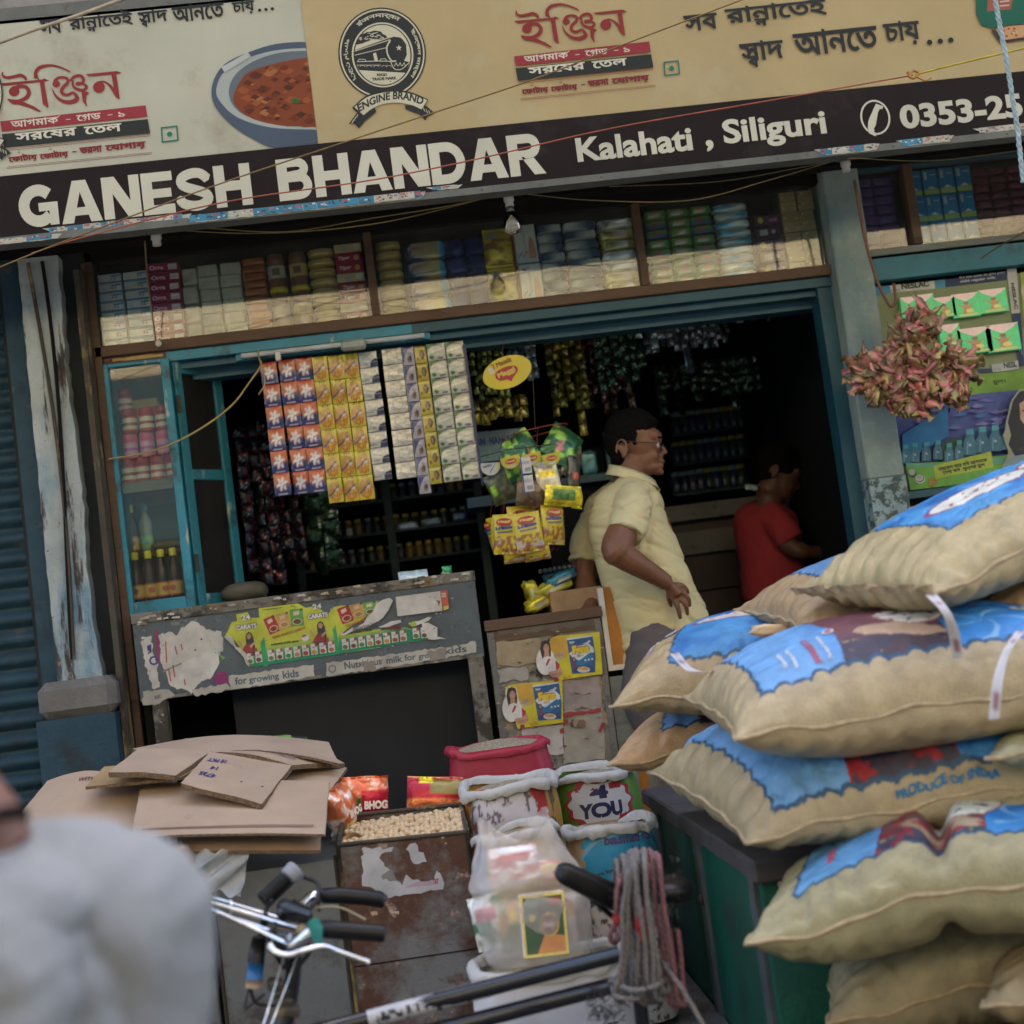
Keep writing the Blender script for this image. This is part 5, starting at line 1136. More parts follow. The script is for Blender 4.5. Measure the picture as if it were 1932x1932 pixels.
# ------------------------------------------------------------------ filled rice sacks
M['jute']=mat('woven_sack',vc=True,rough=.4,var=.22,vs=18,bump=.4,bs=200,spec=.55,gain=1.15)
M['jutecord']=mat('sack_seam',(.42,.33,.2),rough=.8,var=.3,vs=60)
M['ribbon']=mat('ribbon',vc=True,rough=.6)
JUTE=np.array([.34,.275,.17])
def sackfn(c00,c10,c11,c01,ht,hb,seed=1,pin=.07,wr=1.0,sag=0.0,kink=None):
    c=[np.array(tuple(q)) for q in (c00,c10,c11,c01)]
    def f(s,t,top=True,lift=0.0):
        s=np.asarray(s,float);t=np.asarray(t,float)
        s2=s*(1-pin*(1-t*t)*np.abs(s)**3);t2=t*(1-pin*1.5*(1-s*s)*np.abs(t)**3)
        a,b=(s2+1)/2,(t2+1)/2;P=((1-a)*(1-b))[...,None]*c[0]+(a*(1-b))[...,None]*c[1]+(a*b)[...,None]*c[2]+((1-a)*b)[...,None]*c[3]
        e=np.clip(1-np.abs(s)**2.7,0,1)**.6*np.clip(1-np.abs(t)**2.7,0,1)**.6
        ed=np.clip(1-e,0,1);h=(ht if top else -hb)*e
        n1=fbm(s*2.2+seed,t*1.7,1.2,seed)-.5;cr=np.abs(fbm(s*3+t*1.5+seed,t*4-s*2,1.3,seed+13)-.5)
        rid=np.sin(s*42+4*fbm(s*2,t*2,1,seed+2)*3)*ss(.5,1,np.abs(t))*ss(0,.3,e)+np.sin(t*27+4*fbm(s*2,t*2,1,seed+5)*3)*ss(.55,1,np.abs(s))*ss(0,.3,e)
        fine=(fbm(s*9,t*3,1.5,seed+7)-.5)*ss(.4,.9,np.abs(t))*ss(0,.25,e)
        h=h*(1+.1*n1)+wr*(.0045*rid+.009*fine-.003*np.exp(-cr/.03)*ss(0,.3,e))*(1 if top else -1)
        if kink is not None: h=h*(1-.45*np.exp(-((s-kink)/.055)**2)*(1 if top else .6)) 
        z=P[...,2]+h+lift-sag*s*s
        z=z+.006*np.sin(s*9+seed)*ed
        if kink is not None: z=z+.03*np.exp(-((s-kink)/.3)**2)*(ht>0)
        # belly swells outwards past the seam
        cen=(c[0]+c[1]+c[2]+c[3])/4
        sw=1+(.06*np.sin(np.pi*np.clip(e,0,1)))*(.5 if top else 1.0)
        P=np.stack([cen[0]+(P[...,0]-cen[0])*(1+(sw-1)*.5),cen[1]+(P[...,1]-cen[1])*sw,z],-1);return P
    return f
def design(s,t,m0=.7,m1=.62,k=1.0,dark=False,ov=False):
    """print of the sack's upper face: blue panel with toothed edge, platter of rice, dark spoon picture"""
    A_=.02;pt,ps=.12,.09
    bx=m0-A_*np.sqrt(np.abs(np.cos(np.pi*t/pt)));by=m1-A_*1.9*min(1,(1-m1)/.2)*np.sqrt(np.abs(np.cos(np.pi*s/ps)))
    d=np.minimum(bx-np.abs(s),(by-np.abs(t))*.6);c=np.broadcast_to(JUTE,s.shape+(3,)).copy()
    c=c*(1+.05*np.sin(s*260)*np.sin(t*150))[...,None]*(1+.35*(fbm(s*5,t*14,1.5,8)-.5))[...,None]
    n=fbm(s*3,t*3,1.5,21);b=mixc((.012,.12,.42),(.03,.2,.55),ss(.35,.65,n));b=mixc(b,(.15,.33,.6),ss(-.2,-.55,s)*.8)
    sw=np.sin(16*np.hypot(s-.3,t+.5)+5*np.arctan2(t+.5,s-.3));b=mixc(b,(.2,.4,.66),(sw>.9)*(s>.14)*(np.hypot(s-.36,(t+.4)*.8)<.32)*.8)
    dk=mixc((.14,.05,.07),(.035,.03,.06),ss(-.3,-.65,t));dk=mixc(dk,(.36,.25,.18),(np.hypot((s+.1)/.2,(t+.5+.5*(s+.1))/.1)<1)*1.);dk=mixc(dk,(.05,.03,.04),(np.hypot((s+.06)/.15,(t+.74)/.12)<1)*.9);dk=mixc(dk,(.4,.32,.2),(fbm(s*16,t*16,1,33)>.74)*(t<-.4)*.6)
    if dark: dk=mixc(dk,(.28,.01,.02),ss(.5,.65,fbm(s*12,t*12,1.5,41)))
    arcm=np.hypot((s+.72)/.34,(t+.2)/1.25)
    b=np.where(((s>-.62) & (s<.1) & (arcm>1))[...,None],dk,b)
    r=np.hypot((s-.02)/.16,(t+.18)/.27);rc=mixc((.58,.55,.52),(.12,.06,.07),ss(.6,.64,fbm(s*20,t*14,1.2,51)));rc=mixc(rc,(.03,.14,.07),(fbm(s*7,t*7,1,57)>.74)*1.)
    b=np.where((r<1.07)[...,None],np.array([.26,.08,.06]),b);b=np.where((r<1)[...,None],rc,b)
    if ov: b=mixc(mixc((.012,.12,.42),(.05,.24,.58),ss(.35,.65,n)),(.3,.06,.06),(np.hypot((s-.3)/.2,(t+.2)/.3)<1)*1.);b=mixc(b,rc,(np.hypot((s-.3)/.18,(t+.2)/.27)<1)*1.)
    o=np.hypot((s+.2)/.34,(t+.12)/.17) if ov else np.full(s.shape,9.);b=np.where((o<1.12)[...,None],np.array([.2,.06,.2]),b);b=np.where((o<1)[...,None],np.array([.6,.6,.62]),b)
    c=np.where((d>0)[...,None],b,c);return np.where((np.abs(d)<.009)[...,None],np.array([.012,.06,.14]),c)
def flat_design(s,t):
    c=np.broadcast_to(JUTE*.95,s.shape+(3,)).copy();return c*(1+.05*np.sin(s*200)*np.sin(t*140)+.4*(fbm(s*5,t*12,1.5,3)-.5))[...,None]
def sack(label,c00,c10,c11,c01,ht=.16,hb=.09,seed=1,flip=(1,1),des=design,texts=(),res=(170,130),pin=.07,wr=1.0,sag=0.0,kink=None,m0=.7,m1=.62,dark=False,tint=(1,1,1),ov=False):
    f=sackfn(c00,c10,c11,c01,ht,hb,seed,pin,wr,sag,kink)
    cen=(Vector(c00)+Vector(c10)+Vector(c11)+Vector(c01))/4
    S=T('rice_sack',label,'rice sack',cen-Vector((0,0,hb)),'rice sacks piled on the green chest')
    u=np.linspace(-1,1,res[0]);v=np.linspace(-1,1,res[1]);A,B_=np.meshgrid(u,v,indexing='ij')
    g=G();cc=des(A*flip[0],B_*flip[1],m0,m1,dark=dark,ov=ov) if des is design else des(A,B_)
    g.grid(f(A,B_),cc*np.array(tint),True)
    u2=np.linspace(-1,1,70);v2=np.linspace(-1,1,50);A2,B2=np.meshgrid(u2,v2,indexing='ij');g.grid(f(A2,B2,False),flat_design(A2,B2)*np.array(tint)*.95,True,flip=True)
    g.build('sack_body',M['jute'],S)
    pts=[f(s,-1.0) for s in np.linspace(-1,1,40)]+[f(1.0,t) for t in np.linspace(-1,1,30)[1:]]+[f(s,1.0) for s in np.linspace(1,-1,40)[1:]]+[f(-1.0,t) for t in np.linspace(1,-1,30)[1:-1]]
    pts=[p+np.array([0,0,.003*math.sin(i*1.1+seed)]) for i,p in enumerate(pts)]
    G().tube(pts,[.0042+.0012*math.sin(i*.9) for i in range(len(pts))],6,closed=True).build('seam',M['jutecord'],S)
    if texts:
        def mp(s,t,k): 
            P=f(s*flip[0],t*flip[1]);e=1e-3;Pa=f((s+e)*flip[0],t*flip[1]);Pb=f(s*flip[0],(t+e)*flip[1]);n=np.cross(Pa-P,Pb-P);n=n/(np.linalg.norm(n)+1e-12);n=n if n[2]>0 else -n;return P+n*(k+.0016)
        a=Art(fn=mp,grid=.03,lift=.0008,gt=True)
        for q in texts: q(a)
        if a.g.n: a.build('print',M['ribbon'],S)
    return S,f
def tlines(a):
    # company lines on the pale blue area
    def tt(s,x,y,w,h,c,b=.06,rot=math.pi/2): a.text(s,x,y,w,h,c,b,rot)
    tt('JHARKHAND AGRO PVT. LTD.',-.50,-.7,.42,.04,(.42,.08,.12),.12)
    for k in range(3): tt(['Manufactured & Packed by','Industrial Area, Ranchi','Customer Care'][k],-.56-.05*k if k else -.45,-.68+.03*k,.36-.05*k,.024,(.6,.64,.7),.1)
    a.ell(-.4,-.3,.03,.05,(.62,.6,.6),16);a.ell(-.4,-.3,.018,.03,(.4,.05,.08),12)
def vegm(a): a.fill([[(.48,-.4),(.56,-.4),(.56,-.28),(.48,-.28)]],(.6,.62,.6));a.ell(.52,-.34,.025,.038,(.02,.2,.12),14)
def ovalm(a):
    q=random.Random(2)
    for i in range(16): x,y=-.2+q.uniform(-.26,.26),-.12+q.uniform(-.1,.1);a.fill([[(x,y),(x+.02,y+.01),(x+.015,y+.03),(x-.01,y+.02)]],(.4,.04,.07))
def flagm(a): a.fill([[(.15,-.52),(.24,-.52),(.24,-.42),(.15,-.42)]],(.62,.6,.58));a.fill([[(.15,-.52),(.2,-.52),(.2,-.42),(.15,-.42)]],(.5,.05,.04));a.text('AGRO',.155,-.49,.04,.03,(.6,.5,.2),.1)
V3=lambda *p: Vector(p)
def quadsack(nl,nr,depth,length=.84,fl=None,dz=(0,0)):
    """corners from the near left corner and a point further along the near edge"""
    A=Vector(nl);d=(Vector(nr)-A).normalized();B_=A+d*length
    D=Vector(fl) if fl is not None else A+Vector((0,depth,dz[0]));C_=D+d*length*.97+Vector((0,0,dz[1]));return A,B_,C_,D
# lowest ones first
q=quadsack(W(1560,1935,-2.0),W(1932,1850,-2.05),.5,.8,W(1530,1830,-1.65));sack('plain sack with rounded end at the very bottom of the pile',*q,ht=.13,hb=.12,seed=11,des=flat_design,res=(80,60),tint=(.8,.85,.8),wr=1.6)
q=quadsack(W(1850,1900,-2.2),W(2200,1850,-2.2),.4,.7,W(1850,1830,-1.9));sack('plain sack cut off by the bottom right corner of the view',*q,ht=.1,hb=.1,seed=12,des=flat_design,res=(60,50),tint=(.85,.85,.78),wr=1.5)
q=quadsack(W(1405,1785,-2.2),W(1932,1690,-2.25),.5,.85,W(1470,1668,-1.8));sack('sack with a dented middle jutting out in front of the chest',*q,ht=.125,hb=.12,seed=5,kink=-.12,m0=.8,m1=.72,dark=True,texts=(lambda a: a.text('PVT LTD.',-.6,-.45,.3,.04,(.4,.06,.1),.12,math.pi/2),),wr=1.4,res=(300,200),tint=(.85,.95,.85))
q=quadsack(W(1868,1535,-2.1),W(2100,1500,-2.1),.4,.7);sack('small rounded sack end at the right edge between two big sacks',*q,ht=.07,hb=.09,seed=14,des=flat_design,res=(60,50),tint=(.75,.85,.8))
q=quadsack(W(1145,1443,-1.38),W(1500,1400,-1.4),.5,.8,W(1190,1405,-.95));sack('sack with orange brown pointed tip and white seam, low at the back',*q,ht=.13,hb=.06,seed=6,m0=.66,m1=.85,tint=(1.3,1.05,.9))
q=quadsack(W(1410,1588,-2.08),W(1932,1492,-2.1),.5,.84,W(1222,1452,-1.48))
def prod(a): a.text('PRODUCE OF INDIA',-.25,-.985,.5,.026,(.02,.16,.33),.1)
sack('sack printed PRODUCE OF INDIA along its front edge, resting on the chest top',*q,ht=.16,hb=.1,seed=7,m0=.84,m1=.93,dark=True,texts=(prod,),wr=1.2,res=(320,220),tint=(.98,.98,.9))
q=quadsack(W(1150,1332,-1.5),W(1500,1300,-1.5),.5,.82,W(1235,1258,-1.05))
def headt(a):
    a.ell(-.86,-.2,.06,.28,(.62,.62,.62),24);
    for k in range(7): a.fill([[(-.9,-.4+k*.06),(-.82,-.4+k*.06),(-.82,-.393+k*.06),(-.9,-.393+k*.06)]],(.3,.3,.32))
    a.text('HEAD',-.87,-.1,.035,.06,(.4,.05,.08),.1);a.text('&',-.86,-.2,.02,.05,(.4,.05,.08),.1);a.text('TASTE',-.88,-.36,.04,.06,(.4,.05,.08),.1)
    a.fill([[(-.75,-.3),(-.66,-.3),(-.66,-.05),(-.75,-.05)]],(.2,.18,.42));a.text('JHARKHAND',-.745,-.29,.08,.2,(.6,.6,.62),.08)
sack('sack with pointed left tip and white oval label, middle row at the back',*q,ht=.165,hb=.08,seed=8,m0=.66,m1=.85,texts=(headt,ovalm),ov=True,tint=(1.05,.98,.85))
q=quadsack(W(1386,1397,-2.12),W(1932,1312,-2.16),.5,.86,W(1290,1318,-1.62))
sack('large blue printed sack with dark spoon picture and rice oval, middle row at the front',*q,ht=.16,hb=.11,seed=9,m0=.84,m1=.8,texts=(tlines,vegm),wr=1.2,res=(340,250),tint=(1.1,1.1,1.05))
q=quadsack(W(1858,1432,-2.15),W(2100,1420,-2.15),.4,.7,W(1860,1385,-1.8));sack('sack corner poking in at the right edge beside the PRODUCE OF INDIA sack',*q,ht=.06,hb=.06,seed=15,des=flat_design,res=(60,50),tint=(.9,1.05,1.0))
q=quadsack(W(1838,1196,-1.9),W(2150,1165,-1.9),.4,.7,W(1790,1155,-1.55));sack('brown sack tucked under the topmost sack at the right edge',*q,ht=.12,hb=.05,seed=16,des=flat_design,res=(80,60),tint=(1.15,.9,.75),wr=1.4)
q=quadsack(W(1512,1192,-1.75),W(1900,1120,-1.75),.5,.84,W(1386,1157,-1.25));sack('upper sack at the back with brown burlap tip and blue company print',*q,ht=.13,hb=.06,seed=17,m0=.74,m1=.9,texts=(tlines,),tint=(1.1,.95,.85))
A=W(1765,1122,-2.12);D=W(1502,1118,-1.72);d=(W(1932,1047,-2.05)-A).normalized()
q=(A,A+d*.84,D+d*.84+V3(0,.1,0),D)
sack('topmost sack with ruffled white stitched end and a red and white tag print',*q,ht=.12,hb=.1,seed=18,m0=.66,m1=.6,texts=(ovalm,flagm),ov=True,wr=1.6,res=(320,230),tint=(1.1,1.12,.95))
# ruffled stitched hem and paper ribbons
def ribbon(pts,w_,label):
    g=G();P=smooth([tuple(p) for p in pts],6);t=np.linspace(0,1,len(P));L=[]
    for i,p in enumerate(P):
        a_=.5*math.sin(t[i]*5);dx=np.array([math.cos(a_),math.sin(a_)*.5,0])*w_/2;L.append([p-dx,p-dx*.2+[0,-.002,0],p+dx*.2+[0,-.002,0],p+dx])
    L=np.array(L);c=np.tile(np.array([.58,.58,.62]),(len(P),4,1));c[:,1:3]=np.where((fbm(t*9,t*0,3,2)>.5)[:,None,None],np.array([.25,.12,.16]),np.array([.5,.5,.55]));g.grid(L,c,True)
    L2=L+np.array([0,.002,0]);g.grid(L2,c*.9,True,flip=True);o=g.build('ribbon',M['ribbon']);tag(o,label,'ribbon','paper ribbons hanging from sack seams')
ribbon([W(1757,1122,-2.16),W(1785,1155,-2.18),W(1800,1195,-2.16),W(1808,1242,-2.14)],.021,'white stitched paper ribbon dangling from the corner of the topmost sack')
ribbon([W(1926,1190,-2.14),W(1898,1232,-2.2),W(1882,1290,-2.24),W(1876,1356,-2.25)],.02,'white stitched paper ribbon hanging down over the seam at the right edge')
ribbon([W(1272,1232,-1.7),W(1300,1262,-1.74),W(1330,1268,-1.74),W(1365,1262,-1.72)],.02,'short curled white ribbon lying on the fold of the middle row sacks')
hem=[]
for i,t in enumerate(np.linspace(0,1,46)):
    p=D.lerp(A,t);hem.append([tuple(p+V3(-.006,-.004,.002)),tuple(p+V3(-.016+.01*math.sin(i*1.3),-.01,.012+.01*abs(math.sin(i*.45))*ss(.1,.3,t)))])
g=G();g.grid(hem,None,False);g.grid(np.array(hem)+[0,.0025,0],None,False,flip=True);o=g.build('ruffled_hem',M['jutecord'],bpy.data.objects['rice_sack.0%02d' % (len([x for x in bpy.data.objects if x.name.startswith('rice_sack')])-1)])
o=puff(.12,.03,.08,P2((.42,.3,.17),noise_=.3),e=.6,nz=.4,seed=4).build('burlap_scrap',M['packmatt']);place(o,tuple(W(1462,1185,-1.5)-V3(0,0,.02)),(0,.1,.2));tag(o,'small burlap fold poking out between the middle and upper sacks','cloth scrap')
# green trunk
M['greenpaint']=mat('chipped_green_paint',(.006,.11,.075),rough=.4,vs=5,bump=.3,spots=[((.03,.045,.05),3.2,.55,.66),((.2,.22,.22),16,.68,.72,(1,1,.2)),((.1,.03,.02),6,.68,.72)])
M['darkslab']=mat('weathered_board',(.075,.068,.066),rough=.7,var=.4,vs=10,bump=.4,stretch=(.2,1,1))
TK=T('green_chest','tall green painted chest with a grey wooden top carrying the sack pile','chest',(1.15,-1.1,0))
G().bx(.665,1.7,-1.79,-.36,.12,1.0).build('chest_body',M['greenpaint'],TK)
G().bx(.645,1.72,-1.815,-.34,1.0,1.05,bev=.006).build('wooden_top',M['darkslab'],TK)
for y in (-1.72,-1.1,-.5): G().bx(.655,.665,y-.03,y+.03,.12,1.0).build('strap',M['greymetal'],TK)
for y,z in ((-1.72,.86),(-1.72,.5),(-1.1,.84),(-1.1,.45)): G().ball((.652,y,z),(.008,.014,.014),8,5).build('bolt',M['rustpost'],TK)
G().bx(.68,1.7,-1.7,-1.6,0,.12).build('skid',M['wood'],TK);G().bx(.68,1.7,-.6,-.5,0,.12).build('skid',M['wood'],TK)
CA=T('hand_cart','low wooden hand cart carrying the lowest sacks in front of the chest','cart',(1.4,-2.05,0))
for i in range(5): G().bx(.85,2.3,-2.32+i*.1,-2.23+i*.1,.665,.69).build('plank',M['wood'],CA)
for x in (.95,2.2): G().bx(x-.02,x+.02,-2.3,-2.26,0,.665).build('leg',M['wood'],CA);G().bx(x-.02,x+.02,-1.9,-1.86,0,.665).build('leg',M['wood'],CA)

# ------------------------------------------------------------------ step, bins, chickpeas
st=G().bx(.075,.66,-1.72,-.28,0,.55).build('stone_step',M['cement']);tag(st,kind='structure')
CB=T('chickpea_bin','rusty grey metal bin open at the top and full of pale chickpeas','bin',(-.09,-1.02,0))
x0,x1,y0,y1=-.255,.067,-1.2,-.86;zt1=1.112;zt0=1.124
g=G();g.add([(x0,y0,.0),(x1,y0,.0),(x1,y0,zt1),(x0,y0,zt0),(x0,y1,0),(x1,y1,0),(x1,y1,zt1+.03),(x0,y1,zt0+.03)],[(0,1,2,3),(1,5,6,2),(5,4,7,6),(4,0,3,7)]);g.build('bin_body',M['rustgrey'],CB)
g=G();T_=.008
for a_,b_ in (((x0,y0,zt0),(x1,y0,zt1)),((x1,y0,zt1),(x1,y1,zt1+.03)),((x1,y1,zt1+.03),(x0,y1,zt0+.03)),((x0,y1,zt0+.03),(x0,y0,zt0))): g.tube([a_,b_],.006,6)
g.tube([(x0-.001,y0-.001,0),(x0-.001,y0-.001,zt0)],.006,6);g.tube([(x1+.001,y0-.001,0),(x1+.001,y0-.001,zt1)],.006,6);g.build('rolled_edges',M['rustpost'],CB)
g=G();g.bx(x0+.004,x1-.004,y0+.004,y1-.004,1.0,1.085);g.build('liner',M['darkroom'],CB)
G().bx(x0,x1,y0-.0015,y0,.822,.825).build('joint',M['soffit'],CB)
a=Art((0,y0,0),(1,0,0),(0,0,1),lift=.001);f6=fz(1200,2700,1.486,-1.2);PP=lambda pts,c,am=0,st_=.01,sd=0: a.fill([jag([f6(*p) for p in pts],am,st_,sd)],c)
PP([(232,715),(410,708),(330,770),(385,830),(460,920),(480,860),(560,900),(640,900),(650,840),(682,880),(685,945),(520,968),(370,992),(300,940),(235,925)],(.45,.46,.5),.005,.01,1);PP([(500,690),(545,700),(595,790),(520,800),(480,720)],(.45,.46,.5),.005,.01,2)
PP([(340,870),(400,830),(440,900),(350,890)],(.2,.2,.2),.004,.008,3);PP([(540,900),(650,890),(660,912),(470,938)],(.42,.3,.38),.002,.02,4);a.text('27',*f6(638,912),.012,.012,(.4,.04,.05),.1)
PP([(280,1070),(320,1068),(320,1090),(290,1092)],(.45,.33,.24),.003,.006,5);PP([(380,1062),(440,1065),(440,1082),(400,1078)],(.5,.4,.3),.003,.006,6)
a.build('torn_label',M['printworn'],CB)
pea=G();pea.ball((0,0,0),(.0098,.0094,.009),8,6);pea.ball((.0075,0,.002),(.0028,.003,.003),5,4)
M['pea']=mat('chickpea',(.62,.46,.27),rough=.6,var=.3,vs=120);peaf=G();q_=random.Random(3)
pv=np.concatenate(pea.v);pf=pea.f;k=0
CBroot=CB;first=None
tops=[]
for i in range(24):
    for j in range(15):
        tops.append((x0+.012+i*.0133+q_.uniform(-.004,.004),y0+.014+j*.0222+q_.uniform(-.006,.006)))
tops.sort(key=lambda p: p[1])
for (px_,py_) in tops[:290]:
    zz_=1.098+.03*(py_-y0)/.34+.012*vnoise(np.array(px_*40),np.array(py_*40))+q_.uniform(-.003,.004)
    if first is None: first=pea.build('chickpea',M['pea'],CB,world=False);o=first
    else: o=bpy.data.objects.new('chickpea',first.data);link(o,CB)
    o.location=Vector((px_,py_,float(zz_)))-CB.location;o.rotation_euler=(q_.uniform(0,6),q_.uniform(0,6),q_.uniform(0,6))
for r_ in range(2):
    for (px_,py_) in (tops[290:] if r_==0 else tops):
        off=len(peaf.v) and peaf.n;zz_=1.088+.03*(py_-y0)/.34+(.012 if r_==0 else 0)+q_.uniform(-.003,.003)
        peaf.add(pv+np.array([px_+(q_.uniform(-.008,.008) if r_ else 0),py_,zz_]),pf,None,True)
peaf.build('chickpeas_below',M['pea'],CB,kind='stuff')
o=G().lathe([(.034,0),(.036,.012),(.034,.014),(.03,.004),(0.001,.003)],n=20).build('measuring_lid',mat('brass_lid',(.3,.2,.09),rough=.4,metal=.6));place(o,tuple(W(688,1595,-1.1)+V3(-.03,0,.0)),(.9,-.3,0));tag(o,'round brass coloured lid stuck in the chickpeas at the left end','lid')
LB=T('grey_bin','grey sheet metal bin beside the chickpea bin, under the cardboard','bin',(-.42,-1.0,0))
M['slabgrey']=mat('grey_bin_metal',(.15,.165,.175),rough=.5,metal=.2,vs=5,bump=.2,spots=[((.07,.06,.055),5,.5,.62),((.13,.07,.05),12,.6,.68),((.28,.29,.28),9,.66,.72)])
G().bx(-.572,-.268,-1.2,-.8,0,.70).build('bin_panel',M['slabgrey'],LB);G().bx(-.572,-.268,-1.2,-.8,.703,1.09).build('bin_panel',M['slabgrey'],LB)
G().tube([(-.266,-1.2,0),(-.266,-1.2,1.1)],.005,6).build('edge',M['rustpost'],LB);G().tube([(-.574,-1.2,0),(-.574,-1.2,1.1)],.005,6).build('edge',M['rustpost'],LB)
L2_=T('dark_bin','dark metal bin half hidden behind the passing man, under the cardboard','bin',(-.95,-1.0,0))
G().bx(-1.4,-.59,-1.19,-.8,0,1.09,bev=.004).build('bin_body',M['slabgrey'],L2_)

# ------------------------------------------------------------------ cardboard sheets
M['card']=mat('cardboard',(.4,.29,.2),rough=.85,var=.14,vs=5,bump=.12,bs=30,spots=[((.2,.13,.08),9,.64,.74),((.4,.33,.26),4,.6,.8)])
M['card2']=mat('yellow_cardboard',(.36,.24,.11),rough=.85,var=.15,vs=6,bump=.1)
M['cardedge']=mat('corrugated_edge',(.16,.105,.06),rough=.9,var=.6,vs=150)
M['cardprint']=mat('card_print',vc=True,rough=.85,var=.2,vs=40)
def sheet(label,c,th=.008,bend=.0,m='card',seed=0,arts=(),n=16,gap=False):
    """c: near-left, near-right, far-right, far-left"""
    c=[np.array(tuple(q)) for q in c];cen=sum(c)/4
    S=T('cardboard_sheet',label,'cardboard',tuple(cen),'flattened cardboard boxes on the bins')
    def f(s,t,k=0.0):
        s,t=np.asarray(s,float),np.asarray(t,float)
        P=((1-s)*(1-t))[...,None]*c[0]+(s*(1-t))[...,None]*c[1]+(s*t)[...,None]*c[2]+((1-s)*t)[...,None]*c[3]
        z=bend*np.sin(np.pi*s)+.006*(fbm(s*2+seed,t*2,1.3,seed)-.5)+k;P=P.copy();P[...,2] += z
        e=.004*(fbm(s*8+seed,t*8,1.3,seed+4)-.5);P[...,0] += e;P[...,1] += e;return P
    u=np.linspace(0,1,n);A,B_=np.meshgrid(u,u,indexing='ij');g=G();g.grid(f(A,B_),None,True);g.build('top_liner',M[m],S)
    g=G();g.grid(f(A,B_)-np.array([0,0,th]),None,True,flip=True);g.build('bottom_liner',M[m],S)
    g=G();t_=np.linspace(0,1,60)
    for s_,tt in ((t_,t_*0),(t_*0+1,t_),(t_[::-1],t_*0+1),(t_*0,t_[::-1])):
        a_=f(s_,tt);g.grid(np.stack([a_-[0,0,.0004],a_-np.array([0,0,1])*(th*.5)+np.array([1,1,0])*(.0012*np.sin(np.arange(60)*2.2))[:,None],a_-[0,0,th-.0004]],1),None,False)
    g.build('corrugation',M['cardedge'],S)
    if arts:
        a=Art(fn=lambda x,y,k: f(x,y,k+.0006),grid=.08,lift=.0012,gt=True)
        for q in arts: q(a)
        a.build('print',M['cardprint'],S)
    return S
Wq=lambda *p: [W(*q) for q in p]
BR=(.16,.06,.05)
def chain(a):
    for i in range(60): a.fill([[(.05+i*.0148,.1),(.058+i*.0148,.1),(.066+i*.0148,.13),(.058+i*.0148,.13)]],BR)
    a.fill([[(.05,.095),(.94,.095),(.94,.1),(.05,.1)]],BR)
sheet('cardboard sheet lowest at the front, its edge showing under a larger one',Wq((330,1606,-1.27),(604,1604,-1.27),(612,1500,-1.0),(350,1500,-1.0)),seed=1)
sheet('brown cardboard at the far left printed WITH CARE, partly behind the passing man',Wq((-60,1650,-1.22),(252,1604,-1.22),(268,1478,-.9),(90,1472,-.75)),seed=2,bend=.03,arts=(lambda a: a.text('WITH CARE',.4,.86,.35,.05,(.18,.04,.04),.05),))
sheet('large light brown cardboard sheet with a red chain line along its front edge',Wq((247,1580,-1.3),(614,1574,-1.3),(621,1474,-.97),(266,1480,-.97)),seed=3,bend=.006,arts=(chain,),th=.006)
sheet('yellowish cardboard flap sticking out left beneath the small folded box',Wq((162,1484,-1.05),(340,1466,-1.05),(400,1432,-.85),(196,1446,-.85)),seed=4,m='card2')
sheet('cardboard sheet arching at the very back of the pile',Wq((330,1432,-.8),(640,1440,-.8),(620,1400,-.6),(250,1412,-.6)),seed=5,bend=.03)
sheet('small folded cardboard box lying top left on the pile',Wq((204,1457,-1.07),(331,1463,-1.07),(399,1417,-.82),(260,1412,-.82)),seed=6,th=.014,bend=.004)
def tip(s,x,y,w,h): return lambda a: a.text(s,x,y,w,h,(.02,.03,.16),.06,math.pi)
sheet('left half of the topmost folded cardboard with blue handwriting',Wq((341,1477,-1.12),(494,1516,-1.16),(550,1443,-.86),(396,1419,-.84)),seed=7,th=.014,arts=(tip('10 PKT',.28,.82,.22,.1),tip('14',.25,.6,.08,.1),tip('4725',.3,.4,.2,.1),lambda a: a.ell(.62,.35,.012,.016,(.03,.02,.02),8),lambda a: a.ell(.87,.35,.012,.016,(.03,.02,.02),8)))
PU=(.08,.05,.12)
def purple(a):
    a.text('RASOI',.25,.45,.4,.22,PU,.1)
    for i in range(22): a.ell(.12+i*.035,.25+.01*math.sin(i),.012,.03,PU,8);a.ell(.12+i*.035,.8,.01,.02,PU,8)
sheet('right half of the topmost folded cardboard with purple lettering',Wq((396,1419,-.84),(550,1443,-.86),(650,1440,-.72),(545,1404,-.62)),seed=8,th=.012,arts=(purple,),bend=.012)
sheet('stiff cardboard corner hanging over the back right of the pile',Wq((520,1500,-.95),(622,1492,-.9),(655,1447,-.72),(560,1445,-.72)),seed=9)
# wrappers behind the cardboard
for u,v,Y,c,lb,sd in ((372,1400,-.55,(.3,.27,.2),'cream wrapper packet behind the cardboard at the left',1),(522,1396,-.5,(.1,.25,.03),'green and cream wrapper packet behind the cardboard at the right',2)):
    o=puff(.17,.06,.09,P2(c,(.0,.4,0,1,(.32,.28,.2)),(.75,1,0,1,(.03,.04,.04)),noise_=.9,seed=sd),e=.6,nz=.6,seed=sd,nu=30).build('snack_packet',M['packfoil']);place(o,tuple(W(u,v,Y)-V3(0,0,.05)),(0,.05,.1));tag(o,lb,'packet')
def bhog(U,V_):
    c=mixc((.42,.09,.03),(.45,.3,.2),ss(.55,.7,fbm(U*6,V_*8,1.3,3)));c=mixc(c,(.3,.01,.02),((V_>.25) & (V_<.75) & (U>.35))*1.);c=mixc(c,(.02,.12,.03),((V_>.3) & (V_<.65) & (U>.25) & (U<.36))*1.);return c
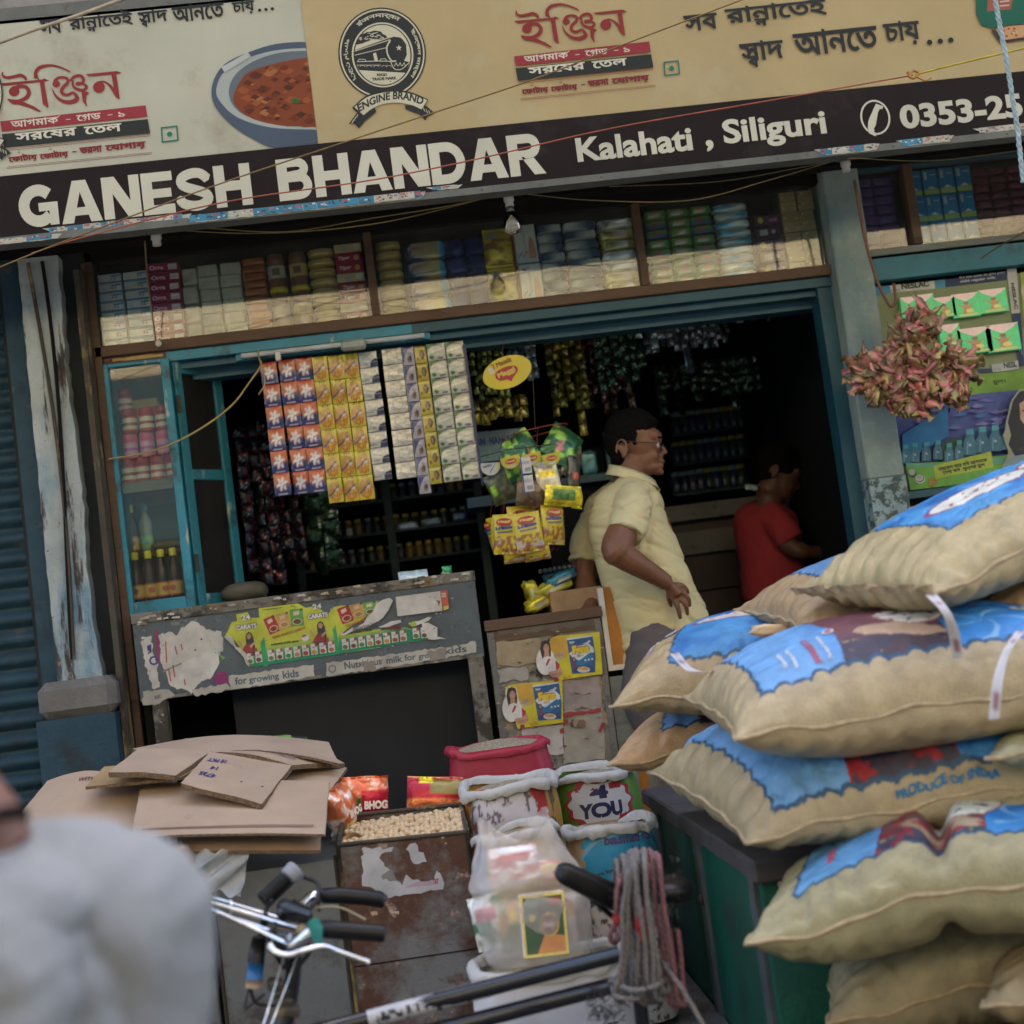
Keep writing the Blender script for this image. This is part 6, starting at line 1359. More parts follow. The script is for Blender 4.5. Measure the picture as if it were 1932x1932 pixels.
def snack(u,v,Y,h,w_,rot,label,paint=bhog):
    g=pouch(w_,h,.075,paint,nz=1.3,seed=int(u),nx=22,ny=24);a=gart(g,w_,-.042);a.text('BHOG',w_*.42,h*.4,w_*.5,h*.17,(.6,.55,.5),.12);a.text('Society',w_*.2,h*.28,w_*.4,h*.08,(.5,.45,.05),.08)
    o=g.build('snack_packet',M['packfoil']);place(o,tuple(W(u,v,Y)),rot);tag(o,label,'packet')
snack(690,1560,-.8,.14,.13,(.1,.1,.2),'crumpled orange and red BHOG packet standing right of the cardboard')
snack(652,1572,-.9,.14,.09,(.2,-.3,.8),'orange packet leaning against the right edge of the cardboard',lambda U,V_: mixc((.4,.12,.05),(.55,.45,.4),ss(.5,.6,fbm(U*5,V_*9,1.3,6))))
def snk2(U,V_): c=mixc((.38,.1,.03),(.5,.25,.1),ss(.5,.65,fbm(U*6,V_*6,1.3,9)));c=mixc(c,(.27,.01,.02),((V_>.45) & (V_<.95))*1.);c=mixc(c,(.16,.12,.03),((V_>.55) & (U>.4) & (V_<.9))*1.);return mixc(c,(.5,.42,.03),((V_>.8) & (U>.2) & (U<.45))*1.)
g=pouch(.16,.12,.06,snk2,nz=.7,seed=4,nx=22,ny=20);o=g.build('snack_packet',M['packfoil']);place(o,tuple(W(820,1545,-.75)),(-.3,.15,0));tag(o,'red and olive snack packet lying behind the chickpea bin','packet')
o=G().lathe([(.0,.0),(.04,0),(.043,.02),(.03,.028),(0.001,.03)],n=18).build('white_cup_lid',M['paper']);place(o,tuple(W(845,1540,-.82)-V3(0,0,.01)));tag(o,'white rounded lid peeping over the back of the chickpea bin','lid')
# things below the cardboard
for u,v,w_,lb in ((300,1620,.1,'brown gunny bundle below the cardboard, nearer the passing man'),(340,1622,.11,'brown gunny roll beside the plastic sheet')):
    o=puff(w_,.07,.07,P2((.16,.12,.09),noise_=.5),e=.7,nz=.2,seed=u).build('gunny_roll',M['packmatt']);place(o,tuple(W(u,v+30,-1.28)),(0,-.4,.3));tag(o,lb,'gunny roll')
M['clearplastic']=mat('clear_plastic_sheet',(.6,.65,.68),rough=.15,var=.2,vs=10,bump=.9,bs=9,trans=.45,spec=.8)
pts=Wq((345,1608,-1.26),(470,1606,-1.26),(450,1640,-1.3),(445,1680,-1.32),(400,1690,-1.34),(340,1650,-1.3))
g=G();rows=[]
for i in range(20):
    t=i/19;L_=Vector(W(345-10*t,1606+50*t,-1.27));Rr=Vector(W(470-15*t,1604+90*t,-1.27));rows.append([tuple(L_.lerp(Rr,s)+V3(0,-.009*math.sin(s*13+t*9)-.012*math.sin(s*5)-.02*t,.006*math.sin(s*23+t*11))) for s in np.linspace(0,1,26)])
g.grid(rows,None,True);o=g.build('plastic_sheet',M['clearplastic']);tag(o,'crumpled clear plastic sheet hanging below the cardboard','plastic sheet')

# ------------------------------------------------------------------ open sacks of grain
M['sackcloth']=mat('white_woven_cloth',(.45,.445,.42),rough=.75,var=.12,vs=8,bump=.7,bs=22,spots=[((.35,.32,.27),12,.66,.76)])
M['redcloth']=mat('red_woven_cloth',(.33,.015,.04),rough=.6,bump=.6,bs=20);M['sackprint']=mat('printed_sack',vc=True,rough=.5,var=.12,vs=10,bump=.3,bs=12)
M['grain']=mat('rice_grain',(.36,.3,.2),rough=.8,var=.5,vs=160,bump=.8,bs=200)
def opensack(label,c,r,z0,z1,paint,rimr=.028,rim=True,tilt=(0,0),ry=.85,sq=.8,grain=True,seed=0,arts=None,sink=.02,rimmat='sackcloth',res=(110,60)):
    S=T('open_sack',label,'sack',(c[0],c[1],z0),'open sacks of rice and grain')
    th=np.linspace(0,2*np.pi,res[0],endpoint=False);zz_=np.linspace(0,1,res[1]);TH,Z=np.meshgrid(th,zz_,indexing='ij')
    sg=lambda x: np.sign(x)*np.abs(x)**sq
    def body(TH,Z,k=0.):
        b=1+.07*np.sin(np.pi*np.clip(Z,0,1))-.05*ss(.85,1,Z)+.05*(fbm(TH*1.5,Z*4,1.2,seed)-.5)+.012*np.sin(TH*9+Z*4)*ss(.5,1,Z)
        rr_=(r+k)*b;x=c[0]+rr_*sg(np.cos(TH))+tilt[0]*Z;y=c[1]+rr_*ry*sg(np.sin(TH))+tilt[1]*Z;z=z0+(z1-z0)*Z+0*TH;return np.stack([x,y,z],-1)
    g=G();g.grid(body(TH,Z),paint(TH,Z),True,wrapu=True,flip=False);g.build('sack_body',M['sackprint'],S)
    if rim:
        g=G();P=[];pr=[(-.9,-1.0),(-.75,-.2),(-.3,.45),(.15,.55),(.6,.3),(.85,-.2),(.8,-.75),(.66,-1.15)]
        for t in np.linspace(0,2*np.pi,150,endpoint=False):
            n1,n2=float(vnoise(np.array(t*3.2+seed),np.array(1.0))),float(vnoise(np.array(t*9+seed),np.array(3.0)));cr=abs(math.sin(t*7+4*n1+seed))**.5;dz=.03*(float(vnoise(np.array(t*1.4+seed),np.array(4.0)))-.5)
            k=rimr*(.75+.5*n1);ring=[]
            for j,(a_,b_) in enumerate(pr):
                q=(r-.002)+k*a_*(1+.25*(cr-.6)*(j>3))+.007*(n2-.5);ring.append((c[0]+q*sg(math.cos(t))+tilt[0],c[1]+q*ry*sg(math.sin(t))+tilt[1],z1+dz+k*b_*(1+.5*(n2-.5)*(j>4))-.003*cr*(j>2)))
            P.append(ring)
        g.grid(P+[P[0]],None,True,flip=False);g.build('rolled_rim',M[rimmat],S)
    g=G();n=30;P=[]
    for i in range(n):
        q=i/(n-1);P.append([(c[0]+(r-.01)*q*math.cos(t)+tilt[0],c[1]+(r-.01)*q*ry*math.sin(t)+tilt[1],z1-sink+.02*(1-q*q)+.006*float(vnoise(np.array(q*9*math.cos(t)+20),np.array(q*9*math.sin(t)+20)))) for t in np.linspace(0,2*math.pi,40)])
    g.grid(P,None,True,flip=True);g.build('grain',M['grain'],S,kind='stuff')
    if arts:
        # canvas x = angle about the front (-y) in metres, y = height above base
        a=Art(fn=lambda x,y,k: tuple(body(np.array(-math.pi/2+x/r),np.array((y)/(z1-z0)),k+.001)),grid=.02,lift=.001,gt=True);arts(a);a.build('print',M['sackprint'],S)
    return S
flat=lambda c,n=.2: (lambda TH,Z: np.broadcast_to(np.array(c),TH.shape+(3,))*(1+n*(fbm(TH*3,Z*6,1.5,5)[...,None]-.5)*2))
opensack('tall bright red sack with a rolled open top, behind the printed rice sack',(.2,-.6),.15,.6,1.265,flat((.33,.015,.04)),rimr=.012,rimmat='redcloth',seed=2,sq=.62,ry=.6,sink=.005)
def ricebag(TH,Z):
    x=(TH-1.5*np.pi)*.125;x=np.where(TH<.5*np.pi,(TH+.5*np.pi)*.125,x);y=Z*.6
    c=np.broadcast_to(np.array([.45,.25,.05]),TH.shape+(3,)).copy();c=mixc(c,(.35,.03,.03),(x>.045-(.6-y)*.3)*(x<.085)*1.)
    rice=mixc((.6,.58,.62),(.16,.12,.14),ss(.58,.66,fbm(x*90,y*40,1.3,7)));rice=mixc(rice,(.35,.12,.06),(fbm(x*22,y*22,1,9)>.66)*.9)
    c=np.where((((x+.04)/.1)**2+((y-.50)/.11)**2<1)[...,None] & (x<.05-(.6-y)*.3+.02)[...,None],rice,c);c=mixc(c,(.12,.1,.04),(x>.1)*(x<.13)*(fbm(x*50,y*20,1,3)>.45)*1.);c=mixc(c,(.02,.15,.06),(x>.09)*(x<.105)*(y<.5)*1.)
    c=mixc(c,(.22,.02,.03),(y<.41)*1.);return c
opensack('open white rimmed sack printed with a heap of long grain rice',(.205,-.88),.128,.6,1.185,ricebag,rimr=.016,seed=3,sq=.75,res=(260,120))
def four(a):
    P=[]
    for i in range(60): t=2*math.pi*i/60;k=1+.09*math.cos(t*12);P.append((0.0+.09*k*math.cos(t),.49+.068*k*math.sin(t)))
    a.fill([P],(.33,.02,.03));P=[(.0+.078*(1+.08*math.cos(t*10))*math.cos(t),.49+.055*(1+.08*math.cos(t*10))*math.sin(t)) for t in np.linspace(0,2*math.pi,60)[:-1]];a.fill([P],(.55,.55,.55))
    a.text('4',-.018,.5,.036,.036,(.02,.02,.08),.12);a.text('YOU',-.05,.448,.1,.042,(.02,.02,.08),.12)
opensack('green open sack with a white 4 YOU badge and grain inside',(.455,-.72),.125,.6,1.165,flat((.08,.2,.02)),rimr=.014,seed=4,arts=four)
opensack('yellow and blue sack behind the transparent bag',(.19,-1.2),.105,.56,1.095,lambda TH,Z: np.where((np.cos(TH-np.pi)>.72)[...,None],np.array([.02,.1,.3]),np.array([.42,.26,.03]))*(1+.3*(fbm(TH*3,Z*6,1.5,4)[...,None]-.5)),rimr=.013,seed=5)
def dub(TH,Z):
    x=(TH-1.5*np.pi)*.115;y=Z*.52;c=np.broadcast_to(np.array([.02,.28,.5]),TH.shape+(3,)).copy();s_=np.sin(60*np.hypot(x-.02,y-.38));c=mixc(c,(.2,.45,.6),(s_>.93)*.7)
    c=mixc(c,(.4,.28,.16),(x<-.085+.008*np.sign(np.cos(y*200)))*1.);rice=mixc((.6,.57,.54),(.12,.08,.07),ss(.56,.62,fbm(x*80,y*60,1.2,6)));e=(y<.355-(x+.1)*(-.25))*(x>-.085);c=np.where(e[...,None]>.5,rice,c);return mixc(c,(.4,.12,.03),(np.abs(y-.355+(x+.1)*(-.25))<.004)*(x>-.085)*1.)
def dubt(a): a.text('basmati rice',-.02,.455,.125,.026,(.08,.06,.2),.08,-.03);a.text('dubar',.022,.42,.062,.026,(.08,.06,.2),.08,-.03);a.text('extra long grain',-.06,.375,.1,.012,(.03,.05,.08),.08,.22)
opensack('blue open sack lettered basmati dubar with a white cloth rim',(.44,-1.08),.115,.57,1.06,dub,rimr=.015,seed=6,arts=dubt,tilt=(0,0),res=(240,120))
# white sack with print at the bottom
def bat(a):
    a.text('MFG DATE',-.02,.26,.12,.022,(.03,.03,.05),.06,-.03);a.text('BATCH NO.:',-.03,.215,.155,.026,(.03,.03,.05),.06,-.05);a.text('CONTENTS:30PACKETS',-.03,.165,.24,.026,(.03,.03,.05),.06,-.08);a.ring(-.02,.15,.03,.02,.003,(.03,.03,.05))
opensack('bulging white woven sack printed BATCH NO. and CONTENTS beneath the bicycle tube',(.21,-1.58),.175,.45,.86,flat((.58,.58,.62),.1),rimr=.016,seed=9,ry=.55,arts=bat,sq=.7)
M['plasticbag']=mat('translucent_bag',(.8,.77,.74),rough=.2,var=.15,vs=5,bump=.9,bs=9,trans=.58,spec=.6)
PB=T('plastic_bag','translucent plastic bag stuffed with red and white packets, on the white sack','plastic bag',(.2,-1.55,.86))
th=np.linspace(0,2*np.pi,80,endpoint=False);Z=np.linspace(0,1,50);TH,ZZ=np.meshgrid(th,Z,indexing='ij')
rr_=.118*(1+.12*np.sin(np.pi*ZZ)-.32*ss(.55,.95,ZZ)+.16*(fbm(TH*1.3,ZZ*5,1.4,6)-.5)+.03*np.sin(TH*11+ZZ*6)*ss(.5,1,ZZ)-.1*np.exp(-((ZZ-.5)/.05)**2))
x=.19+rr_*np.cos(TH)*1.0-.02*ZZ;y=-1.56+rr_*.6*np.sin(TH);z=.86+.30*ZZ+.03*np.sin(TH*2+1)*ss(.7,1,ZZ)
g=G();g.grid(np.stack([x,y,z],-1),None,True,wrapu=True);g.build('bag_skin',M['plasticbag'],PB)
def pk(c1,c2,c3,s): return lambda U,V_: mixc(mixc(c1,c2,ss(.45,.55,fbm(U*3,V_*4,1.2,s))),c3,((U>.2) & (U<.8) & (V_>.55) & (V_<.8))*1.)
def magbox(a,w,h):
    a.rect(0,0,w,h,(.5,.42,.12));a.rect(w*.06,h*.05,w*.94,h*.95,(.05,.09,.05));a.poly([(w*.3,h*.05),(w*.94,h*.05),(w*.94,h*.3),(w*.5,h*.36)],(.45,.2,.08));a.ell(w*.62,h*.5,w*.22,h*.2,(.4,.28,.06),18);a.ell(w*.62,h*.5,w*.18,h*.16,(.16,.05,.03),18);a.ell(w*.24,h*.62,w*.09,h*.06,(.5,.42,.05),10);a.rect(w*.62,h*.78,w*.9,h*.92,(.3,.05,.04));a.text('MASALA',w*.48,h*.46,w*.28,h*.08,(.55,.5,.4),.06)
o=carton(.1,.135,.03,(.6,.56,.54),magbox).build('spice_packet',M['pack']);place(o,tuple(W(1030,1802,-1.62)),(-.05,.05,.1));tag(o,'green and gold bordered spice packet seen through the bag at the lower right','packet','packets inside the plastic bag')
for i,(u,v,Y,w_,h,rz,c1,c2,c3) in enumerate(((990,1795,-1.57,.1,.12,.1,(.08,.12,.05),(.35,.18,.05),(.45,.33,.08)),(935,1790,-1.55,.08,.12,-.3,(.05,.13,.06),(.5,.48,.45),(.3,.03,.06)),(1060,1780,-1.56,.08,.11,.4,(.5,.45,.42),(.3,.06,.06),(.5,.3,.1)),(975,1660,-1.57,.11,.075,.0,(.6,.55,.55),(.4,.03,.04),(.35,.02,.03)),(1030,1665,-1.54,.08,.05,.3,(.4,.03,.03),(.5,.4,.2),(.5,.4,.1)))):
    g=pouch(w_,h,.03,pk(c1,c2,c3,i),nz=.5,seed=i);o=g.build('spice_packet',M['packfoil']);place(o,tuple(W(u,v,Y)),(-.1,rz*.5,rz));tag(o,['green and orange spice packet low in the middle of the plastic bag','green and white packet at the left in the plastic bag','white and red packet at the right in the plastic bag','white packet with red print at the top of the plastic bag','small red and gold packet at the top right of the plastic bag'][i],'packet','packets inside the plastic bag')

# ------------------------------------------------------------------ bicycle
M['chrome']=mat('chrome',(.75,.77,.8),rough=.12,metal=1.0,var=.1,vs=20,spots=[((.2,.12,.08),30,.7,.76)])
M['blackpaint']=mat('black_enamel',(.008,.01,.016),rough=.25,coat=.5,var=.3,spots=[((.08,.06,.05),20,.7,.75)])
M['rubber']=mat('black_rubber',(.006,.0065,.008),spec=.35,rough=.38,var=.3,bump=.1,bs=60)
M['blueplastic']=mat('blue_plastic',(.01,.12,.33),rough=.3)
M['decal']=mat('silver_decal',vc=True,rough=.35,var=.2)
BK=T('bicycle','black roadster bicycle with chrome handlebar, its front to the left, before the bins','bicycle',(.05,-1.95,0))
bp=lambda u,v,Y: tuple(W(u,v,Y))
G().tube([bp(608,1690,-1.8),bp(640,1689,-1.8),bp(690,1693,-1.79),bp(716,1697,-1.78),bp(727,1702,-1.78)],[.0155,.017,.0165,.0175,.013],14).build('grip',M['rubber'],BK)
G().tube([bp(596,1752,-2.1),bp(640,1755,-2.1),bp(690,1759,-2.1),bp(718,1761,-2.1),bp(727,1762,-2.1)],[.016,.0165,.016,.017,.0155],14).build('grip',M['rubber'],BK)
hb=smooth([bp(606,1690,-1.8),bp(590,1692,-1.8),bp(575,1702,-1.82),bp(556,1722,-1.86),bp(548,1745,-1.92),bp(545,1768,-2.0),bp(548,1786,-2.06),bp(565,1778,-2.09),bp(582,1762,-2.1),bp(598,1753,-2.1)],5)
G().tube(hb,.0125,12).build('handlebar',M['chrome'],BK)
G().tube([bp(600,1683,-1.8),bp(602,1720,-1.8)],.004,6).build('clamp_wire',M['rustpost'],BK)
G().tube(smooth([bp(508,1782,-2.12),bp(520,1796,-2.13),bp(545,1802,-2.14),bp(580,1792,-2.14),bp(612,1786,-2.13),bp(640,1796,-2.12),bp(696,1815,-2.11)],5),[.0062]*31,10).build('brake_lever',M['chrome'],BK)
for (p0_,p1_,r_) in (((388,1700,-1.95),(560,1750,-2.0),.0048),((376,1712,-1.95),(552,1768,-2.0),.0048),((395,1692,-1.93),(592,1752,-1.95),.0042),((372,1704,-2.02),(548,1782,-2.04),.0048)): G().tube([bp(*p0_),bp(*p1_)],r_,8).build('carrier_rod',M['chrome'],BK)
g=G();c_=W(384,1700,-1.97);g.box(tuple(c_),(.03,.1,.022),rot=(0,.25,.1),bev=.007);g.build('carrier_end',M['chrome'],BK)
g=G();g.box(tuple(W(545,1752,-1.98)),(.07,.05,.012),rot=(.2,.3,.1),bev=.003);g.box(tuple(W(560,1730,-1.92)),(.05,.05,.02),rot=(.4,.2,.4),bev=.004);g.build('bracket',M['rustpost'],BK)
for u,v in ((435,1700),(540,1735)): G().tube([bp(u,v,-1.93),bp(u+4,v+14,-1.96),bp(u-3,v+30,-2.0)],.0028,6).build('rod_clip',M['chrome'],BK)
# rubber bulb horn
Hn=T('bulb_horn','black ribbed rubber horn with a grey cap fixed behind the chrome carrier','horn',tuple(W(530,1660,-1.85)))
pa,pb_=W(497,1700,-1.88),W(560,1640,-1.84);pts=[pa.lerp(pb_,t) for t in np.linspace(0,.72,44)]
G().tube(pts,[.0165+.0028*math.sin(i*1.5) for i in range(44)],14).build('ribbed_bulb',M['rubber'],Hn);pts=[pa.lerp(pb_,t) for t in (.7,.74,.84,.93,.97,1.0)]
G().tube(pts,[.017,.0205,.0205,.022,.022,.02],16).build('grey_cap',mat('grey_rubber',(.22,.23,.26),rough=.5),Hn)
# blue pump-like handle, stem, fork
G().tube([bp(500,1735,-1.98),bp(490,1790,-1.98)],.0085,10).build('stay',M['rubber'],BK)
G().tube([bp(489,1768,-2.0),bp(483,1815,-2.0)],[.0135,.0165],14).build('pump_grip',M['rubber'],BK);G().tube([bp(484,1815,-2.0),bp(480,1846,-2.0)],[.0155,.016],14).build('pump_barrel',M['blueplastic'],BK)
G().tube([bp(480,1846,-2.0),bp(479,1862,-2.0)],[.0165,.0165],14).build('pump_cap',mat('tan_rubber',(.3,.22,.14),rough=.6),BK)
G().tube(smooth([bp(473,1845,-2.0),bp(476,1880,-2.0),bp(490,1895,-2.0),bp(540,1898,-2.0)],4),.0035,6).build('lamp_bracket',M['rubber'],BK)
G().tube([bp(473,1850,-2.0),bp(462,1900,-2.0)],.002,5).build('cable',M['rubber'],BK);G().tube([bp(462,1905,-2.0),bp(500,1875,-2.0)],.002,5).build('cable',M['rubber'],BK)
G().tube([bp(560,1760,-1.98),bp(552,1850,-1.98),bp(535,1950,-1.98),bp(500,2150,-1.98)],[.0125,.0155,.0175,.0175],12).build('head_tube',M['blackpaint'],BK)
G().tube([bp(549,1760,-2.05),bp(520,1860,-2.05),bp(495,1940,-2.05)],.0019,6).build('brake_rod',M['chrome'],BK);G().tube([bp(572,1775,-2.05),bp(545,1850,-2.05),bp(505,1950,-2.05)],.0019,6).build('brake_rod',M['chrome'],BK)
for u,v,w_ in ((520,1858,.03),(536,1890,.034),(545,1905,.04)): G().box(bp(u,v,-2.0),(w_,.04,.02),rot=(.1,.2,.2),bev=.004).build('lug',M['rustpost'],BK)
G().tube([bp(1168,1800,-1.95),bp(650,1934,-1.99),bp(560,1957,-2.0)],.0165,16).build('top_tube',M['blackpaint'],BK)
G().tube([bp(1158,1858,-1.95),bp(900,1925,-1.97),bp(560,2010,-2.0)],.0165,16).build('second_tube',M['blackpaint'],BK)
g=G();n=90;PA,PB_=W(926,1863,-1.966),W(694,1923,-1.988);P=[];Cc=[]
dd=(PB_-PA).normalized();upv=V3(0,0,1)-dd*dd.z;upv.normalize();sdv=dd.cross(upv)
for i in range(n):
    t=i/(n-1);ring=[];cr=[]
    for j in range(25):
        an=2*math.pi*j/24;ring.append(tuple(PA.lerp(PB_,t)+(upv*math.cos(an)+sdv*math.sin(an))*.0171));b=(.45,.46,.5)
        if .06<abs(((an+math.pi) % (2*math.pi))-math.pi-1.45*(1 if sdv.y<0 else -1))-.0<.42 and float(vnoise(np.array(t*60.),np.array(an*2)))>.5 and .06<t<.9: b=(.02,.02,.03)
        if .42<t<.455 or float(vnoise(np.array(t*26.+5),np.array(an*1.6+2)))>.82: b=(.015,.015,.02)
        cr.append(b)
    P.append(ring);Cc.append(cr)
g.grid(P,np.array(Cc),True);g.build('silver_decal',M['decal'],BK)
G().tube([bp(1185,1690,-1.95),bp(1215,1960,-1.95),bp(1240,2100,-1.95)],.0145,12).build('seat_tube',M['blackpaint'],BK)
# saddle: blunt thick nose to the left, wide rounded back to the right
SD=G();rows=[];A0,A1=W(1050,1640,-1.99),W(1200,1712,-1.95);ax=(A1-A0).normalized()
for i in range(24):
    t=i/23;c_=A0.lerp(A1,t);w_=(.03+.008*t)*(1-(1-min(1,t/.12))**2*.55);h_=(.021+.006*t)*(1-(1-min(1,t/.12))**2*.5)
    rows.append([tuple(c_+Vector((0,1,0))*w_*math.copysign(abs(math.cos(an))**.5,math.cos(an))+Vector((-ax.z,0,ax.x))*h_*math.copysign(abs(math.sin(an))**.5,math.sin(an))) for an in np.linspace(0,2*math.pi,25)])
SD.grid(rows,None,True,flip=True);SD.add(rows[0][:-1],[tuple(range(24))]);c_=W(1255,1668,-1.93)
SD.lathe([(.03,-.03),(.052,-.028),(.058,-.012),(.058,-.004),(.054,.004),(.04,.012),(.001,.016)],tuple(c_),n=28,M=Matrix.Rotation(.1,3,'Y').to_4x4() @ Matrix.Diagonal((1.0,1.25,1,1)));SD.tube([tuple(A1-Vector((.02,0,-.004))),tuple(c_-Vector((.03,0,.012)))],[.026,.018],14,flat=.8);SD.build('saddle',M['rubber'],BK)
g=G();g.tube(smooth([bp(1120,1700,-1.98),bp(1180,1742,-1.95),bp(1250,1735,-1.93),bp(1272,1700,-1.92)],5),.006,8);g.tube([bp(1250,1700,-1.9),bp(1262,1725,-1.9),bp(1240,1735,-1.92)],.0045,6);g.build('saddle_spring',M['blackpaint'],BK)
wh=lambda cxy,nm: None
for cx_,nm in ((-.55,'front'),(.72,'rear')):
    g=G();n=56;g.tube([(cx_+.335*math.cos(t),-1.95,.345+.335*math.sin(t)) for t in np.linspace(0,2*math.pi,n,endpoint=False)],.02,10,closed=True);Wt=g.build('wheel',M['rubber'],BK)
    g=G();g.tube([(cx_+.312*math.cos(t),-1.95,.345+.312*math.sin(t)) for t in np.linspace(0,2*math.pi,n,endpoint=False)],.01,8,closed=True)
    for k in range(28): t=2*math.pi*k/28;g.tube([(cx_,-1.95+(.02 if k % 2 else -.02),.345),(cx_+.31*math.cos(t),-1.95,.345+.31*math.sin(t))],.0014,4)
    g.build('rim',M['chrome'],Wt)
g=G();g.tube([(-.55,-1.95,.345),bp(545,1930,-1.98)],.012,8);g.tube([(.72,-1.95,.345),bp(1222,1960,-1.95)],.01,8);g.tube([(.72,-1.95,.345),(.28,-1.95,.3)],.01,8);g.tube([(.28,-1.95,.3),bp(1225,2000,-1.95)],.014,8);g.tube([(.28,-1.95,.3),bp(540,2020,-1.99)],.014,8);g.tube([(.28,-1.95,.3),(.36,-2.04,.16)],.01,8);g.build('lower_frame',M['blackpaint'],BK)
g=G();g.tube(smooth([bp(568,1700,-1.9),bp(585,1712,-1.9),bp(640,1712,-1.92),bp(690,1735,-1.95)],5),.0022,6);g.build('bowden_cable',mat('yellowed_cable',(.3,.27,.15),rough=.5),BK)
for q_c in (((575,1655,-1.84),(600,1668,-1.86),(596,1700,-1.9),(570,1726,-1.94),(548,1760,-1.98)),((556,1700,-1.86),(540,1720,-1.92),(528,1760,-1.97),(540,1800,-1.99),(545,1860,-1.99)),((512,1700,-1.9),(500,1722,-1.95),(498,1760,-1.97)),((560,1740,-1.96),(585,1790,-2.0),(560,1830,-2.0),(552,1900,-2.0)),((520,1742,-2.0),(506,1770,-2.03),(520,1800,-2.02),(536,1826,-2.0))): G().tube(smooth([bp(*p) for p in q_c],5),.0048,8).build('cable',M['rubber'],BK)
g=G();g.box(bp(555,1722,-1.94),(.07,.04,.035),rot=(.2,.5,.2),bev=.008);g.box(bp(538,1780,-1.99),(.045,.04,.05),rot=(.1,.2,.1),bev=.006);g.build('headset_clamp',M['blackpaint'],BK)
# green tie on the near bar
g=G();g.tube([bp(592,1742,-2.1),bp(597,1755,-2.115),bp(600,1772,-2.115),bp(606,1795,-2.12)],[.013,.014,.009,.004],8);g.build('green_tie',mat('green_cloth',(.02,.2,.17),rough=.8,bump=.5),BK)
# coil of rope hung on the saddle
M['rope']=mat('grey_rope',vc=True,rough=.9,var=.35,vs=90,bump=.5,bs=180)
def rope(g,pts,r,c1,c2,tw=420):
    P=smooth([tuple(p) for p in pts],9);d=np.r_[0,np.cumsum(np.linalg.norm(np.diff(P,axis=0),axis=1))];n=max(8,int(d[-1]/.006));s=np.linspace(0,d[-1],n);Q=np.stack([np.interp(s,d,P[:,k])+.006*(fbm(s*14+P[0,0]*90,s*0+k*3.1+P[0,2]*70,1,k)-.5) for k in range(3)],-1)
    rings=[];cols=[];up=np.array([1.,.2,0])
    for i in range(n):
        t=Q[min(i+1,n-1)]-Q[max(i-1,0)];t=t/np.linalg.norm(t);sd=np.cross(t,up);sd /= np.linalg.norm(sd)+1e-9;u2=np.cross(sd,t);a_=np.linspace(0,2*np.pi,11);ph=s[i]*tw
        rad=r*(1+.22*np.cos(3*a_-ph));rings.append(Q[i]+np.outer(np.cos(a_)*rad,sd)+np.outer(np.sin(a_)*rad,u2));k=(.5+.5*np.cos(3*a_-ph))[:,None]*.7+.3;cols.append(np.array(c1)*k+np.array(c2)*(1-k))
    g.grid(rings,np.array(cols),True);return g
RP=T('rope_coil','coil of frayed grey and pink rope hung over the bicycle saddle','rope',tuple(W(1200,1650,-2.0)))
qq=random.Random(12);GY=(.26,.24,.23);GD=(.04,.035,.035);PK_=(.33,.15,.17);PD=(.08,.03,.035)
loops=[(1160,1625,1180,1860,0),(1172,1615,1195,1880,0),(1185,1608,1215,1890,0),(1198,1604,1205,1850,0),(1212,1603,1235,1885,0),(1222,1606,1262,1900,1),(1236,1612,1275,1895,1),(1205,1610,1230,1800,0),(1180,1618,1160,1890,0),(1192,1612,1222,1868,0),(1218,1615,1212,1780,1),(1166,1640,1150,1780,1),(1174,1620,1205,1895,0),(1190,1606,1170,1880,0),(1208,1608,1245,1870,0),(1228,1612,1225,1890,0)]
for i,(ut,vt,ub,vb,pk_) in enumerate(loops):
    g=G();y0_=-2.03-.012*(i % 5);w1=qq.uniform(6,14);pts=[W(ut-4,vt+70,-1.86),W(ut,vt+18,-1.9),W(ut+2,vt,-1.96),W(ut+6,vt+14,y0_),W((ut*2+ub)/3+w1*.3,vt+(vb-vt)*.35,y0_-.01),W((ut+ub*2)/3+w1*.6,vt+(vb-vt)*.7,y0_),W(ub,vb-16,y0_+.01),W(ub+9,vb,y0_+.02),W(ub+17,vb-14,y0_+.05),W((ut+ub)/2+22,(vt+vb)/2,y0_+.08)]
    rope(g,pts,.0044 if not pk_ else .0052,PK_ if pk_ else GY,PD if pk_ else GD);g.build('rope_loop',M['rope'],RP)
for i,(u,v,r_) in enumerate(((1210,1740,.016),(1214,1762,.013),(1163,1735,.009))):
    g=G();g.ball(bp(u,v,-2.07),(r_*.8,r_*.6,r_*1.4),14,10);vv=g.v[0];vv += (np.random.default_rng(i).random(vv.shape)-.5)*.005;g.build('red_knot',mat('red_yarn',(.4,.04,.04),rough=.95,bump=1.0,bs=150),RP)
g=G();rope(g,[W(1240,1790,-2.0),W(1262,1830,-2.05),W(1290,1870,-2.08),W(1330,1940,-2.1),W(1350,1990,-2.1)],.0045,GY,GD);g.build('rope_end',M['rope'],RP)
g=G();rope(g,[W(1150,1850,-2.0),W(1190,1868,-2.09),W(1235,1862,-2.09),W(1255,1845,-2.0),W(1210,1840,-1.95),W(1165,1845,-1.96),W(1160,1880,-2.06),W(1205,1885,-2.08)],.005,GY,GD);g.build('rope_binding',M['rope'],RP)
g=G()
for i in range(260):
    u,v=qq.uniform(1150,1285),qq.uniform(1610,1890);p=W(u,v,-2.05-qq.random()*.02);g.tube([tuple(p),tuple(p+V3(qq.uniform(-.008,.008),qq.uniform(-.006,.002),qq.uniform(-.006,.008)))],.0004,3,col=GY)
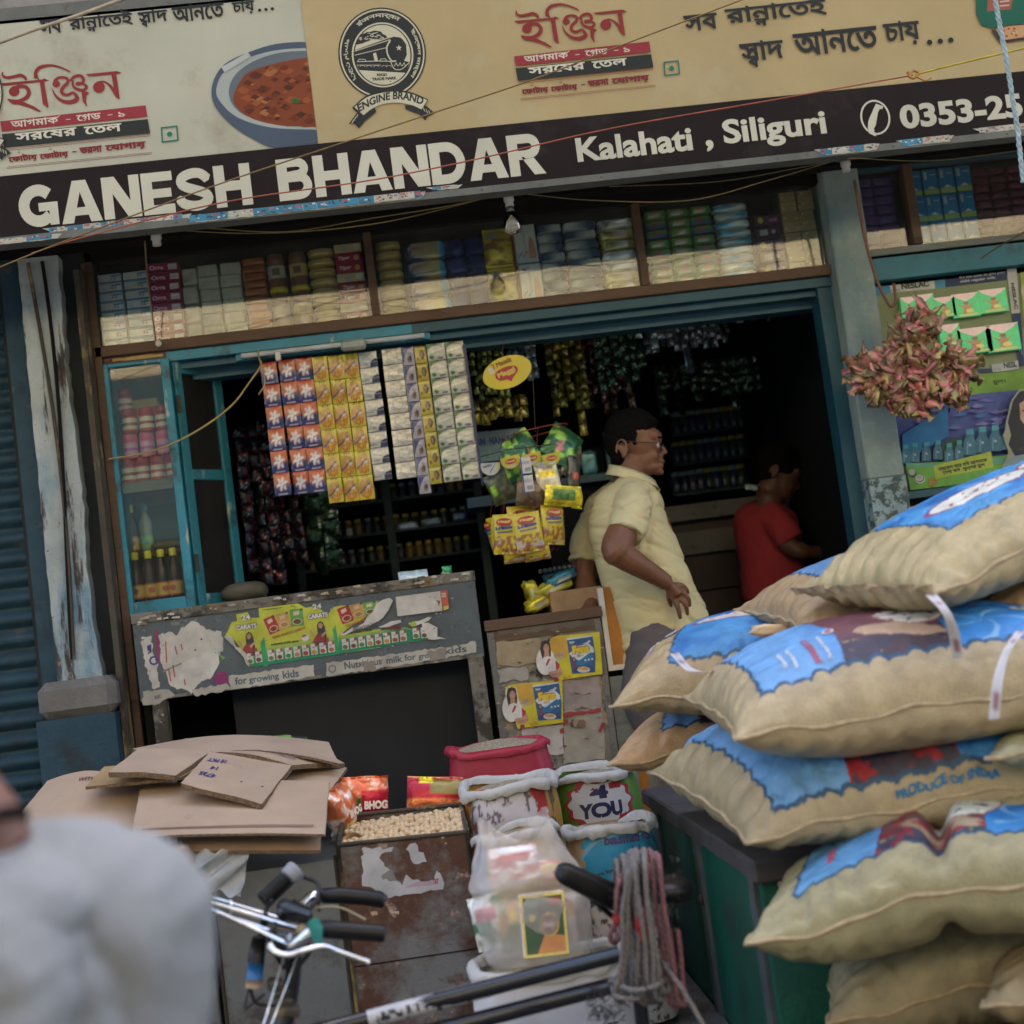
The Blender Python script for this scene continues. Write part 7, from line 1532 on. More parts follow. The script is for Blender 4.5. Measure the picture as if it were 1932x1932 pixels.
for i in range(90):
    u,v=qq.uniform(1105,1180),qq.uniform(1860,1925);p=W(u,v,-2.05);g.tube([tuple(p),tuple(p+V3(qq.uniform(-.012,.012),-.004,qq.uniform(-.012,.012))),tuple(p+V3(qq.uniform(-.014,.014),-.004,qq.uniform(-.016,.0)))],.0009,3,col=GD)
g.build('frayed_fibres',M['rope'],RP,kind='stuff')
# ------------------------------------------------------------------ people
def skinmat(name,c): return mat(name,c,rough=.5,var=.18,vs=22,bump=.12,bs=90,spec=.4)
M['skin']=skinmat('brown_skin',(.17,.075,.038));M['skin2']=skinmat('dark_brown_skin',(.1,.045,.025));M['skin3']=skinmat('neck_skin',(.17,.085,.065))
M['hair']=mat('black_hair',(.003,.0025,.002),rough=.85,spec=.12,var=.5,vs=60,bump=.5,bs=150)
M['shirt']=mat('yellow_shirt',(.56,.5,.27),rough=.8,var=.1,vs=7,bump=.1,bs=200)
M['redshirt']=mat('red_tshirt',(.3,.025,.03),rough=.9,var=.15,vs=7)
M['trouser']=mat('grey_trousers',(.1,.085,.085),rough=.85,var=.15,vs=8,bump=.1,bs=150)
M['greyshirt']=mat('pale_grey_shirt',(.2,.215,.23),rough=.85,var=.08,vs=6)
M['lip']=mat('lips',(.2,.07,.05),rough=.5);M['eye']=mat('eyeball',(.5,.48,.45),rough=.2,var=0)
def organic(name,g,vox,m,parent,it=4,disp=None):
    tmp=g.build('tmp',m);md=tmp.modifiers.new('r','REMESH');md.mode='VOXEL';md.voxel_size=vox;md.use_smooth_shade=True
    sm=tmp.modifiers.new('s','SMOOTH');sm.factor=.5;sm.iterations=it
    me=bpy.data.meshes.new_from_object(tmp.evaluated_get(bpy.context.evaluated_depsgraph_get()));old=tmp.data
    bpy.data.objects.remove(tmp);bpy.data.meshes.remove(old)
    n=len(me.vertices);V=np.empty(n*3,np.float32);me.vertices.foreach_get('co',V);V=V.reshape(-1,3).astype(float)
    if disp is not None:
        N_=np.empty(n*3,np.float32);me.vertices.foreach_get('normal',N_);V=V+N_.reshape(-1,3)*disp(V)[:,None]
    Mi=np.array(wmat(parent).inverted());V=V @ Mi[:3,:3].T+Mi[:3,3];me.vertices.foreach_set('co',V.astype(np.float32).ravel());me.update()
    me.polygons.foreach_set('use_smooth',[True]*len(me.polygons));me.materials.clear();me.materials.append(m);me.name=name
    o=bpy.data.objects.new(name,me);link(o,parent);return o
HO=W(1200,840,0)
def hp(u,v,dy=0.0): p=W(u,v,0)-HO;return Vector((p.x,dy,p.z))
def head(parent,Mx,skin,glasses=True,neckto=None,body=None,hairfn=None,scale=1.0):
    """profile head facing +x, modelled in metres about HO and moved by Mx; the skin joins the body builder"""
    g=body;X_=lambda p: tuple(Mx @ Vector(p));R3=Mx.to_3x3();sc=R3.col[0].length
    def b(u,v,dy,r,n=16,m=12): g.ball(X_(hp(u,v,dy)),r if hasattr(r,'__len__') else (r,)*3,n,m,M=R3)
    b(1193,822,0,(.083,.072,.094),24,18);b(1212,838,0,(.068,.064,.072));b(1217,866,0,(.058,.054,.058));b(1222,884,0,(.052,.046,.026));b(1240,889,0,(.02,.024,.016));b(1246,892,0,(.012,.014,.010))
    b(1205,880,-.03,(.045,.02,.03));b(1205,880,.03,(.045,.02,.03));b(1232,862,-.03,(.022,.02,.024));b(1232,862,.03,(.022,.02,.024));b(1230,826,0,(.035,.06,.03));b(1239,832,-.026,(.012,.02,.006));b(1239,832,.026,(.012,.02,.006))
    g.tube([X_(hp(1242,836)),X_(hp(1249,846)),X_(hp(1254,855))],[.0065*sc,.009*sc,.0105*sc],10);b(1254,855,0,(.009,.0095,.0085));b(1248,859,-.011,(.009,.006,.007));b(1248,859,.011,(.009,.006,.007))
    b(1244,868,0,(.014,.024,.012));b(1250,872.5,0,(.0085,.02,.0048));b(1248,880.5,0,(.0085,.018,.0055));b(1243,884,0,(.012,.018,.008))
    for s_ in (-1,1):
        b(1177,850,s_*.071,(.011,.008,.02));pts=[X_(hp(1177+10*math.cos(t),850-17*math.sin(t)*1.0,s_*(.079-.0*t))) for t in np.linspace(R(-60),R(215),12)];g.tube(pts,.0042*sc,8);b(1180,864,s_*.075,(.007,.006,.008))
    if neckto is not None: g.tube([X_(hp(1196,862)),X_(hp(1192,885)),neckto[0],neckto[1]],[.054*sc,.056*sc,.06*sc,.066*sc],18)
def hairmesh(parent,Mx,kind=0):
    R3=Mx.to_3x3();g=G();b=lambda u,v,dy,r: g.ball(tuple(Mx @ hp(u,v,dy)),r,22,16,M=R3)
    if kind==0:
        b(1183,817,0,(.081,.079,.084));b(1193,806,0,(.082,.075,.068));b(1218,799,0,(.042,.06,.026));b(1166,835,0,(.05,.071,.062));b(1172,866,0,(.038,.056,.036));b(1198,824,-.05,(.024,.026,.02));b(1200,834,-.06,(.009,.012,.02));b(1200,834,.06,(.009,.012,.02))
    else:
        b(1186,815,0,(.092,.084,.09));b(1216,806,0,(.05,.068,.045));b(1170,842,0,(.055,.076,.06));b(1206,826,-.05,(.03,.03,.035));b(1206,826,.05,(.03,.03,.035))
    rr_=np.random.default_rng(5)
    return organic('hair',g,.004,M['hair'],parent,3,lambda V: .0025*(fbm(V[:,0]*60+V[:,1]*33,V[:,2]*60+V[:,1]*41,1,3)-.5)*2)
def hand(g,wrist,palm,fingers,r=.0085,thumb=None):
    """palm blob plus five bent finger chains (world points)"""
    g.tube([wrist,palm],[.026,.034],14,flat=.62)
    for f in fingers: 
        P=smooth([tuple(p) for p in f],3);n=len(P);g.tube([tuple(p) for p in P],[r*(1.05-.3*i/(n-1)) for i in range(n)],10);g.ball(tuple(P[-1]),r*.76,8,6)
A_=lambda u,v,dy=0.: Vector(W(u,v,dy))

# ---- shopkeeper's customer in the yellow shirt
PM=T('person','man with glasses in a pale yellow shirt standing in profile, hand on his hip','person',(.85,0,.6))
g=G();I4=Matrix.Translation(HO) @ Matrix.Rotation(R(-14),4,'Z')
head(PM,I4,M['skin'],body=g,neckto=(tuple(A_(1190,905,0)),tuple(A_(1184,940,.01))))
# chest core hidden under the shirt, arms, hands
g.tube([tuple(A_(1184,935,.01)),tuple(A_(1200,1000,0)),tuple(A_(1240,1120,0)),tuple(A_(1250,1210,0))],[.09,.12,.12,.12],18)
g.tube(smooth([tuple(A_(1196,945,-.13)),tuple(A_(1184,985,-.2)),tuple(A_(1164,1030,-.265)),tuple(A_(1172,1046,-.27)),tuple(A_(1210,1070,-.25)),tuple(A_(1240,1088,-.225)),tuple(A_(1258,1100,-.205))],4),[.05]*6+[.052]*6+[.046,.044,.042,.04,.038,.036,.034,.033,.031,.03,.029,.028,.028],16)
g.tube(smooth([tuple(A_(1140,960,.13)),tuple(A_(1110,1040,.16)),tuple(A_(1103,1085,.14)),tuple(A_(1112,1130,.08)),tuple(A_(1116,1148,.05))],4),[.05]*5+[.045]*4+[.04]*4+[.034]*4,14)
w0,p0_=A_(1256,1098,-.205),A_(1276,1122,-.195)
hand(g,tuple(w0),tuple(p0_),[
 [A_(1270,1104,-.2),A_(1284,1104,-.205),A_(1293,1109,-.2),A_(1298,1117,-.19)],
 [A_(1278,1112,-.2),A_(1291,1120,-.21),A_(1299,1130,-.205),A_(1301,1142,-.19)],
 [A_(1278,1122,-.2),A_(1289,1135,-.21),A_(1295,1146,-.205),A_(1297,1158,-.19)],
 [A_(1270,1128,-.2),A_(1277,1142,-.205),A_(1281,1154,-.2),A_(1283,1165,-.19)],
 [A_(1262,1112,-.185),A_(1262,1130,-.175),A_(1266,1142,-.165)]],r=.0098)
hand(g,tuple(A_(1116,1142,.05)),tuple(A_(1106,1156,.02)),[[A_(1104,1154,.02),A_(1090+k*3,1158,.0-.016*k),A_(1080+k*4,1163,-.01-.02*k)] for k in range(4)]+[[A_(1112,1152,.0),A_(1118,1160,-.03),A_(1120,1164,-.05)]],r=.0085)
organic('body',g,.0042,M['skin'],PM,3)
hairmesh(PM,I4)
for s_ in (-1,1): G().ball(tuple(I4 @ hp(1240,842,s_*.028)),.0115,12,8).build('eye',M['eye'],PM);G().ball(tuple(I4 @ hp(1245,842,s_*.03)),.006,10,7).build('pupil',M['hair'],PM)
G().tube([tuple(I4 @ hp(1243,829,-.045)),tuple(I4 @ hp(1248,828,-.02))],.0028,6).build('eyebrow',M['hair'],PM)
GL=G()
for s_ in (-1,1):
    GL.tube([tuple(I4 @ hp(1249+.5*math.cos(t)-2.5*abs(math.cos(t)+1)*.6,846-8.5*math.sin(t),s_*(.032+.023*math.cos(t)*1.0))) for t in np.linspace(0,2*math.pi,20,endpoint=False)],.0018,6,closed=True)
    GL.tube([tuple(I4 @ hp(1244,841,s_*.058)),tuple(I4 @ hp(1225,839.5,s_*.071)),tuple(I4 @ hp(1182,836.5,s_*.077)),tuple(I4 @ hp(1172,842,s_*.077))],.0018,6)
GL.tube([tuple(I4 @ hp(1250,842,-.01)),tuple(I4 @ hp(1252,840,0)),tuple(I4 @ hp(1250,842,.01))],.0016,6)
Sp=T('spectacles','thin dark framed spectacles worn by the man in the yellow shirt','glasses',tuple(I4 @ hp(1245,842)));GL.build('frame',mat('spectacle_frame',(.02,.015,.015),rough=.3),Sp)
for s_ in (-1,1): gg=G();gg.add([tuple(I4 @ hp(1248+.5*math.cos(t),846-8*math.sin(t),s_*(.032+.022*math.cos(t)))) for t in np.linspace(0,2*math.pi,16,endpoint=False)],[tuple(range(16))]);gg.build('lens',M['glass'],Sp)
# shirt
g=G();rings=[];secs=[(1193,893,.052,.05),(1190,906,.075,.07),(1184,922,.105,.12),(1180,945,.125,.155),(1183,985,.135,.165),(1196,1030,.148,.165),(1213,1075,.155,.165),(1228,1120,.163,.165),(1242,1160,.168,.165),(1246,1190,.172,.165),(1247,1215,.172,.16),(1245,1228,.17,.158)]
sv_=smooth(secs,4)
for (u,v,hx_,hy_) in sv_:
    c_=W(u,v,0);rings.append([(c_.x+hx_*math.cos(t)*1.0,c_.y+hy_*math.sin(t),c_.z-(.03*max(0,-math.cos(t)) if v>1170 else 0)+(.015*math.cos(t) if v>1170 else 0)) for t in np.linspace(0,2*math.pi,48,endpoint=False)])
g.grid(np.array(rings).transpose(1,0,2),None,True,wrapu=True);o0=g.n
g.add([tuple(np.array(rings[0]).mean(0))]+rings[0],[(0,(i+1) % 48+1,i+1) for i in range(48)]);g.add([tuple(np.array(rings[-1]).mean(0)+np.array([0,0,.02]))]+rings[-1],[(0,i+1,(i+1) % 48+1) for i in range(48)])
g.tube(smooth([tuple(A_(1180,925,-.03)),tuple(A_(1196,942,-.12)),tuple(A_(1190,975,-.185)),tuple(A_(1178,1012,-.24))],4),[.06]*4+[.07]*4+[.07,.068,.066,.064,.063],22)
g.tube(smooth([tuple(A_(1165,930,.05)),tuple(A_(1135,955,.13)),tuple(A_(1110,1015,.16)),tuple(A_(1102,1062,.15))],4),[.055]*4+[.062]*4+[.06]*5,18)
def folds(V):
    x,y,z=V[:,0],V[:,1],V[:,2];n1=fbm(x*3+y*2+(z*2),z*3-x*4,1.6,5)-.5;n2=fbm((x+z)*9+y*5,(z-x)*3,1.3,8)-.5
    f=.02*n1+.016*n2;u_=fbm(x*5+z*9,z*4-x*3,1.2,11);f=f-.009*np.exp(-np.abs(u_-.5)/.05)*ss(2.15,1.95,z)-.004*np.exp(-np.abs(n2)/.03);d=(z-1.62)+(x-.86)*1.1;f=f-.008*np.exp(-(d/.014)**2)*(x>.74)*(y<0);d2=(z-1.74)+(x-.98)*.5;f=f-.006*np.exp(-(d2/.01)**2)*(y<0)
    d3=(z-2.0)-(x-.86)*.3;f=f-.005*np.exp(-(d3/.008)**2)*(y<-.02);f=f-.009*np.exp(-(((x-.83)-.35*(z-1.9))/.012)**2)*(z>1.8)*(y<-.1)
    d4=(z-1.53)-(x-.9)*.12;return f+.003*np.sin(x*60+z*20)*np.exp(-(d4/.03)**2)-.003*np.exp(-(d4/.004)**2)
organic('shirt',g,.006,M['shirt'],PM,3,folds)
# collar with pointed tip, placket edge, pocket seam
g=G();P=[]
cpts=[(1238,908,-.012,0),(1228,900,-.05,1),(1208,890,-.072,1),(1180,881,-.07,1),(1158,877,-.04,1),(1149,876,0,1),(1158,877,.045,1),(1185,882,.075,1),(1212,892,.07,1),(1232,902,.03,1)]
cs_=smooth(cpts,4)
for (u,v,dy,k) in cs_:
    t=A_(u,v,dy);d_=Vector((0,math.copysign(.012,dy),0)) if abs(dy)>.01 else Vector((-.004,0,0));P.append([tuple(t-Vector((0,0,.002))),tuple(t),tuple(t+d_*.5+Vector((0,0,-.012))),tuple(t+d_*1.4+Vector((.012 if u>1200 else -.012,0,-.036)))])
P[0]=[tuple(A_(1237,908,-.012)),tuple(A_(1237,909,-.014)),tuple(A_(1240,915,-.03)),tuple(A_(1237,937,-.05))]
g.grid(P,None,True,flip=True);g.grid(np.array(P)*1.0-np.array([.0015,0,0]),None,True);g.build('collar',M['shirt'],PM)
for pts,nm in ((smooth([tuple(A_(1151,990,-.285)),tuple(A_(1175,1012,-.305)),tuple(A_(1200,1024,-.29)),tuple(A_(1219,1021,-.2))],4),'cuff_hem'),): pass
# trousers
g=G();
for s_,ux in ((-1,0),(1,6)): g.tube(smooth([tuple(A_(1240,1180,s_*.06)),tuple(A_(1238,1240,s_*.08)),tuple(A_(1225+ux,1330,s_*.09)),tuple(Vector((.86,s_*.1,1.0))),tuple(Vector((.86,s_*.1,.66)))],4),[.1,.1,.105,.1,.11,.1,.095,.09,.085,.08,.075,.07,.065,.06,.06,.06,.06],20)
g.ball(tuple(A_(1244,1225,0)),(.145,.14,.08),22,14);organic('trousers',g,.009,M['trouser'],PM,4,lambda V: .008*(fbm(V[:,0]*8,V[:,2]*5+V[:,1]*3,1.2,4)-.5))
G().tube([tuple(A_(1300,1214,-.16)),tuple(A_(1303,1260,-.165))],.002,6).build('pocket_seam',M['hair'],PM)
g=G()
for s_ in (-1,1): g.ball((.9,s_*.1,.63),(.12,.045,.035),14,8)
g.build('sandals',M['wood'],PM)

# ---- boy in the red shirt further inside
PB_=T('person','boy in a dark red T-shirt bending his head inside the dim shop','person',(1.55,.9,.6))
c_=W(1471,893,.9);Mx=Matrix.Translation(c_) @ Matrix.Rotation(R(24),4,'Y') @ Matrix.Scale(.93,4)
g=G();b0=W(1448,945,.92);b1=W(1445,985,.93);head(PB_,Mx,M['skin2'],body=g,neckto=(tuple(W(1456,930,.91)),tuple(b0)))
g.tube([tuple(b0),tuple(b1),tuple(W(1460,1080,.93)),tuple(W(1470,1150,.93))],[.06,.1,.11,.11],16)
g.tube(smooth([tuple(W(1462,985,.8)),tuple(W(1490,1030,.76)),tuple(W(1515,1040,.75)),tuple(W(1560,1045,.8))],4),[.042]*5+[.035]*4+[.028]*4,12);g.tube(smooth([tuple(W(1440,985,1.06)),tuple(W(1480,1050,1.08)),tuple(W(1560,1050,.95))],4),[.04]*5+[.03]*4,12)
hd=W(1562,1046,.8);hand(g,tuple(hd),tuple(hd+V3(.06,0,-.01)),[[hd+V3(.06,(.5-k*.33)*.06,0),hd+V3(.09,(.5-k*.33)*.07,-.01),hd+V3(.11,(.5-k*.33)*.07,-.03)] for k in range(4)]+[[hd+V3(.03,-.03,0),hd+V3(.05,-.05,-.01),hd+V3(.07,-.055,-.02)]],r=.008)
organic('body',g,.006,M['skin2'],PB_,3);hairmesh(PB_,Mx,1)
g=G();g.tube(smooth([tuple(W(1448,950,.92)),tuple(W(1446,968,.93)),tuple(W(1446,1000,.93)),tuple(W(1458,1060,.93)),tuple(W(1466,1130,.93))],4),[.07,.08,.1,.115,.125,.13,.135,.135,.135,.135,.135,.135,.135,.14,.14,.14,.14],24)
g.tube([tuple(W(1452,972,.86)),tuple(W(1470,990,.79)),tuple(W(1492,1022,.77))],[.07,.062,.06],16);g.tube([tuple(W(1440,975,1.0)),tuple(W(1455,1010,1.06))],[.07,.06],14);organic('tshirt',g,.009,M['redshirt'],PB_,4,lambda V: .014*(fbm(V[:,0]*9+V[:,2]*4,V[:,2]*7,1.2,3)-.5))
g=G();g.tube([tuple(W(1468,1120,.93)),(1.52,.95,1.2),(1.52,.95,.62)],[.13,.1,.06],16);g.build('trousers',M['trouser'],PB_)

# ---- passer-by, close to the camera at the lower left, seen from behind
PF_=T('person','passer-by in a pale grey shirt seen from behind at the lower left corner','person',(-.45,-3.4,0))
g=G();Q=lambda u,v,Y=-3.42: tuple(W(u,v,Y))
g.tube(smooth([Q(-175,1310,-3.36),Q(-122,1410,-3.38),Q(-62,1510,-3.4),Q(-5,1620,-3.4)],4),[.045]*5+[.036]*4+[.04]*4,20)
g.ball(Q(-215,1270,-3.36),(.085,.075,.105),22,16);g.ball(Q(-265,1310,-3.36),(.05,.05,.06),16,12);g.ball(Q(-325,1310,-3.36),(.014,.014,.016));g.ball(Q(-165,1300,-3.435),(.014,.008,.026))
g.tube([Q(30,1720),Q(40,1900),(-.44,-3.35,.95)],[.045,.055,.08],16)
g.tube(smooth([Q(-120,1900,-3.5),Q(-260,2200,-3.54),(-.72,-3.4,1.02)],4),[.028]*9,12)
hd=Vector((-.72,-3.4,1.02));hand(g,tuple(hd),tuple(hd+V3(-.07,.02,0)),[[hd+V3(-.07,.02-(k-1.5)*.018,0),hd+V3(-.11,.03-(k-1.5)*.018,-.01),hd+V3(-.12,.03-(k-1.5)*.018,-.04)] for k in range(4)]+[[hd+V3(-.04,-.03,0),hd+V3(-.06,-.045,-.02),hd+V3(-.08,-.04,-.035)]])
for s_ in (-.1,.1): g.tube([(-.44,-3.35+s_,.95),(-.46,-3.33+s_,.5),(-.46,-3.3+s_,.05)],[.07,.055,.04],14);g.ball((-.5,-3.3+s_,.03),(.11,.04,.03))
organic('body',g,.008,M['skin3'],PF_,3)
g=G();g.ball(Q(-200,1262,-3.36),(.088,.083,.1),22,16);g.ball(Q(-175,1300,-3.36),(.06,.07,.07),20,14);organic('hair',g,.007,M['hair'],PF_,2,lambda V: .003*(fbm(V[:,0]*70,V[:,2]*70,1,3)-.5))
g=G();g.ball(Q(55,1895,-3.35),(.18,.14,.182),40,30);g.ball(Q(40,1705,-3.37),(.085,.13,.07),30,20);g.ball(Q(120,1650,-3.3),(.055,.09,.045),24,16)
g.tube([Q(40,1850,-3.35),(-.4,-3.35,1.15),(-.44,-3.35,.92)],[.14,.16,.15],30);g.tube(smooth([Q(20,1690,-3.46),Q(-20,1840,-3.5),Q(-90,2000,-3.52),Q(-150,2090,-3.53)],5),[.06]*5+[.066]*5+[.064]*6,24)
def ff_(V):
    x,z=V[:,0],V[:,2];c_=W(-60,2050,-3.4);r_=np.hypot(x-c_.x,z-c_.z);a_=np.arctan2(z-c_.z,x-c_.x);q_=r_*30+3*fbm(a_*1.3,r_*3,1,6)
    return .024*np.abs(np.sin(q_*.85))**.6*ss(.35,.65,fbm(a_*1.5+4,r_*6,1.1,2))+.02*(fbm(r_*16,a_*1.6,1.1,9)-.5)
organic('shirt',g,.006,M['greyshirt'],PF_,6,ff_)
g=G();g.tube(smooth([Q(-75,1560,-3.43),Q(-25,1545,-3.47),Q(18,1532,-3.44),Q(45,1534,-3.4),Q(40,1560,-3.35)],4),[.0045]*17,10,flat=1.3);g.build('dark_collar_band',M['hair'],PF_)
g=G()
for s_ in (-.1,.1): g.tube([(-.44,-3.35+s_,1.0),(-.46,-3.33+s_,.5),(-.46,-3.3+s_,.1)],[.1,.085,.07],16)
g.build('trousers',M['trouser'],PF_)
# ------------------------------------------------------------------ shop interior
M['stripfoil']=mat('dim_strip_foil',vc=True,gain=1.8,rough=.13,metal=.6,var=.3,vs=25,bump=.6,bs=25)
def dimstrip(u,v0,v1,w_px,Y,cols,n,label,grp,metal='stripfoil',seed=0):
    p=W(u,v0,Y);q=W(u+w_px,v0-w_px*.11,Y);w_=q.x-p.x;h_=(p.z-W(u+(v1-v0)*.12,v1,Y).z)/n
    S=T('packet_strip',label,'packet strip',tuple(p),grp,rot=(0,0,random.uniform(-.5,.5)))
    rr_=random.Random(seed);mm=[]
    for k in range(2):
        c1,c2=cols[k % len(cols)],cols[(k+1) % len(cols)]
        g=sachet(w_,h_,lambda U,V_: mixc(mixc(c1,c2,ss(.45,.55,fbm(U*4,V_*5,1.4,seed+k))),(.5,.5,.5),(fbm(U*7+3,V_*9,1.4,seed+k+5)>.68)*.7)*.8,.008,seed+k,9,10)
        o=g.build('packet',M[metal],S,world=False);mm.append(o)
    for i in range(n):
        o=mm[i] if i<2 else link(bpy.data.objects.new('packet',mm[i % 2].data),S)
        o.location=(rr_.uniform(-.003,.003),rr_.uniform(-.01,.01),-i*h_);o.rotation_euler=(rr_.uniform(-.25,.25),0,rr_.uniform(-.5,.5))
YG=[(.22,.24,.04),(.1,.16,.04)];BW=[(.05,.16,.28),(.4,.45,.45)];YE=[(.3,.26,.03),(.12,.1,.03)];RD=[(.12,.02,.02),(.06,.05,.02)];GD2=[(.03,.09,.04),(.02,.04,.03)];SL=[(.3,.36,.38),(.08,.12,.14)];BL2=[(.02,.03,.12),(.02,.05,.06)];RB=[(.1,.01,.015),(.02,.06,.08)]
k_=0
def row(u0,u1,n,v0,v1,Y,cols,m,what,grp,dv=-.11,jl=20):
    global k_
    for i in range(n):
        u=u0+(u1-u0)*i/n;k_ += 1;e=random.Random(k_).uniform(-jl,jl)
        dimstrip(u,v0+(u-u0)*dv,v1+(u-u0)*dv+e,(u1-u0)/n*1.05,Y+random.Random(k_).uniform(-.04,.04),cols,m,'%s, %s from left' % (what,('first','second','third','fourth','fifth','sixth','seventh','eighth','ninth','tenth','eleventh','twelfth','thirteenth','last')[i]),grp,seed=k_)
row(886,952,6,640,752,.45,YG,6,'yellow green packet strip behind the oval sign','yellow green strips',jl=8)
row(955,1010,5,622,720,.6,BW,5,'blue and white packet strip hanging right of the oval sign','blue and white strips')
row(1028,1100,5,612,790,.7,YE,9,'mustard packet strip in the dim shop middle','mustard strips',jl=40)
row(1095,1180,6,600,770,.8,RD,8,'dark red packet strip in the dim shop middle','dark red strips',jl=40)
row(1120,1215,6,590,720,.6,GD2,7,'dark green packet strip hanging deep in the shop','dark green strips',jl=25)
row(1215,1300,6,600,668,.9,SL,4,'silvery packet strip hanging low and deep inside','silvery strips',jl=10)
row(1300,1375,6,585,655,.85,SL,4,'silver blue packet strip hanging high inside','silver blue strips',jl=14)
row(1378,1480,8,562,610,.85,SL,3,'small bright silver packet strip top right inside','small silver strips',jl=8)
row(1180,1250,5,560,640,.5,BW,5,'teal white packet strip hanging just inside the beam','teal white strips',jl=25)
row(1240,1480,14,690,760,1.3,GD2,4,'dim packet strip deep at the right','dim deep strips',jl=30)
row(880,1000,8,755,800,.55,YE,2,'short dull yellow packet strip below the oval sign','short dull strips',jl=8)
row(448,560,5,800,1090,.7,RB,11,'red and teal packet strip hanging behind the casement door','red and teal strips',jl=30)
row(560,620,2,700,1090,.8,GD2,13,'dark green packet strip hanging behind the sachets','dark strips behind the sachets',jl=30)
dimstrip(1295,655,705,16,.8,SL,1,'single pale card tag hanging alone in the dark','card tags',seed=77)
# back shelving with jars
RK=T('back_rack','dark teal shelving rack with rows of small jars at the back of the shop','rack',(.2,1.5,.6))
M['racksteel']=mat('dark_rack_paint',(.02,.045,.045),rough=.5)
zr=[W(730,v,1.45).z for v in (1105,1058,1002,942)];xr0,xr1=W(560,1000,1.45).x,W(905,960,1.45).x;xm=W(735,980,1.45).x
for z in zr[1:]: G().bx(xr0,xr1,1.42,1.75,z-.012,z).build('shelf',M['racksteel'],RK)
for x in (xr0,xm,xr1): G().bx(x-.018,x+.018,1.41,1.44,.6,2.4).build('upright',M['racksteel'],RK)
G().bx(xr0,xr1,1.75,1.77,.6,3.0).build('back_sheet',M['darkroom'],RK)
jw=None;q_=random.Random(6);cnt=0
jcols=[((.03,.04,.03),(.25,.2,.04)),((.03,.03,.05),(.15,.2,.2)),((.12,.08,.02),(.3,.25,.05))]
jo=[G().lathe([(.02,0),(.022,.01),(.022,.05),(.015,.058)],n=10,col=a_).lathe([(.016,.056),(.016,.07),(.012,.072)],n=10,col=b_).build('small_jar',M['pack']) for a_,b_ in jcols];used=[0,0,0]
for zi,z in enumerate(zr[1:]):
    for i in range(17):
        k=q_.randrange(3) if i<8 else (zi+i//5) % 3;o=jo[k] if not used[k] else jo[k].copy()
        if used[k]: COL.objects.link(o)
        used[k]=1;x=xr0+.05+i*(xr1-xr0-.08)/17;place(o,(x,1.5+q_.uniform(-.02,.02),z),(0,0,q_.uniform(0,6)));cnt += 1
        tag(o,'small dim jar in the crowded row on the %s shelf of the back rack' % ('lowest','middle','upper')[zi],'jar','small jars on the back rack')
for i,(u,v,w_,h,c) in enumerate(((1030/1,1000,0,0,0),)): pass
for i,(u,v,w_,c) in enumerate(((770,1000,.09,(.35,.42,.5)),(815,992,.09,(.2,.26,.3)),(868,982,.06,(.16,.24,.42)),(660,1012,.03,(.4,.4,.5)))):
    p=W(u,v,1.44);o=puff(w_,.035,.06,P2(c,noise_=1.0,seed=i),e=.5,nz=.4,seed=i).build('shiny_packet',M['packfoil']);place(o,tuple(p));tag(o,['bluish shiny packet on the back rack, leftmost of three','grey shiny packet on the back rack, middle of three','blue packet on the back rack near the right upright','pale upright packet standing in the dim left half of the back rack'][i],'packet')
R2=T('bottle_rack','dim rack of teal bottles deep in the shop between the man and the boy','rack',tuple(W(1330,900,1.7)))
for zi,v in enumerate((925,868,812)):
    pa_,pb_=W(1270,v+8,1.7),W(1420,v-10,1.7);G().bx(pa_.x,pb_.x,1.68,1.85,pa_.z-.012,pa_.z).build('shelf',M['racksteel'],R2)
    for i in range(9):
        k=q_.randrange(2);o=jo[k].copy();COL.objects.link(o);place(o,(pa_.x+.03+i*(pb_.x-pa_.x-.05)/8.5,1.74,pa_.z),(0,0,i),1.5);tag(o,'dim bottle on the %s shelf of the rack behind the man' % ('lowest','middle','upper')[zi],'bottle','dim bottles on the bottle rack')
# milk powder cartons on a blue shelf
SH=T('blue_shelf','small blue shelf holding pale cartons below the oval sign','shelf',(.5,.8,1.9))
pz=W(930,870,.8);G().bx(W(878,875,.8).x,W(1060,850,.8).x,.78,1.05,pz.z-.05,pz.z).build('board',mat('deep_blue_paint',(.01,.07,.16),rough=.4),SH)
pz2=W(930,935,.8);G().bx(W(880,940,.8).x,W(1000,930,.8).x,.78,1.05,pz2.z-.04,pz2.z).build('board',bpy.data.materials['deep_blue_paint'],SH)
for i in range(3):
    def nan(a,w,h): a.text('NAN',w*.1,h*.55,w*.7,h*.25,(.03,.08,.2),.12);a.rect(w*.1,h*.1,w*.9,h*.4,(.12,.25,.25))
    g=carton(.085,.125,.06,(.2,.28,.3),nan);o=g.build('milk_carton',M['pack']);place(o,(W(888+i*34,850,.82).x+.04,.84+.01*i,pz.z),(0,0,.1*i-.1));tag(o,'pale NAN carton, %s of three on the small blue shelf' % ('leftmost','middle','rightmost')[i],'carton','NAN cartons on the blue shelf')
bc=T('blue_cabinet','dark blue cabinet frame behind the man in the yellow shirt','cabinet',(1.0,.9,1.4))
xa,xb=W(1140,840,.9).x,W(1060,840,.9).x
G().bx(xa-.0,xa+.03,.88,.92,1.5,2.35).build('post',M['darkteal'],bc);zc_=W(1140,893,.9).z;G().bx(xb-.1,xa,.88,.92,zc_-.03,zc_).build('rail',M['darkteal'],bc);G().bx(xb-.1,xa,.95,.97,1.5,2.3).build('back',M['darkroom'],bc)
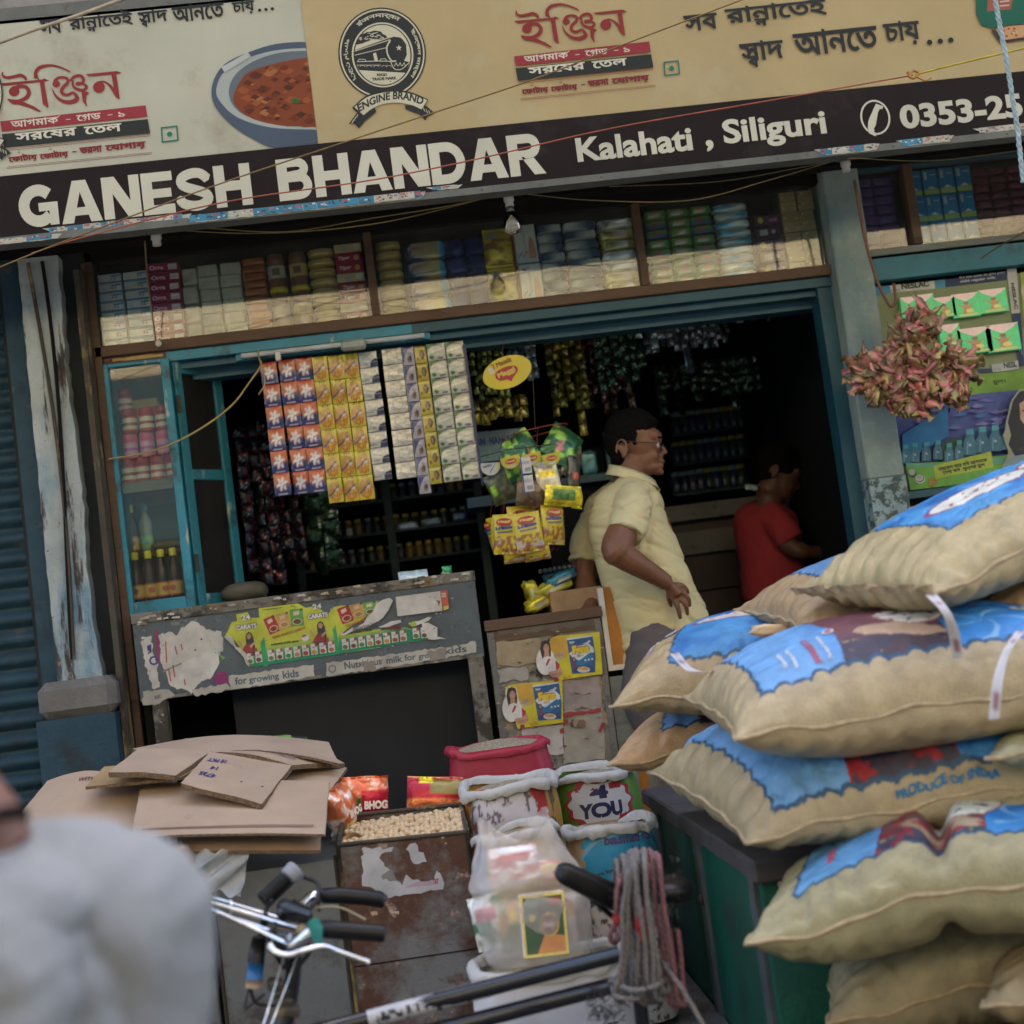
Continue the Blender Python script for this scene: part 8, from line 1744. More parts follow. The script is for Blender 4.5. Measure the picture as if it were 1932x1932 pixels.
for i in range(3):
    o=puff(.07,.1,.05,P2((.05,.14,.16),noise_=.9,seed=i),e=.4,nz=.2,seed=i).build('teal_packet',M['packfoil']);place(o,(xb-.05+i*.075,.91,zc_));tag(o,'dim teal packet, %s of three standing on the blue cabinet rail' % ('leftmost','middle','rightmost')[i],'packet','teal packets on the blue cabinet')
# oval noodle sign
OS=T('oval_sign','yellow oval Maggi Masala noodles sign hanging beside the sachet strips','sign',tuple(W(957,702,.05)))
c_=W(957,702,.05);g=G();P=[];ra,rb,ro=.089,.056,R(14)
fO=lambda t,k=1.,z=0.: (c_.x+k*(ra*math.cos(t)*math.cos(ro)-rb*math.sin(t)*math.sin(ro)),c_.y+z,c_.z+k*(ra*math.cos(t)*math.sin(ro)+rb*math.sin(t)*math.cos(ro)))
n=48;g.add([fO(2*math.pi*i/n) for i in range(n)]+[fO(2*math.pi*i/n,1,.003) for i in range(n)],[tuple(range(n)),tuple(range(2*n-1,n-1,-1))]+[(i,i+n,(i+1) % n+n,(i+1) % n) for i in range(n)]);g.build('disc',mat('yellow_card',(.58,.48,.02),rough=.3,var=.08),OS)
a=Art((c_.x,c_.y-.001,c_.z),(math.cos(ro),0,math.sin(ro)),(-math.sin(ro),0,math.cos(ro)),lift=.0008)
a.line(smooth([(-.045,-.006),(-.038,.012),(0,.019),(.034,.010),(.036,-.008),(.012,-.024),(.002,-.034),(-.01,-.024),(-.035,-.02),(-.045,-.006)],3).tolist(),.001,(.38,.03,.04));a.fill([smooth([(-.045,-.006),(-.038,.012),(0,.019),(.034,.010),(.036,-.008),(.012,-.024),(.002,-.036),(-.01,-.024),(-.035,-.02),(-.045,-.006)],4).tolist()],(.38,.03,.04))
a.text('Maggi',-.036,-.016,.066,.024,(.6,.5,.1),.1,.06);a.text('2 Masala',-.045,.026,.075,.018,(.25,.08,.02),.06,.06);a.rect(-.06,.012,-.042,.036,(.6,.6,.45));a.build('print',M['print'],OS)
G().tube([fO(math.pi/2,.95),tuple(W(950,640,.06))],.0012,5).build('string',M['rustpost'],OS)
# wire baskets and their packets
WB=T('wire_basket','red wire hanging basket crammed with green and yellow snack packets','basket',tuple(W(1000,940,.0)))
M['redwire']=mat('red_wire',(.2,.03,.02),rough=.5)
def hoop(c0,rx,ry,tilt_=.0,n=28): return [(c0.x+rx*math.cos(t),c0.y+ry*math.sin(t),c0.z+tilt_*math.cos(t)) for t in np.linspace(0,2*math.pi,n,endpoint=False)]
cT,cM,cB=W(1005,840,.05),W(1000,965,.05),W(1000,1010,.05)
G().tube(hoop(W(1010,815,.05),.115,.1,.012),.0022,6,closed=True).build('hoop',M['redwire'],WB);G().tube(hoop(cM,.14,.11,.02),.0022,6,closed=True).build('hoop',M['redwire'],WB)
for k in range(8):
    t=2*math.pi*k/8;a1,a2=W(1010,815,.05),cM;G().tube([(a1.x+.115*math.cos(t),a1.y+.1*math.sin(t),a1.z),(a2.x+.14*math.cos(t),a2.y+.11*math.sin(t),a2.z)],.0012,5).build('wire',M['redwire'],WB)
G().tube([tuple(W(1010,815,-.05)),tuple(W(1005,700,.05)),tuple(W(1000,640,.08))],.0012,5).build('hanger',M['rustpost'],WB)
WB2=T('wire_basket','lower red wire basket holding yellow Maggi noodle packs','basket',tuple(W(998,1040,0)))
G().tube(hoop(W(998,1022,.02),.125,.1,.016),.0024,6,closed=True).build('hoop',M['redwire'],WB2);G().tube(hoop(W(1000,1048,.02),.09,.07,.01),.002,6,closed=True).build('hoop',M['redwire'],WB2)
for k in range(9):
    t=2*math.pi*k/9;a1,a2=W(998,965,.02),W(998,1022,.02);a3=W(1000,1048,.02);G().tube([(a1.x+.1*math.cos(t),a1.y+.1*math.sin(t),a1.z),(a2.x+.125*math.cos(t),a2.y+.1*math.sin(t),a2.z),(a3.x+.09*math.cos(t),a3.y+.07*math.sin(t),a3.z)],.0011,5).build('wire',M['redwire'],WB2)
def magg(a,w,h):
    a.ell(w*.5,h*.8,w*.33,h*.1,(.38,.03,.03),16);a.text('Maggi',w*.26,h*.76,w*.5,h*.08,(.6,.5,.12),.1,.05);a.text('2-Minute',w*.12,h*.6,w*.72,h*.085,(.03,.05,.22),.14,.08);a.text('NOODLES',w*.2,h*.52,w*.62,h*.05,(.03,.05,.22),.1,.05)
def magp(s): return lambda U,V_: mixc(mixc((.56,.46,.02),(.3,.12,.05),(V_<.46)*(fbm(U*7,V_*9,1.4,s)>.45)*1.),(.45,.4,.36),(V_<.42)*(V_>.08)*(fbm(U*5+7,V_*6,1.2,s+3)>.6)*1.)
for i,(u,v,dy,w_,h,rz,rx) in enumerate(((955,1040,-.07,.085,.135,-.25,.02),(1003,1036,-.09,.095,.135,.0,-.06),(1043,1022,-.06,.085,.135,.35,-.02),(938,1036,-.02,.05,.12,-1.0,.1),(1058,1018,-.01,.06,.13,1.0,0),(985,1026,.0,.09,.14,.1,.05),(1030,1018,.02,.09,.14,-.1,0),(975,1056,-.04,.09,.06,.2,.3),(1015,1052,-.05,.09,.05,-.2,.3))):
    g=pouch(w_,h,.03,magp(i),nz=.35,seed=i,nx=18,ny=22,crimp=.05)
    if i<7: a_=gart(g,w_,-.0185);magg(a_,w_,h)
    o=g.build('noodle_pack',M['sachet']);p=W(u,v,dy);place(o,(p.x,p.y,p.z-.01),(rx,random.Random(i).uniform(-.1,.1)+.02,rz));tag(o,['yellow Maggi noodle pack at the front left of the lower basket','yellow Maggi noodle pack at the front centre of the lower basket','yellow Maggi noodle pack at the front right of the lower basket','yellow noodle pack turned sideways at the left of the lower basket','yellow noodle pack turned sideways at the right of the lower basket','yellow Maggi noodle pack behind the centre pack of the lower basket','yellow Maggi noodle pack behind the right pack of the lower basket','crumpled yellow noodle pack bulging out below left of the lower basket','crumpled yellow noodle pack bulging out below right of the lower basket'][i],'noodle pack','noodle packs in the lower wire basket')
def gr1(s): return lambda U,V_: mixc(mixc((.02,.07,.03),(.2,.36,.05),ss(.5,.6,fbm(U*3,V_*3,1.2,s))),(.3,.1,.1),(np.hypot(U-.5,V_-.4)<.18)*(fbm(U*9,V_*9,1,s)>.45)*1.)
for i,(u,v,dy,w_,h,rx,ry,rz,f_) in enumerate(((1045,868,-.05,.12,.14,-.3,.7,.2,gr1(3)),(1010,880,-.02,.1,.14,-.2,-.5,-.2,gr1(8)),(985,905,-.04,.1,.12,.1,-.2,.3,gr1(5)),(1075,900,-.02,.08,.12,0,.3,.6,P2((.1,.09,.06),noise_=1.2,seed=3)),(1040,930,-.05,.08,.11,0,-.1,.1,P2((.5,.45,.3),(.1,.9,.5,.7,(.4,.32,.03)),noise_=.8,seed=5)),(1060,955,-.06,.13,.07,.2,.15,.3,P2((.45,.38,.03),(.2,.8,.3,.8,(.06,.12,.03)),noise_=.8,seed=2)),(1000,955,-.04,.1,.09,.1,.2,-.1,P2((.1,.07,.04),noise_=.9,seed=7)),(960,945,.0,.1,.11,.1,-.3,-.3,P2((.05,.06,.03),(.1,.3,.3,.6,(.15,.3,.03)),noise_=.9,seed=9)),(1082,925,-.03,.06,.12,.1,.1,.8,P2((.06,.06,.05),(.2,.7,.3,.5,(.3,.08,.05)),noise_=1.3,seed=4)),(1088,960,-.02,.05,.07,.1,.1,.8,P2((.5,.45,.03),noise_=.6,seed=6)))):
    o=pouch(w_,h,.035,f_,nz=.6,seed=i+20,nx=16,ny=16).build('snack_packet',M['packfoil']);p=W(u,v,dy);place(o,tuple(p),(rx,ry,rz));tag(o,['green and lime snack packet tilted at the top right of the upper basket','green snack packet leaning left at the top of the upper basket','dark green packet in the middle of the upper basket','dark glittering packet at the right side of the upper basket','gold foil packet in the centre of the upper basket','yellow packet lying along the front rim of the upper basket','brown packet low at the front of the upper basket','dark packet with lime mark at the left of the upper basket','dark packet with red mark at the right rim of the upper basket','bright yellow packet corner at the right end of the upper basket'][i],'packet','snack packets in the upper wire basket')
# noodle cup lids on a string and a white label strip
def cuplid(a,w,h): pass
for i,(u,v,k) in enumerate(((925,880,0),(963,868,1),(1003,862,1),(1040,862,1))):
    p=W(u,v,-.09);g=G();n=24;P=[(0,0,0)]
    g.add([(.033*math.cos(t),0,.03*math.sin(t)) for t in np.linspace(-math.pi,0.0,n)]+[(.033,0,.012),(-.033,0,.012)],[tuple(range(n+2))],(.5,.42,.03) if k else (.45,.45,.42));g.add([(.033*math.cos(t),.002,.03*math.sin(t)) for t in np.linspace(-math.pi,0.0,n)]+[(.033,.002,.012),(-.033,.002,.012)],[tuple(range(n+2))[::-1]],(.5,.5,.46));a_=Art((0,-.0005,0),(1,0,0),(0,0,1));a_.g=g
    if k: a_.ell(0,-.004,.02,.009,(.38,.03,.04),16);a_.text('Maggi',-.015,-.008,.03,.007,(.6,.5,.12),.08);a_.fill([[(.022*math.cos(t),.026*math.sin(t)) for t in np.linspace(-2.4,-.75,10)]],(.5,.5,.46))
    else: a_.text('NOODLE',-.022,-.006,.03,.008,(.03,.05,.2),.1,.3);a_.line([(-.002,-.022),(.018,.01)],.002,(.03,.05,.15));a_.poly([(.018,-.022),(.032,.0),(.032,.012),(.026,.012)],(.5,.42,.03))
    o=g.build('noodle_cup_lid',M['sachet']);place(o,tuple(p),(.1,-.15+(.25 if k==0 else 0),-.3+.2*i));tag(o,['pale scalloped noodle flag at the left end of the string','yellow Maggi scalloped flag, first right of the pale one','yellow Maggi scalloped flag behind the white label strip','yellow Maggi scalloped flag at the right end of the string'][i],'flag','noodle flags on a string')
o=G().tube([W(906,862,-.085),W(960,848,-.09),W(1045,838,-.085)],.002,5).build('string',M['rustpost']);tag(o,'string carrying the scalloped noodle flags before the upper basket','string')
g=G();
for k in range(2): g.box((0,0,-.03-.062*k),(.036,.002,.058),col=(.5,.5,.5));a_=Art((0,-.0012,-.03-.062*k),(1,0,0),(0,0,1));a_.g=g;a_.text('|||||',-.005,-.02,.018,.014,(.1,.1,.1),.05);a_.text('RASNA',-.014,.005,.026,.012,(.3,.3,.32),.06);a_.rect(-.018,-.029,-.014,.029,(.04,.06,.25));a_.rect(-.018,-.029,.018,-.026,(.04,.06,.25))
o=g.build('label_strip',M['print']);place(o,tuple(W(990,862,-.11)),(0,.0,.1));tag(o,'white paper label strip with blue edge hanging in front of the basket','label')
# goods behind the cupboard
o=carton(.18,.07,.16,(.2,.13,.07)).build('brown_box',M['packmatt']);place(o,(W(1095,1140,.12).x-.02,.12,1.64));tag(o,'brown cardboard box on the cupboard top behind the man','box')
for i,(u,v,w_,h,c) in enumerate(((1020,1150,.1,.05,(.4,.36,.03)),(1048,1120,.14,.05,(.3,.3,.04)),(1062,1100,.12,.04,(.03,.14,.22)),(1030,1130,.08,.04,(.36,.3,.05)),(1010,1135,.05,.08,(.35,.33,.04)))):
    o=puff(w_,h,.06,P2(c,(.3,.7,.3,.6,(.4,.42,.4)),noise_=1.1,seed=i),e=.6,nz=.5,seed=i).build('snack_packet',M['packfoil']);place(o,tuple(W(u,v,.1)),(.1,-.3,.2));tag(o,['yellow packet at the left end of the heap behind the cupboard','yellow green packet in the heap behind the cupboard','blue packet on top of the heap behind the cupboard','mustard packet in the middle of the heap behind the cupboard','upright yellow packet left of the heap behind the cupboard'][i],'packet','packets heaped behind the cupboard')
JS=T('garland_strip','dim teal packet bundle with silver bead edging above the heap behind the cupboard','packet bundle',tuple(W(1050,1080,.15)))
G().box(tuple(W(1060,1090,.16)),(.13,.03,.06),rot=(0,-.15,0),bev=.01).build('bundle',M['darkteal'],JS)
for k in range(9): G().ball(tuple(W(1020+k*9,1078-k*1.5,.13)),.009,8,6).build('bead',M['silverfilm'] if False else M['greymetal'],JS)
# furniture behind the man and boy
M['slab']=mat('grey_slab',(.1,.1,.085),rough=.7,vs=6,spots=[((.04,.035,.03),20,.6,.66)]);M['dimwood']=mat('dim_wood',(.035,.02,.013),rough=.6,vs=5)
IC=T('inner_counter','long grey slab counter over dark wooden drawers behind the man','counter',(1.4,1.3,.6))
zA,zB_=W(1350,945,1.25).z,W(1350,975,1.25).z;xA,xB_=W(1225,1000,1.25).x,W(1640,960,1.25).x
G().bx(xA,xB_,1.25,1.7,zB_,zA).build('slab',M['slab'],IC);zC=W(1350,1040,1.25).z;G().bx(xA+.1,W(1440,1000,1.25).x,1.27,1.3,zC,zB_-.05).build('pale_panel',M['slab'],IC);G().bx(xA,xB_,1.3,1.7,.6,zB_).build('carcass',M['dimwood'],IC);
for k in range(2): G().bx(xA+.05,W(1440,1000,1.25).x,1.28,1.3,zC-.36-.2*k+.2,zC-.2*k-.02).build('drawer',M['dimwood'],IC)
TD=T('teal_drawer_cabinet','dim teal steel drawer cabinet with a black handle right of the boy','cabinet',(1.75,1.15,.6))
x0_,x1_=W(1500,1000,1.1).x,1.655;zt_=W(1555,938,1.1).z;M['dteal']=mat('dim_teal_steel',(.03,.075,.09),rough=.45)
G().bx(x0_,x1_,1.1,1.5,.6,zt_).build('carcass',M['dteal'],TD);zq=W(1555,958,1.1).z;G().bx(x0_+.02,x1_-.01,1.08,1.1,zq-.34,zq-.02,bev=.004).build('drawer',M['dteal'],TD);ph=W(1555,986,1.07);G().bx(ph.x-.09,ph.x+.09,1.062,1.08,ph.z-.016,ph.z+.008,bev=.004).build('handle',M['blackpaint'],TD);G().ball(tuple(W(1528,963,1.075)),.012,10,6).build('knob',M['blackpaint'],TD)
def sm(a,w,h): a.text('TONE',w*.2,h*.5,w*.6,h*.2,(.25,.05,.05),.08);a.text('MOTION',w*.15,h*.25,w*.7,h*.18,(.25,.05,.05),.08)
o=carton(.09,.085,.07,(.3,.32,.3),sm).build('white_box',M['pack']);place(o,tuple(W(1530,938,1.12)+V3(0,0,0)));o.location.z=zt_;tag(o,'white box with red print standing on the teal drawer cabinet','box')
o=G().box((0,0,.09),(.13,.004,.18)).build('pink_calendar',mat('pink_paper',(.2,.08,.1),rough=.8,var=.2));place(o,(W(1512,870,1.2).x,1.2,zt_+.02),(-.1,0,0));tag(o,'dull pink printed sheet propped up behind the boy','paper sheet')
o=G().box((0,0,0),(.03,.01,.05),bev=.004).build('pink_wrapper',mat('pink_foil',(.4,.06,.2),rough=.4));place(o,tuple(W(1524,812,1.1)));tag(o,'bright pink wrapper hanging above the pink sheet','wrapper')
for i,u in enumerate((1547,1566,1588)):
    o=bottle(.14+.02*(i % 2),.024,(.05,.1,.11),((.03,.06,.08),(.04,.1,.1),(.4,.38,.05))[i],(.15,.2,.2),(.1,.12,.12)).build('glass_bottle',M['pack']);place(o,(W(u,930,1.14).x,1.14,zt_));tag(o,['dim glass bottle nearest the white box on the teal cabinet','dim glass bottle in the middle on the teal cabinet','dim bottle with yellow cap nearest the blue post on the teal cabinet'][i],'bottle','bottles on the teal cabinet')
o=pouch(.1,.03,.02,P2((.3,.4,.42),noise_=1.2),nz=1.2,seed=3).build('plastic_scrap',M['packfoil']);place(o,tuple(W(1428,925,1.27)),(-.6,.2,0));tag(o,'glinting clear plastic on the inner grey counter left of the boy','plastic scrap')
# hands of the back of shop: tall dark shelving right
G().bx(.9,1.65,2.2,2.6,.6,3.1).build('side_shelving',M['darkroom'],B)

# ------------------------------------------------------------------ right hand shop window
RS=T('right_shopfront','blue framed shop window with a green NESLAC milk and coconut hair oil display','shop window',(2.2,0,1.2))
G().bx(1.742,3.0,-.03,.03,2.738,2.762,bev=.002).build('wooden_sill',M['oldwood'],RS);G().bx(1.742,3.0,-.02,.04,2.652,2.738).build('blue_beam',mat('mid_teal_paint',(.015,.15,.2),rough=.5,vs=8,spots=[((.02,.05,.07),6,.55,.7)]),RS)
xp_=W(1718,420,0).x;G().bx(xp_-.015,xp_+.02,-.04,.02,2.762,3.06,bev=.003).build('wooden_post',M['wood'],RS);G().bx(1.742,3.0,.3,.32,1.0,3.1).build('back_board',M['darkroom'],RS)
G().bx(1.742,xp_-.015,-.008,-.005,2.762,3.06).build('glass_pane',M['glass'],RS);G().bx(xp_+.02,3.0,-.008,-.005,2.762,3.06).build('glass_pane',M['glass'],RS);G().bx(1.742,3.0,-.02,.3,2.73,2.745).build('shelf',M['soffit'],RS);G().bx(1.742,3.0,-.03,.02,3.05,3.12).build('top_rail',M['darkteal'],RS)
G().bx(1.742,3.0,.028,.034,1.9,2.63).build('display_panel',mat('pale_display',(.2,.24,.12),rough=.6,var=.1),RS);G().bx(1.742,3.0,.03,.06,.6,1.9).build('dark_front',M['darkroom'],RS)
G().bx(1.742,3.0,-.03,.03,1.87,1.895).build('lower_rail',M['darkteal'],RS)
f3_=fz(3100,950,2.034,.028);a=Art((0,.028,0),(1,0,0),(0,0,1),lift=.0006,step=.0003);PP=lambda pts,c,am=0,st_=.01,sd=0: a.fill([jag([f3_(*p) for p in pts],am,st_,sd) if am else [f3_(*p) for p in pts]],c)
def t5(s,x0,y0,x1,h,c,b=.06,sl=.12):
    p,q,t=f3_(x0,y0),f3_(x1,y0-(x1-x0)*sl),f3_(x0,y0-h);a.text(s,p[0],p[1],math.hypot(q[0]-p[0],q[1]-p[1]),t[1]-p[1],c,b,math.atan2(q[1]-p[1],q[0]-p[0]))
PP([(480,245),(900,200),(905,262),(485,300)],(.45,.45,.4));PP([(370,255),(480,243),(490,300),(372,330)],(.03,.2,.35));PP([(840,207),(1372,142),(1375,205),(845,268)],(.015,.03,.09));PP([(820,208),(900,200),(905,262),(825,270)],(.06,.22,.32))
t5('NESLAC',572,278,782,46,(.02,.03,.03),.08);t5('Nestle',490,292,556,14,(.15,.2,.25),.05);t5("It's too soon to give your",1015,200,1365,26,(.5,.5,.5),.05);t5('child regular milk',1018,232,1290,26,(.5,.5,.5),.05)
PP([(1372,122),(1445,115),(1470,455),(1408,462)],(.45,.45,.42));PP([(1408,462),(1478,455),(1505,860),(1460,868)],(.015,.03,.09))
p_=f3_(1400,230);q_1=f3_(1432,430);a.text('NESLAC',p_[0],p_[1],p_[1]-q_1[1],.013,(.02,.03,.03),.08,-math.pi/2);p_=f3_(1432,520);q_1=f3_(1452,780);a.text("It's too soon to give your",p_[0]+.004,p_[1],p_[1]-q_1[1],.006,(.4,.4,.4),.05,-math.pi/2);a.text("child regular milk",p_[0]-.004,p_[1],(p_[1]-q_1[1])*.9,.006,(.4,.4,.4),.05,-math.pi/2)
PP([(1470,150),(1700,120),(1730,560),(1500,560)],(.28,.35,.08));a.ell(*f3_(1520,300),.02,.035,(.5,.45,.3),16)
PP([(1250,850),(1455,820),(1462,885),(1260,910)],(.4,.42,.4));t5('NESL',1350,880,1450,44,(.02,.03,.03),.08);PP([(480,900),(1250,880),(1262,905),(500,960)],(.02,.05,.1))
PP([(300,1010),(1205,925),(1700,860),(1720,1040),(1180,1080),(300,1180)],(.16,.32,.04));t5('চুল।',1265,1010,1362,36,(.03,.05,.02),.06)
PP([(300,1180),(1190,1070),(1720,1020),(1740,1545),(580,1620),(320,1640)],(.07,.1,.3));rr2=random.Random(8)
for i in range(60): x,y=rr2.uniform(580,1650),rr2.uniform(1090,1340);PP([(x-60,y+5),(x,y-14),(x+70,y-6),(x+20,y+16)],rr2.choice([(.14,.15,.4),(.1,.1,.3),(.05,.16,.36),(.2,.18,.42)]),.004,.012,i)
PP([(560,1390),(900,1180),(910,1400),(560,1600)],(.02,.18,.38));PP([(860,1590),(850,1480),(930,1410),(1030,1420),(1140,1400),(1200,1500),(1220,1560)],(.03,.07,.04))
def bot(x,y,s):
    PP([(x-26*s,y),(x-34*s,y+50*s),(x-56*s,y+90*s),(x-58*s,y+210*s),(x+56*s,y+210*s),(x+54*s,y+90*s),(x+34*s,y+50*s),(x+26*s,y)],(.05,.16,.22));PP([(x-30*s,y-20*s),(x+30*s,y-24*s),(x+34*s,y+24*s),(x-32*s,y+28*s)],(.06,.33,.33));a.ell(*f3_(x,y+120*s),.006*s,.006*s,(.35,.42,.5),12);PP([(x-30*s,y+95*s),(x-14*s,y+90*s),(x-16*s,y+200*s),(x-30*s,y+200*s)],(.12,.28,.38))
for x,y in ((585,1480),(655,1470),(740,1462),(825,1450),(910,1470),(985,1450)): bot(x,y,.62)
for x,y in ((1065,1370),(1160,1352),(1255,1340),(1350,1330)): bot(x,y,.85)
PP([(575,1612),(900,1600),(1740,1500),(1760,1720),(1500,1720),(820,1790),(610,1815),(590,1700)],(.12,.33,.05));PP([(575,1610),(1000,1612),(1740,1500),(1740,1540),(1100,1640),(760,1640),(580,1640)],(.1,.3,.2))
PP([(785,1630),(1220,1520),(1240,1640),(800,1730)],(.33,.42,.05));t5('নারেকল আর মিথ আপনােক',825,1672,1195,36,(.03,.04,.02),.08,.2);t5('েদয় ঘন, সুন্দর চুল',860,1705,1180,32,(.03,.04,.02),.08,.2)
a.ell(*f3_(625,1690),.014,.014,(.04,.04,.03),20);a.ell(*f3_(622,1680),.012,.011,(.35,.4,.4),20);a.ell(*f3_(682,1730),.018,.016,(.45,.48,.45),24);a.ell(*f3_(680,1725),.0155,.0135,(.06,.05,.04),24);a.ell(*f3_(676,1722),.0135,.0115,(.42,.46,.46),24);a.ell(*f3_(676,1720),.009,.0075,(.3,.35,.36),20);PP([(745,1730),(790,1720),(820,1750),(780,1790),(740,1770)],(.25,.16,.03),.003,.008,3)
# printed woman
PP([(1330,1300),(1375,1130),(1430,1055),(1520,1040),(1700,1060),(1700,1720),(1400,1720),(1300,1640),(1350,1530),(1310,1400)],(.3,.32,.22),.003,.02,4);PP([(1345,1300),(1385,1140),(1435,1068),(1520,1055),(1700,1070),(1700,1560),(1400,1560),(1350,1470),(1370,1400)],(.015,.018,.022))
PP([(1432,1160),(1500,1120),(1580,1160),(1590,1290),(1540,1350),(1490,1345),(1440,1280)],(.45,.3,.2));PP([(1310,1640),(1380,1560),(1500,1540),(1560,1700),(1440,1715),(1360,1700)],(.2,.3,.33));PP([(1440,1590),(1500,1610),(1560,1700),(1480,1700)],(.4,.42,.4));PP([(1452,1212),(1480,1208),(1480,1216),(1454,1220)],(.02,.01,.01));PP([(1520,1208),(1560,1212),(1558,1220),(1522,1218)],(.02,.01,.01));PP([(1478,1305),(1520,1300),(1540,1312),(1500,1325)],(.5,.2,.18));PP([(1500,1350),(1570,1340),(1640,1480),(1560,1540),(1500,1480)],(.2,.07,.05))
a.build('poster_print',M['printworn'],RS)
def cdboard(x): return P2((.1,.45,.2))
def gbox(a,w,h): a.poly([(0,h),(w,h),(w*.8,h*.82),(w*.5,h*.66),(w*.2,h*.82)],(.5,.38,.36));a.poly([(w*.15,h*.6),(w*.4,h*.45),(w*.5,h*.62),(w*.62,h*.45),(w*.85,h*.62),(w*.62,h*.35),(w*.7,h*.15),(w*.35,h*.15),(w*.4,h*.35)],(.3,.17,.08));a.ell(w*.5,h*.58,w*.1,h*.07,(.2,.1,.06),12);a.poly([(w*.15,h*.12),(w*.85,h*.14),(w*.9,h*.05),(w*.2,h*.03)],(.35,.4,.15));a.ell(w*.6,h*.25,w*.14,h*.09,(.45,.4,.12),12)
i_=0
for (x0,y0,x1,y1) in ((548,308,652,505),(662,285,780,490),(800,305,940,500),(940,268,1120,500),(1145,235,1330,465),(848,505,975,760),(985,520,1210,775),(1200,490,1420,760)):
    (xa,za),(xb,zb_)=f3_(x0,y1),f3_(x1,y0-(x1-x0)*0);w_,h_=xb-xa-.003,zb_-za;bb=f3_((x0+x1)/2,y1)
    o=carton(w_,h_*.86,.02,(.06,.42,.16),gbox,.001).build('milk_powder_carton',M['pack']);place(o,((xa+xb)/2+.004,.012,bb[1]),(0,0,0));i_ += 1
    tag(o,'green milk powder carton, %s from left, %s row of the right window' % (('first','second','third','fourth','fifth')[(i_-1) % 5],'upper' if i_<6 else 'lower'),'carton','green milk powder cartons in the right window')
for nm,col_ in (('upper',2),): pass
for i,(xx,z_) in enumerate(((f3_(1000,505),0),(f3_(1100,785),0))): pass
# upper right cabinet goods
def cx2(u0,u1,Y=.05): v=572-((u0+u1)/2-700)*.109;a_,b_=W(u0,v,Y).x,W(u1,v,Y).x;return (a_+b_)/2,b_-a_
for j,(u0,u1) in enumerate(((1628,1664),(1665,1704))):
    x,w_=cx2(u0,u1);pr=lambda s: puff(w_,.035,.07,P2((.05,.015,.12),(.3,.7,.3,.7,(.25,.04,.06)),noise_=.5,seed=s),e=.35,nz=.1,seed=s)
    column([pr(1+j),pr(4)],'chocolate_packet',M['pack'],'violet chocolate packet','packet','%s column, right cabinet' % ('left','right')[j],x,.08,2.762,8,.0355,'violet chocolate packets')
for j in range(4):
    x,w_=cx2(1724+j*31,1754+j*31);
    def sb(a,w,h): a.rect(0,0,w,h*.2,(.25,.36,.1));a.poly([(w*.2,h*.22),(w*.5,h*.34),(w*.8,h*.22)],(.5,.52,.5));a.rect(w*.1,h*.6,w*.3,h*.9,(.3,.35,.38));a.rect(w*.5,h*.75,w*.9,h*.8,(.2,.35,.45))
    column([carton(w_-.003,.094,.07,(.015,.15,.32),sb)],'soap_powder_carton',M['pack'],'blue carton with green base stripe','carton','%s column, right cabinet' % ('first','second','third','fourth')[j],x,.07,2.762,3,.096,'blue cartons in the right cabinet')
for j in range(3):
    x,w_=cx2(1850+j*34,1882+j*34);dr=lambda s: puff(w_,.03,.07,P2((.1,.015,.03),(.1,.5,.3,.7,(.25,.22,.2)),noise_=.9,seed=s),e=.4,nz=.2,seed=s)
    column([dr(1+j),dr(5)],'dark_red_packet',M['packfoil'],'dark maroon foil packet','packet','%s column, right cabinet' % ('first','second','third')[j],x,.08,2.762,9,.0305,'maroon packets in the right cabinet')

# ------------------------------------------------------------------ bunch of wrapped sweets hanging by the pillar
M['sweet']=mat('sweet_wrapper',vc=True,rough=.25,metal=.45,var=.25,vs=60,bump=.6,bs=60)
SB_=T('sweet_bunch','big bunch of pink and gold wrapped sweets hanging on a cord before the pillar','sweets',tuple(W(1700,575,-.28)))
def sweet(s,c1,c2):
    L_,n=.088,15;u=np.linspace(0,1,n);th=np.linspace(0,2*np.pi,11);U,TH=np.meshgrid(u,th,indexing='ij')
    r_=.0165*np.clip(np.sin(np.pi*np.clip(U/.86,0,1)),.02,1)**.28;r_=np.where(U>.88,.012,r_);fl=np.where(U>.88,.15,.55)
    r_=r_*(1+.2*np.sin(TH*3+s+U*9)*.5);P=np.stack([U*L_,r_*np.cos(TH)*1.15,r_*np.sin(TH)*fl],-1);c=mixc(c1,c2,ss(.42,.58,fbm(U*3+s,TH*.8,1.2,s)));g=G();g.grid(P,c,True);return g
sp_=[sweet(i,((.62,.24,.21),(.34,.28,.1),(.5,.18,.17),(.45,.36,.16))[i % 4],((.22,.18,.07),(.42,.2,.18),(.28,.24,.13),(.12,.08,.05))[i % 4]).build('wrapped_sweet',M['sweet'],SB_,world=False) for i in range(8)]
cl=[(1712,645,.17,32),(1675,695,.14,38),(1735,700,.17,45),(1800,695,.12,30),(1665,740,.13,35),(1722,755,.12,35),(1800,735,.1,22),(1740,610,.12,22),(1637,700,.12,26)];rs=random.Random(21);k=0
for (u,v,rad,n) in cl:
    c0=W(u,v,-.25)
    for i in range(n):
        n_=Vector((rs.gauss(0,1),rs.gauss(-.7,.7),rs.gauss(0,1))).normalized();d_=(n_*.45+Vector((rs.gauss(0,1),rs.gauss(-.1,.3),rs.gauss(0,1))).normalized()).normalized()
        o=sp_[k] if k<8 else link(bpy.data.objects.new('wrapped_sweet',sp_[k % 8].data),SB_);k += 1
        st_=c0+n_*rad*.36*rs.uniform(.6,1)-d_*.035;o.location=st_-Vector(SB_.location);q__=d_.to_track_quat('X','Z') @ Euler((rs.uniform(0,6),0,0)).to_quaternion();o.rotation_euler=q__.to_euler();o.scale=(rs.uniform(1.0,1.3),)*3
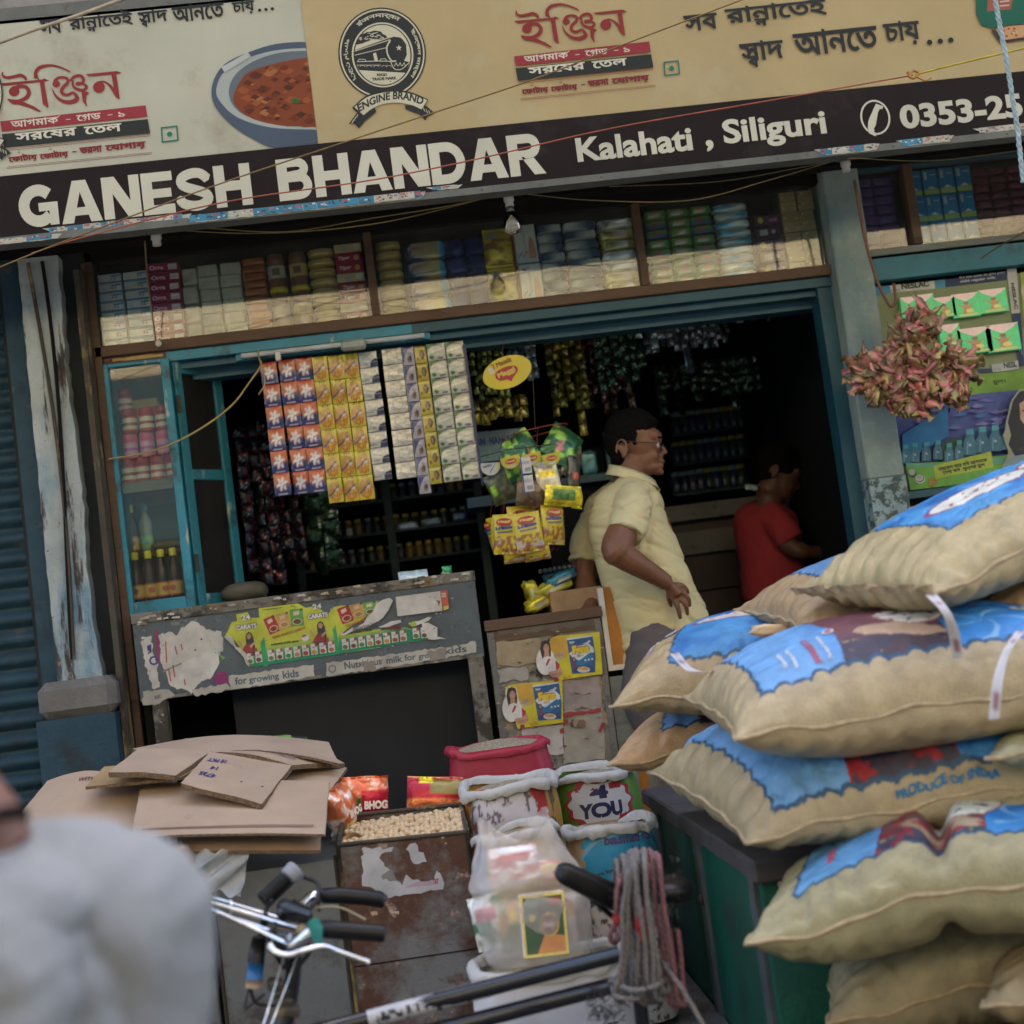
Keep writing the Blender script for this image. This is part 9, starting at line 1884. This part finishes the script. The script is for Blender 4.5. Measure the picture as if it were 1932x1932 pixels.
o=G().tube(smooth([tuple(W(1612,340,-.3)),tuple(W(1632,450,-.28)),tuple(W(1655,530,-.28)),tuple(W(1676,573,-.28)),tuple(W(1684,577,-.28)),tuple(W(1690,565,-.28)),tuple(W(1686,535,-.26))],6),.0055,8).build('cord',mat('brown_cord',(.13,.06,.03),rough=.7));tag(o,'brown cord hanging from the sign with a loop holding the sweet bunch','cord')

# ------------------------------------------------------------------ wires, ropes, bulbs
def wire(nm,pts,r,c,lb,cat='string',rough=.6):
    m_=mat(nm+'_material',c,rough=rough,var=.3,vs=30);o=G().tube(smooth([tuple(W(*p)) for p in pts],8),r,7).build(nm,m_);tag(o,lb,cat)
wire('cable',[(-30,92,-1.3),(60,58,-1.3),(150,28,-1.3),(260,-12,-1.3)],.0045,(.4,.34,.24),'thick pale tan cable crossing the top left corner before the sign','cable')
wire('string',[(-20,512,-.85),(130,452,-.85),(400,352,-.85),(620,278,-.86),(820,212,-.86),(1000,152,-.87),(1200,75,-.87),(1420,-8,-.88)],.0022,(.2,.12,.03),'thin brown yellow string slanting up across the whole sign')
wire('string',[(60,478,-.72),(160,447,-.75),(420,382,-.75),(700,340,-.75),(900,300,-.76),(1150,243,-.77),(1450,190,-.78),(1722,142,-.8)],.0022,(.33,.08,.04),'thin orange red string crossing the sign, knotted to the yellow cord')
wire('string',[(1726,141,-.8),(1800,122,-.82),(1945,88,-.85)],.0032,(.48,.38,.03),'yellow cord running from the knot to the right edge')
g=G();g.tube(smooth([tuple(W(*p)) for p in ((1712,136,-.805),(1722,148,-.81),(1734,138,-.805),(1722,134,-.8),(1716,146,-.81))],4),.004,7);g.tube(smooth([tuple(W(*p)) for p in ((1728,144,-.81),(1745,152,-.81),(1757,147,-.81))],4),.0025,6);o=g.build('knot',mat('knot_material',(.42,.2,.04),rough=.8));tag(o,'knot joining the orange string and the yellow cord','knot')
wire('wire',[(380,430,-.45),(540,437,-.4),(700,412,-.42),(850,388,-.45),(950,364,-.4)],.0016,(.28,.2,.06),'thin yellow wire sagging below the sign, left of the bulb','wire')
wire('wire',[(300,433,-.45),(500,440,-.4),(720,420,-.42),(955,364,-.4)],.0016,(.22,.17,.07),'second thin wire sagging below the sign, left of the bulb','wire')
wire('wire',[(990,366,-.45),(1120,378,-.4),(1300,378,-.4),(1450,340,-.42),(1585,300,-.4)],.0016,(.22,.17,.08),'thin wire sagging below the sign, right of the bulb','wire')
wire('wire',[(1150,352,-.4),(1350,343,-.4),(1500,318,-.42),(1590,300,-.4)],.0014,(.22,.17,.08),'upper thin wire running right from the bulb','wire')
wire('wire',[(1600,298,-.5),(1760,303,-.4),(1932,283,-.4)],.0015,(.22,.17,.08),'thin wire below the sign at the far right','wire')
wire('wire',[(460,563,-.05),(600,550,-.05),(760,522,-.05),(860,505,-.05),(1010,495,-.05)],.001,(.02,.02,.015),'thin dark wire before the overhead cabinet glass, rising right','wire');wire('wire',[(510,565,-.05),(620,572,-.05),(720,575,-.05),(840,590,-.05)],.001,(.02,.02,.015),'thin dark wire before the overhead cabinet glass, dipping right','wire');wire('wire',[(1010,495,-.05),(1120,500,-.05),(1240,487,-.05),(1370,455,-.05),(1550,432,-.05)],.001,(.02,.02,.015),'thin dark wire before the right bays of the overhead cabinet','wire')
wire('cord',[(273,455,-.3),(280,540,-.15),(294,640,-.06),(300,655,-.05)],.0028,(.2,.14,.06),'short tan cord hanging before the white soap cartons','cord')
o=G().ball(tuple(W(299,648,-.06)),.011,10,7).build('knot',M['paper']);tag(o,'frayed pale knot at the lower end of the short tan cord','knot')
wire('cord',[(489,676,-.06),(492,690,-.07),(470,722,-.07),(440,762,-.07),(392,800,-.07),(330,835,-.07),(270,855,-.06),(205,866,-.05)],.0032,(.36,.27,.1),'yellowish twisted cord drooping across the glazed door','cord');wire('cord',[(487,660,-.02),(490,680,-.06),(500,720,-.05),(488,745,-.05)],.0025,(.36,.3,.18),'short end of cord hanging beside the first sachet strip','cord')
g=G();rope(g,[W(1874,-20,-1.2),W(1888,60,-1.2),W(1905,150,-1.2),W(1920,250,-1.2),W(1930,345,-1.2)],.0062,(.5,.55,.55),(.05,.3,.38),300);o=g.build('rope',M['rope']);tag(o,'blue and white twisted rope hanging at the top right corner','rope')
wire('cord',[(1850,488,-.1),(1890,462,-.12),(1935,436,-.14)],.003,(.08,.05,.04),'dark cord slanting across the right cabinet glass','cord')
M['porcelain']=mat('white_porcelain',(.5,.5,.46),rough=.4,var=.1)
for u,v,bulb,lb in ((293,434,False,'empty white lamp holder below the left end of the sign'),(958,362,True,'white lamp holder with an unlit clear bulb below the sign'),(1593,296,False,'empty white lamp holder below the right half of the sign')):
    p=W(u,v,-.4);LH=T('lamp_holder',lb,'lamp',tuple(p));G().lathe([(.03,.0),(.03,-.008),(.022,-.01)],tuple(p),n=16).build('base',M['greymetal'],LH);G().lathe([(.016,-.008),(.017,-.03),(.013,-.034),(.014,-.05)],tuple(p),n=16).build('socket',M['porcelain'],LH)
    if bulb:
        G().lathe([(.011,-.05),(.012,-.066),(.014,-.07),(.026,-.092),(.031,-.11),(.028,-.128),(.014,-.14),(.001,-.142)],tuple(p),n=20,cap=False).build('bulb',glassmat('bulb_glass',dirt=.25),LH);G().lathe([(.0125,-.05),(.0125,-.068)],tuple(p),n=14).build('cap',M['greymetal'],LH)
    G().bx(p.x-.012,p.x+.012,-.47,-.37,p.z-.001,p.z+.02).build('bracket',M['soffit'],LH)
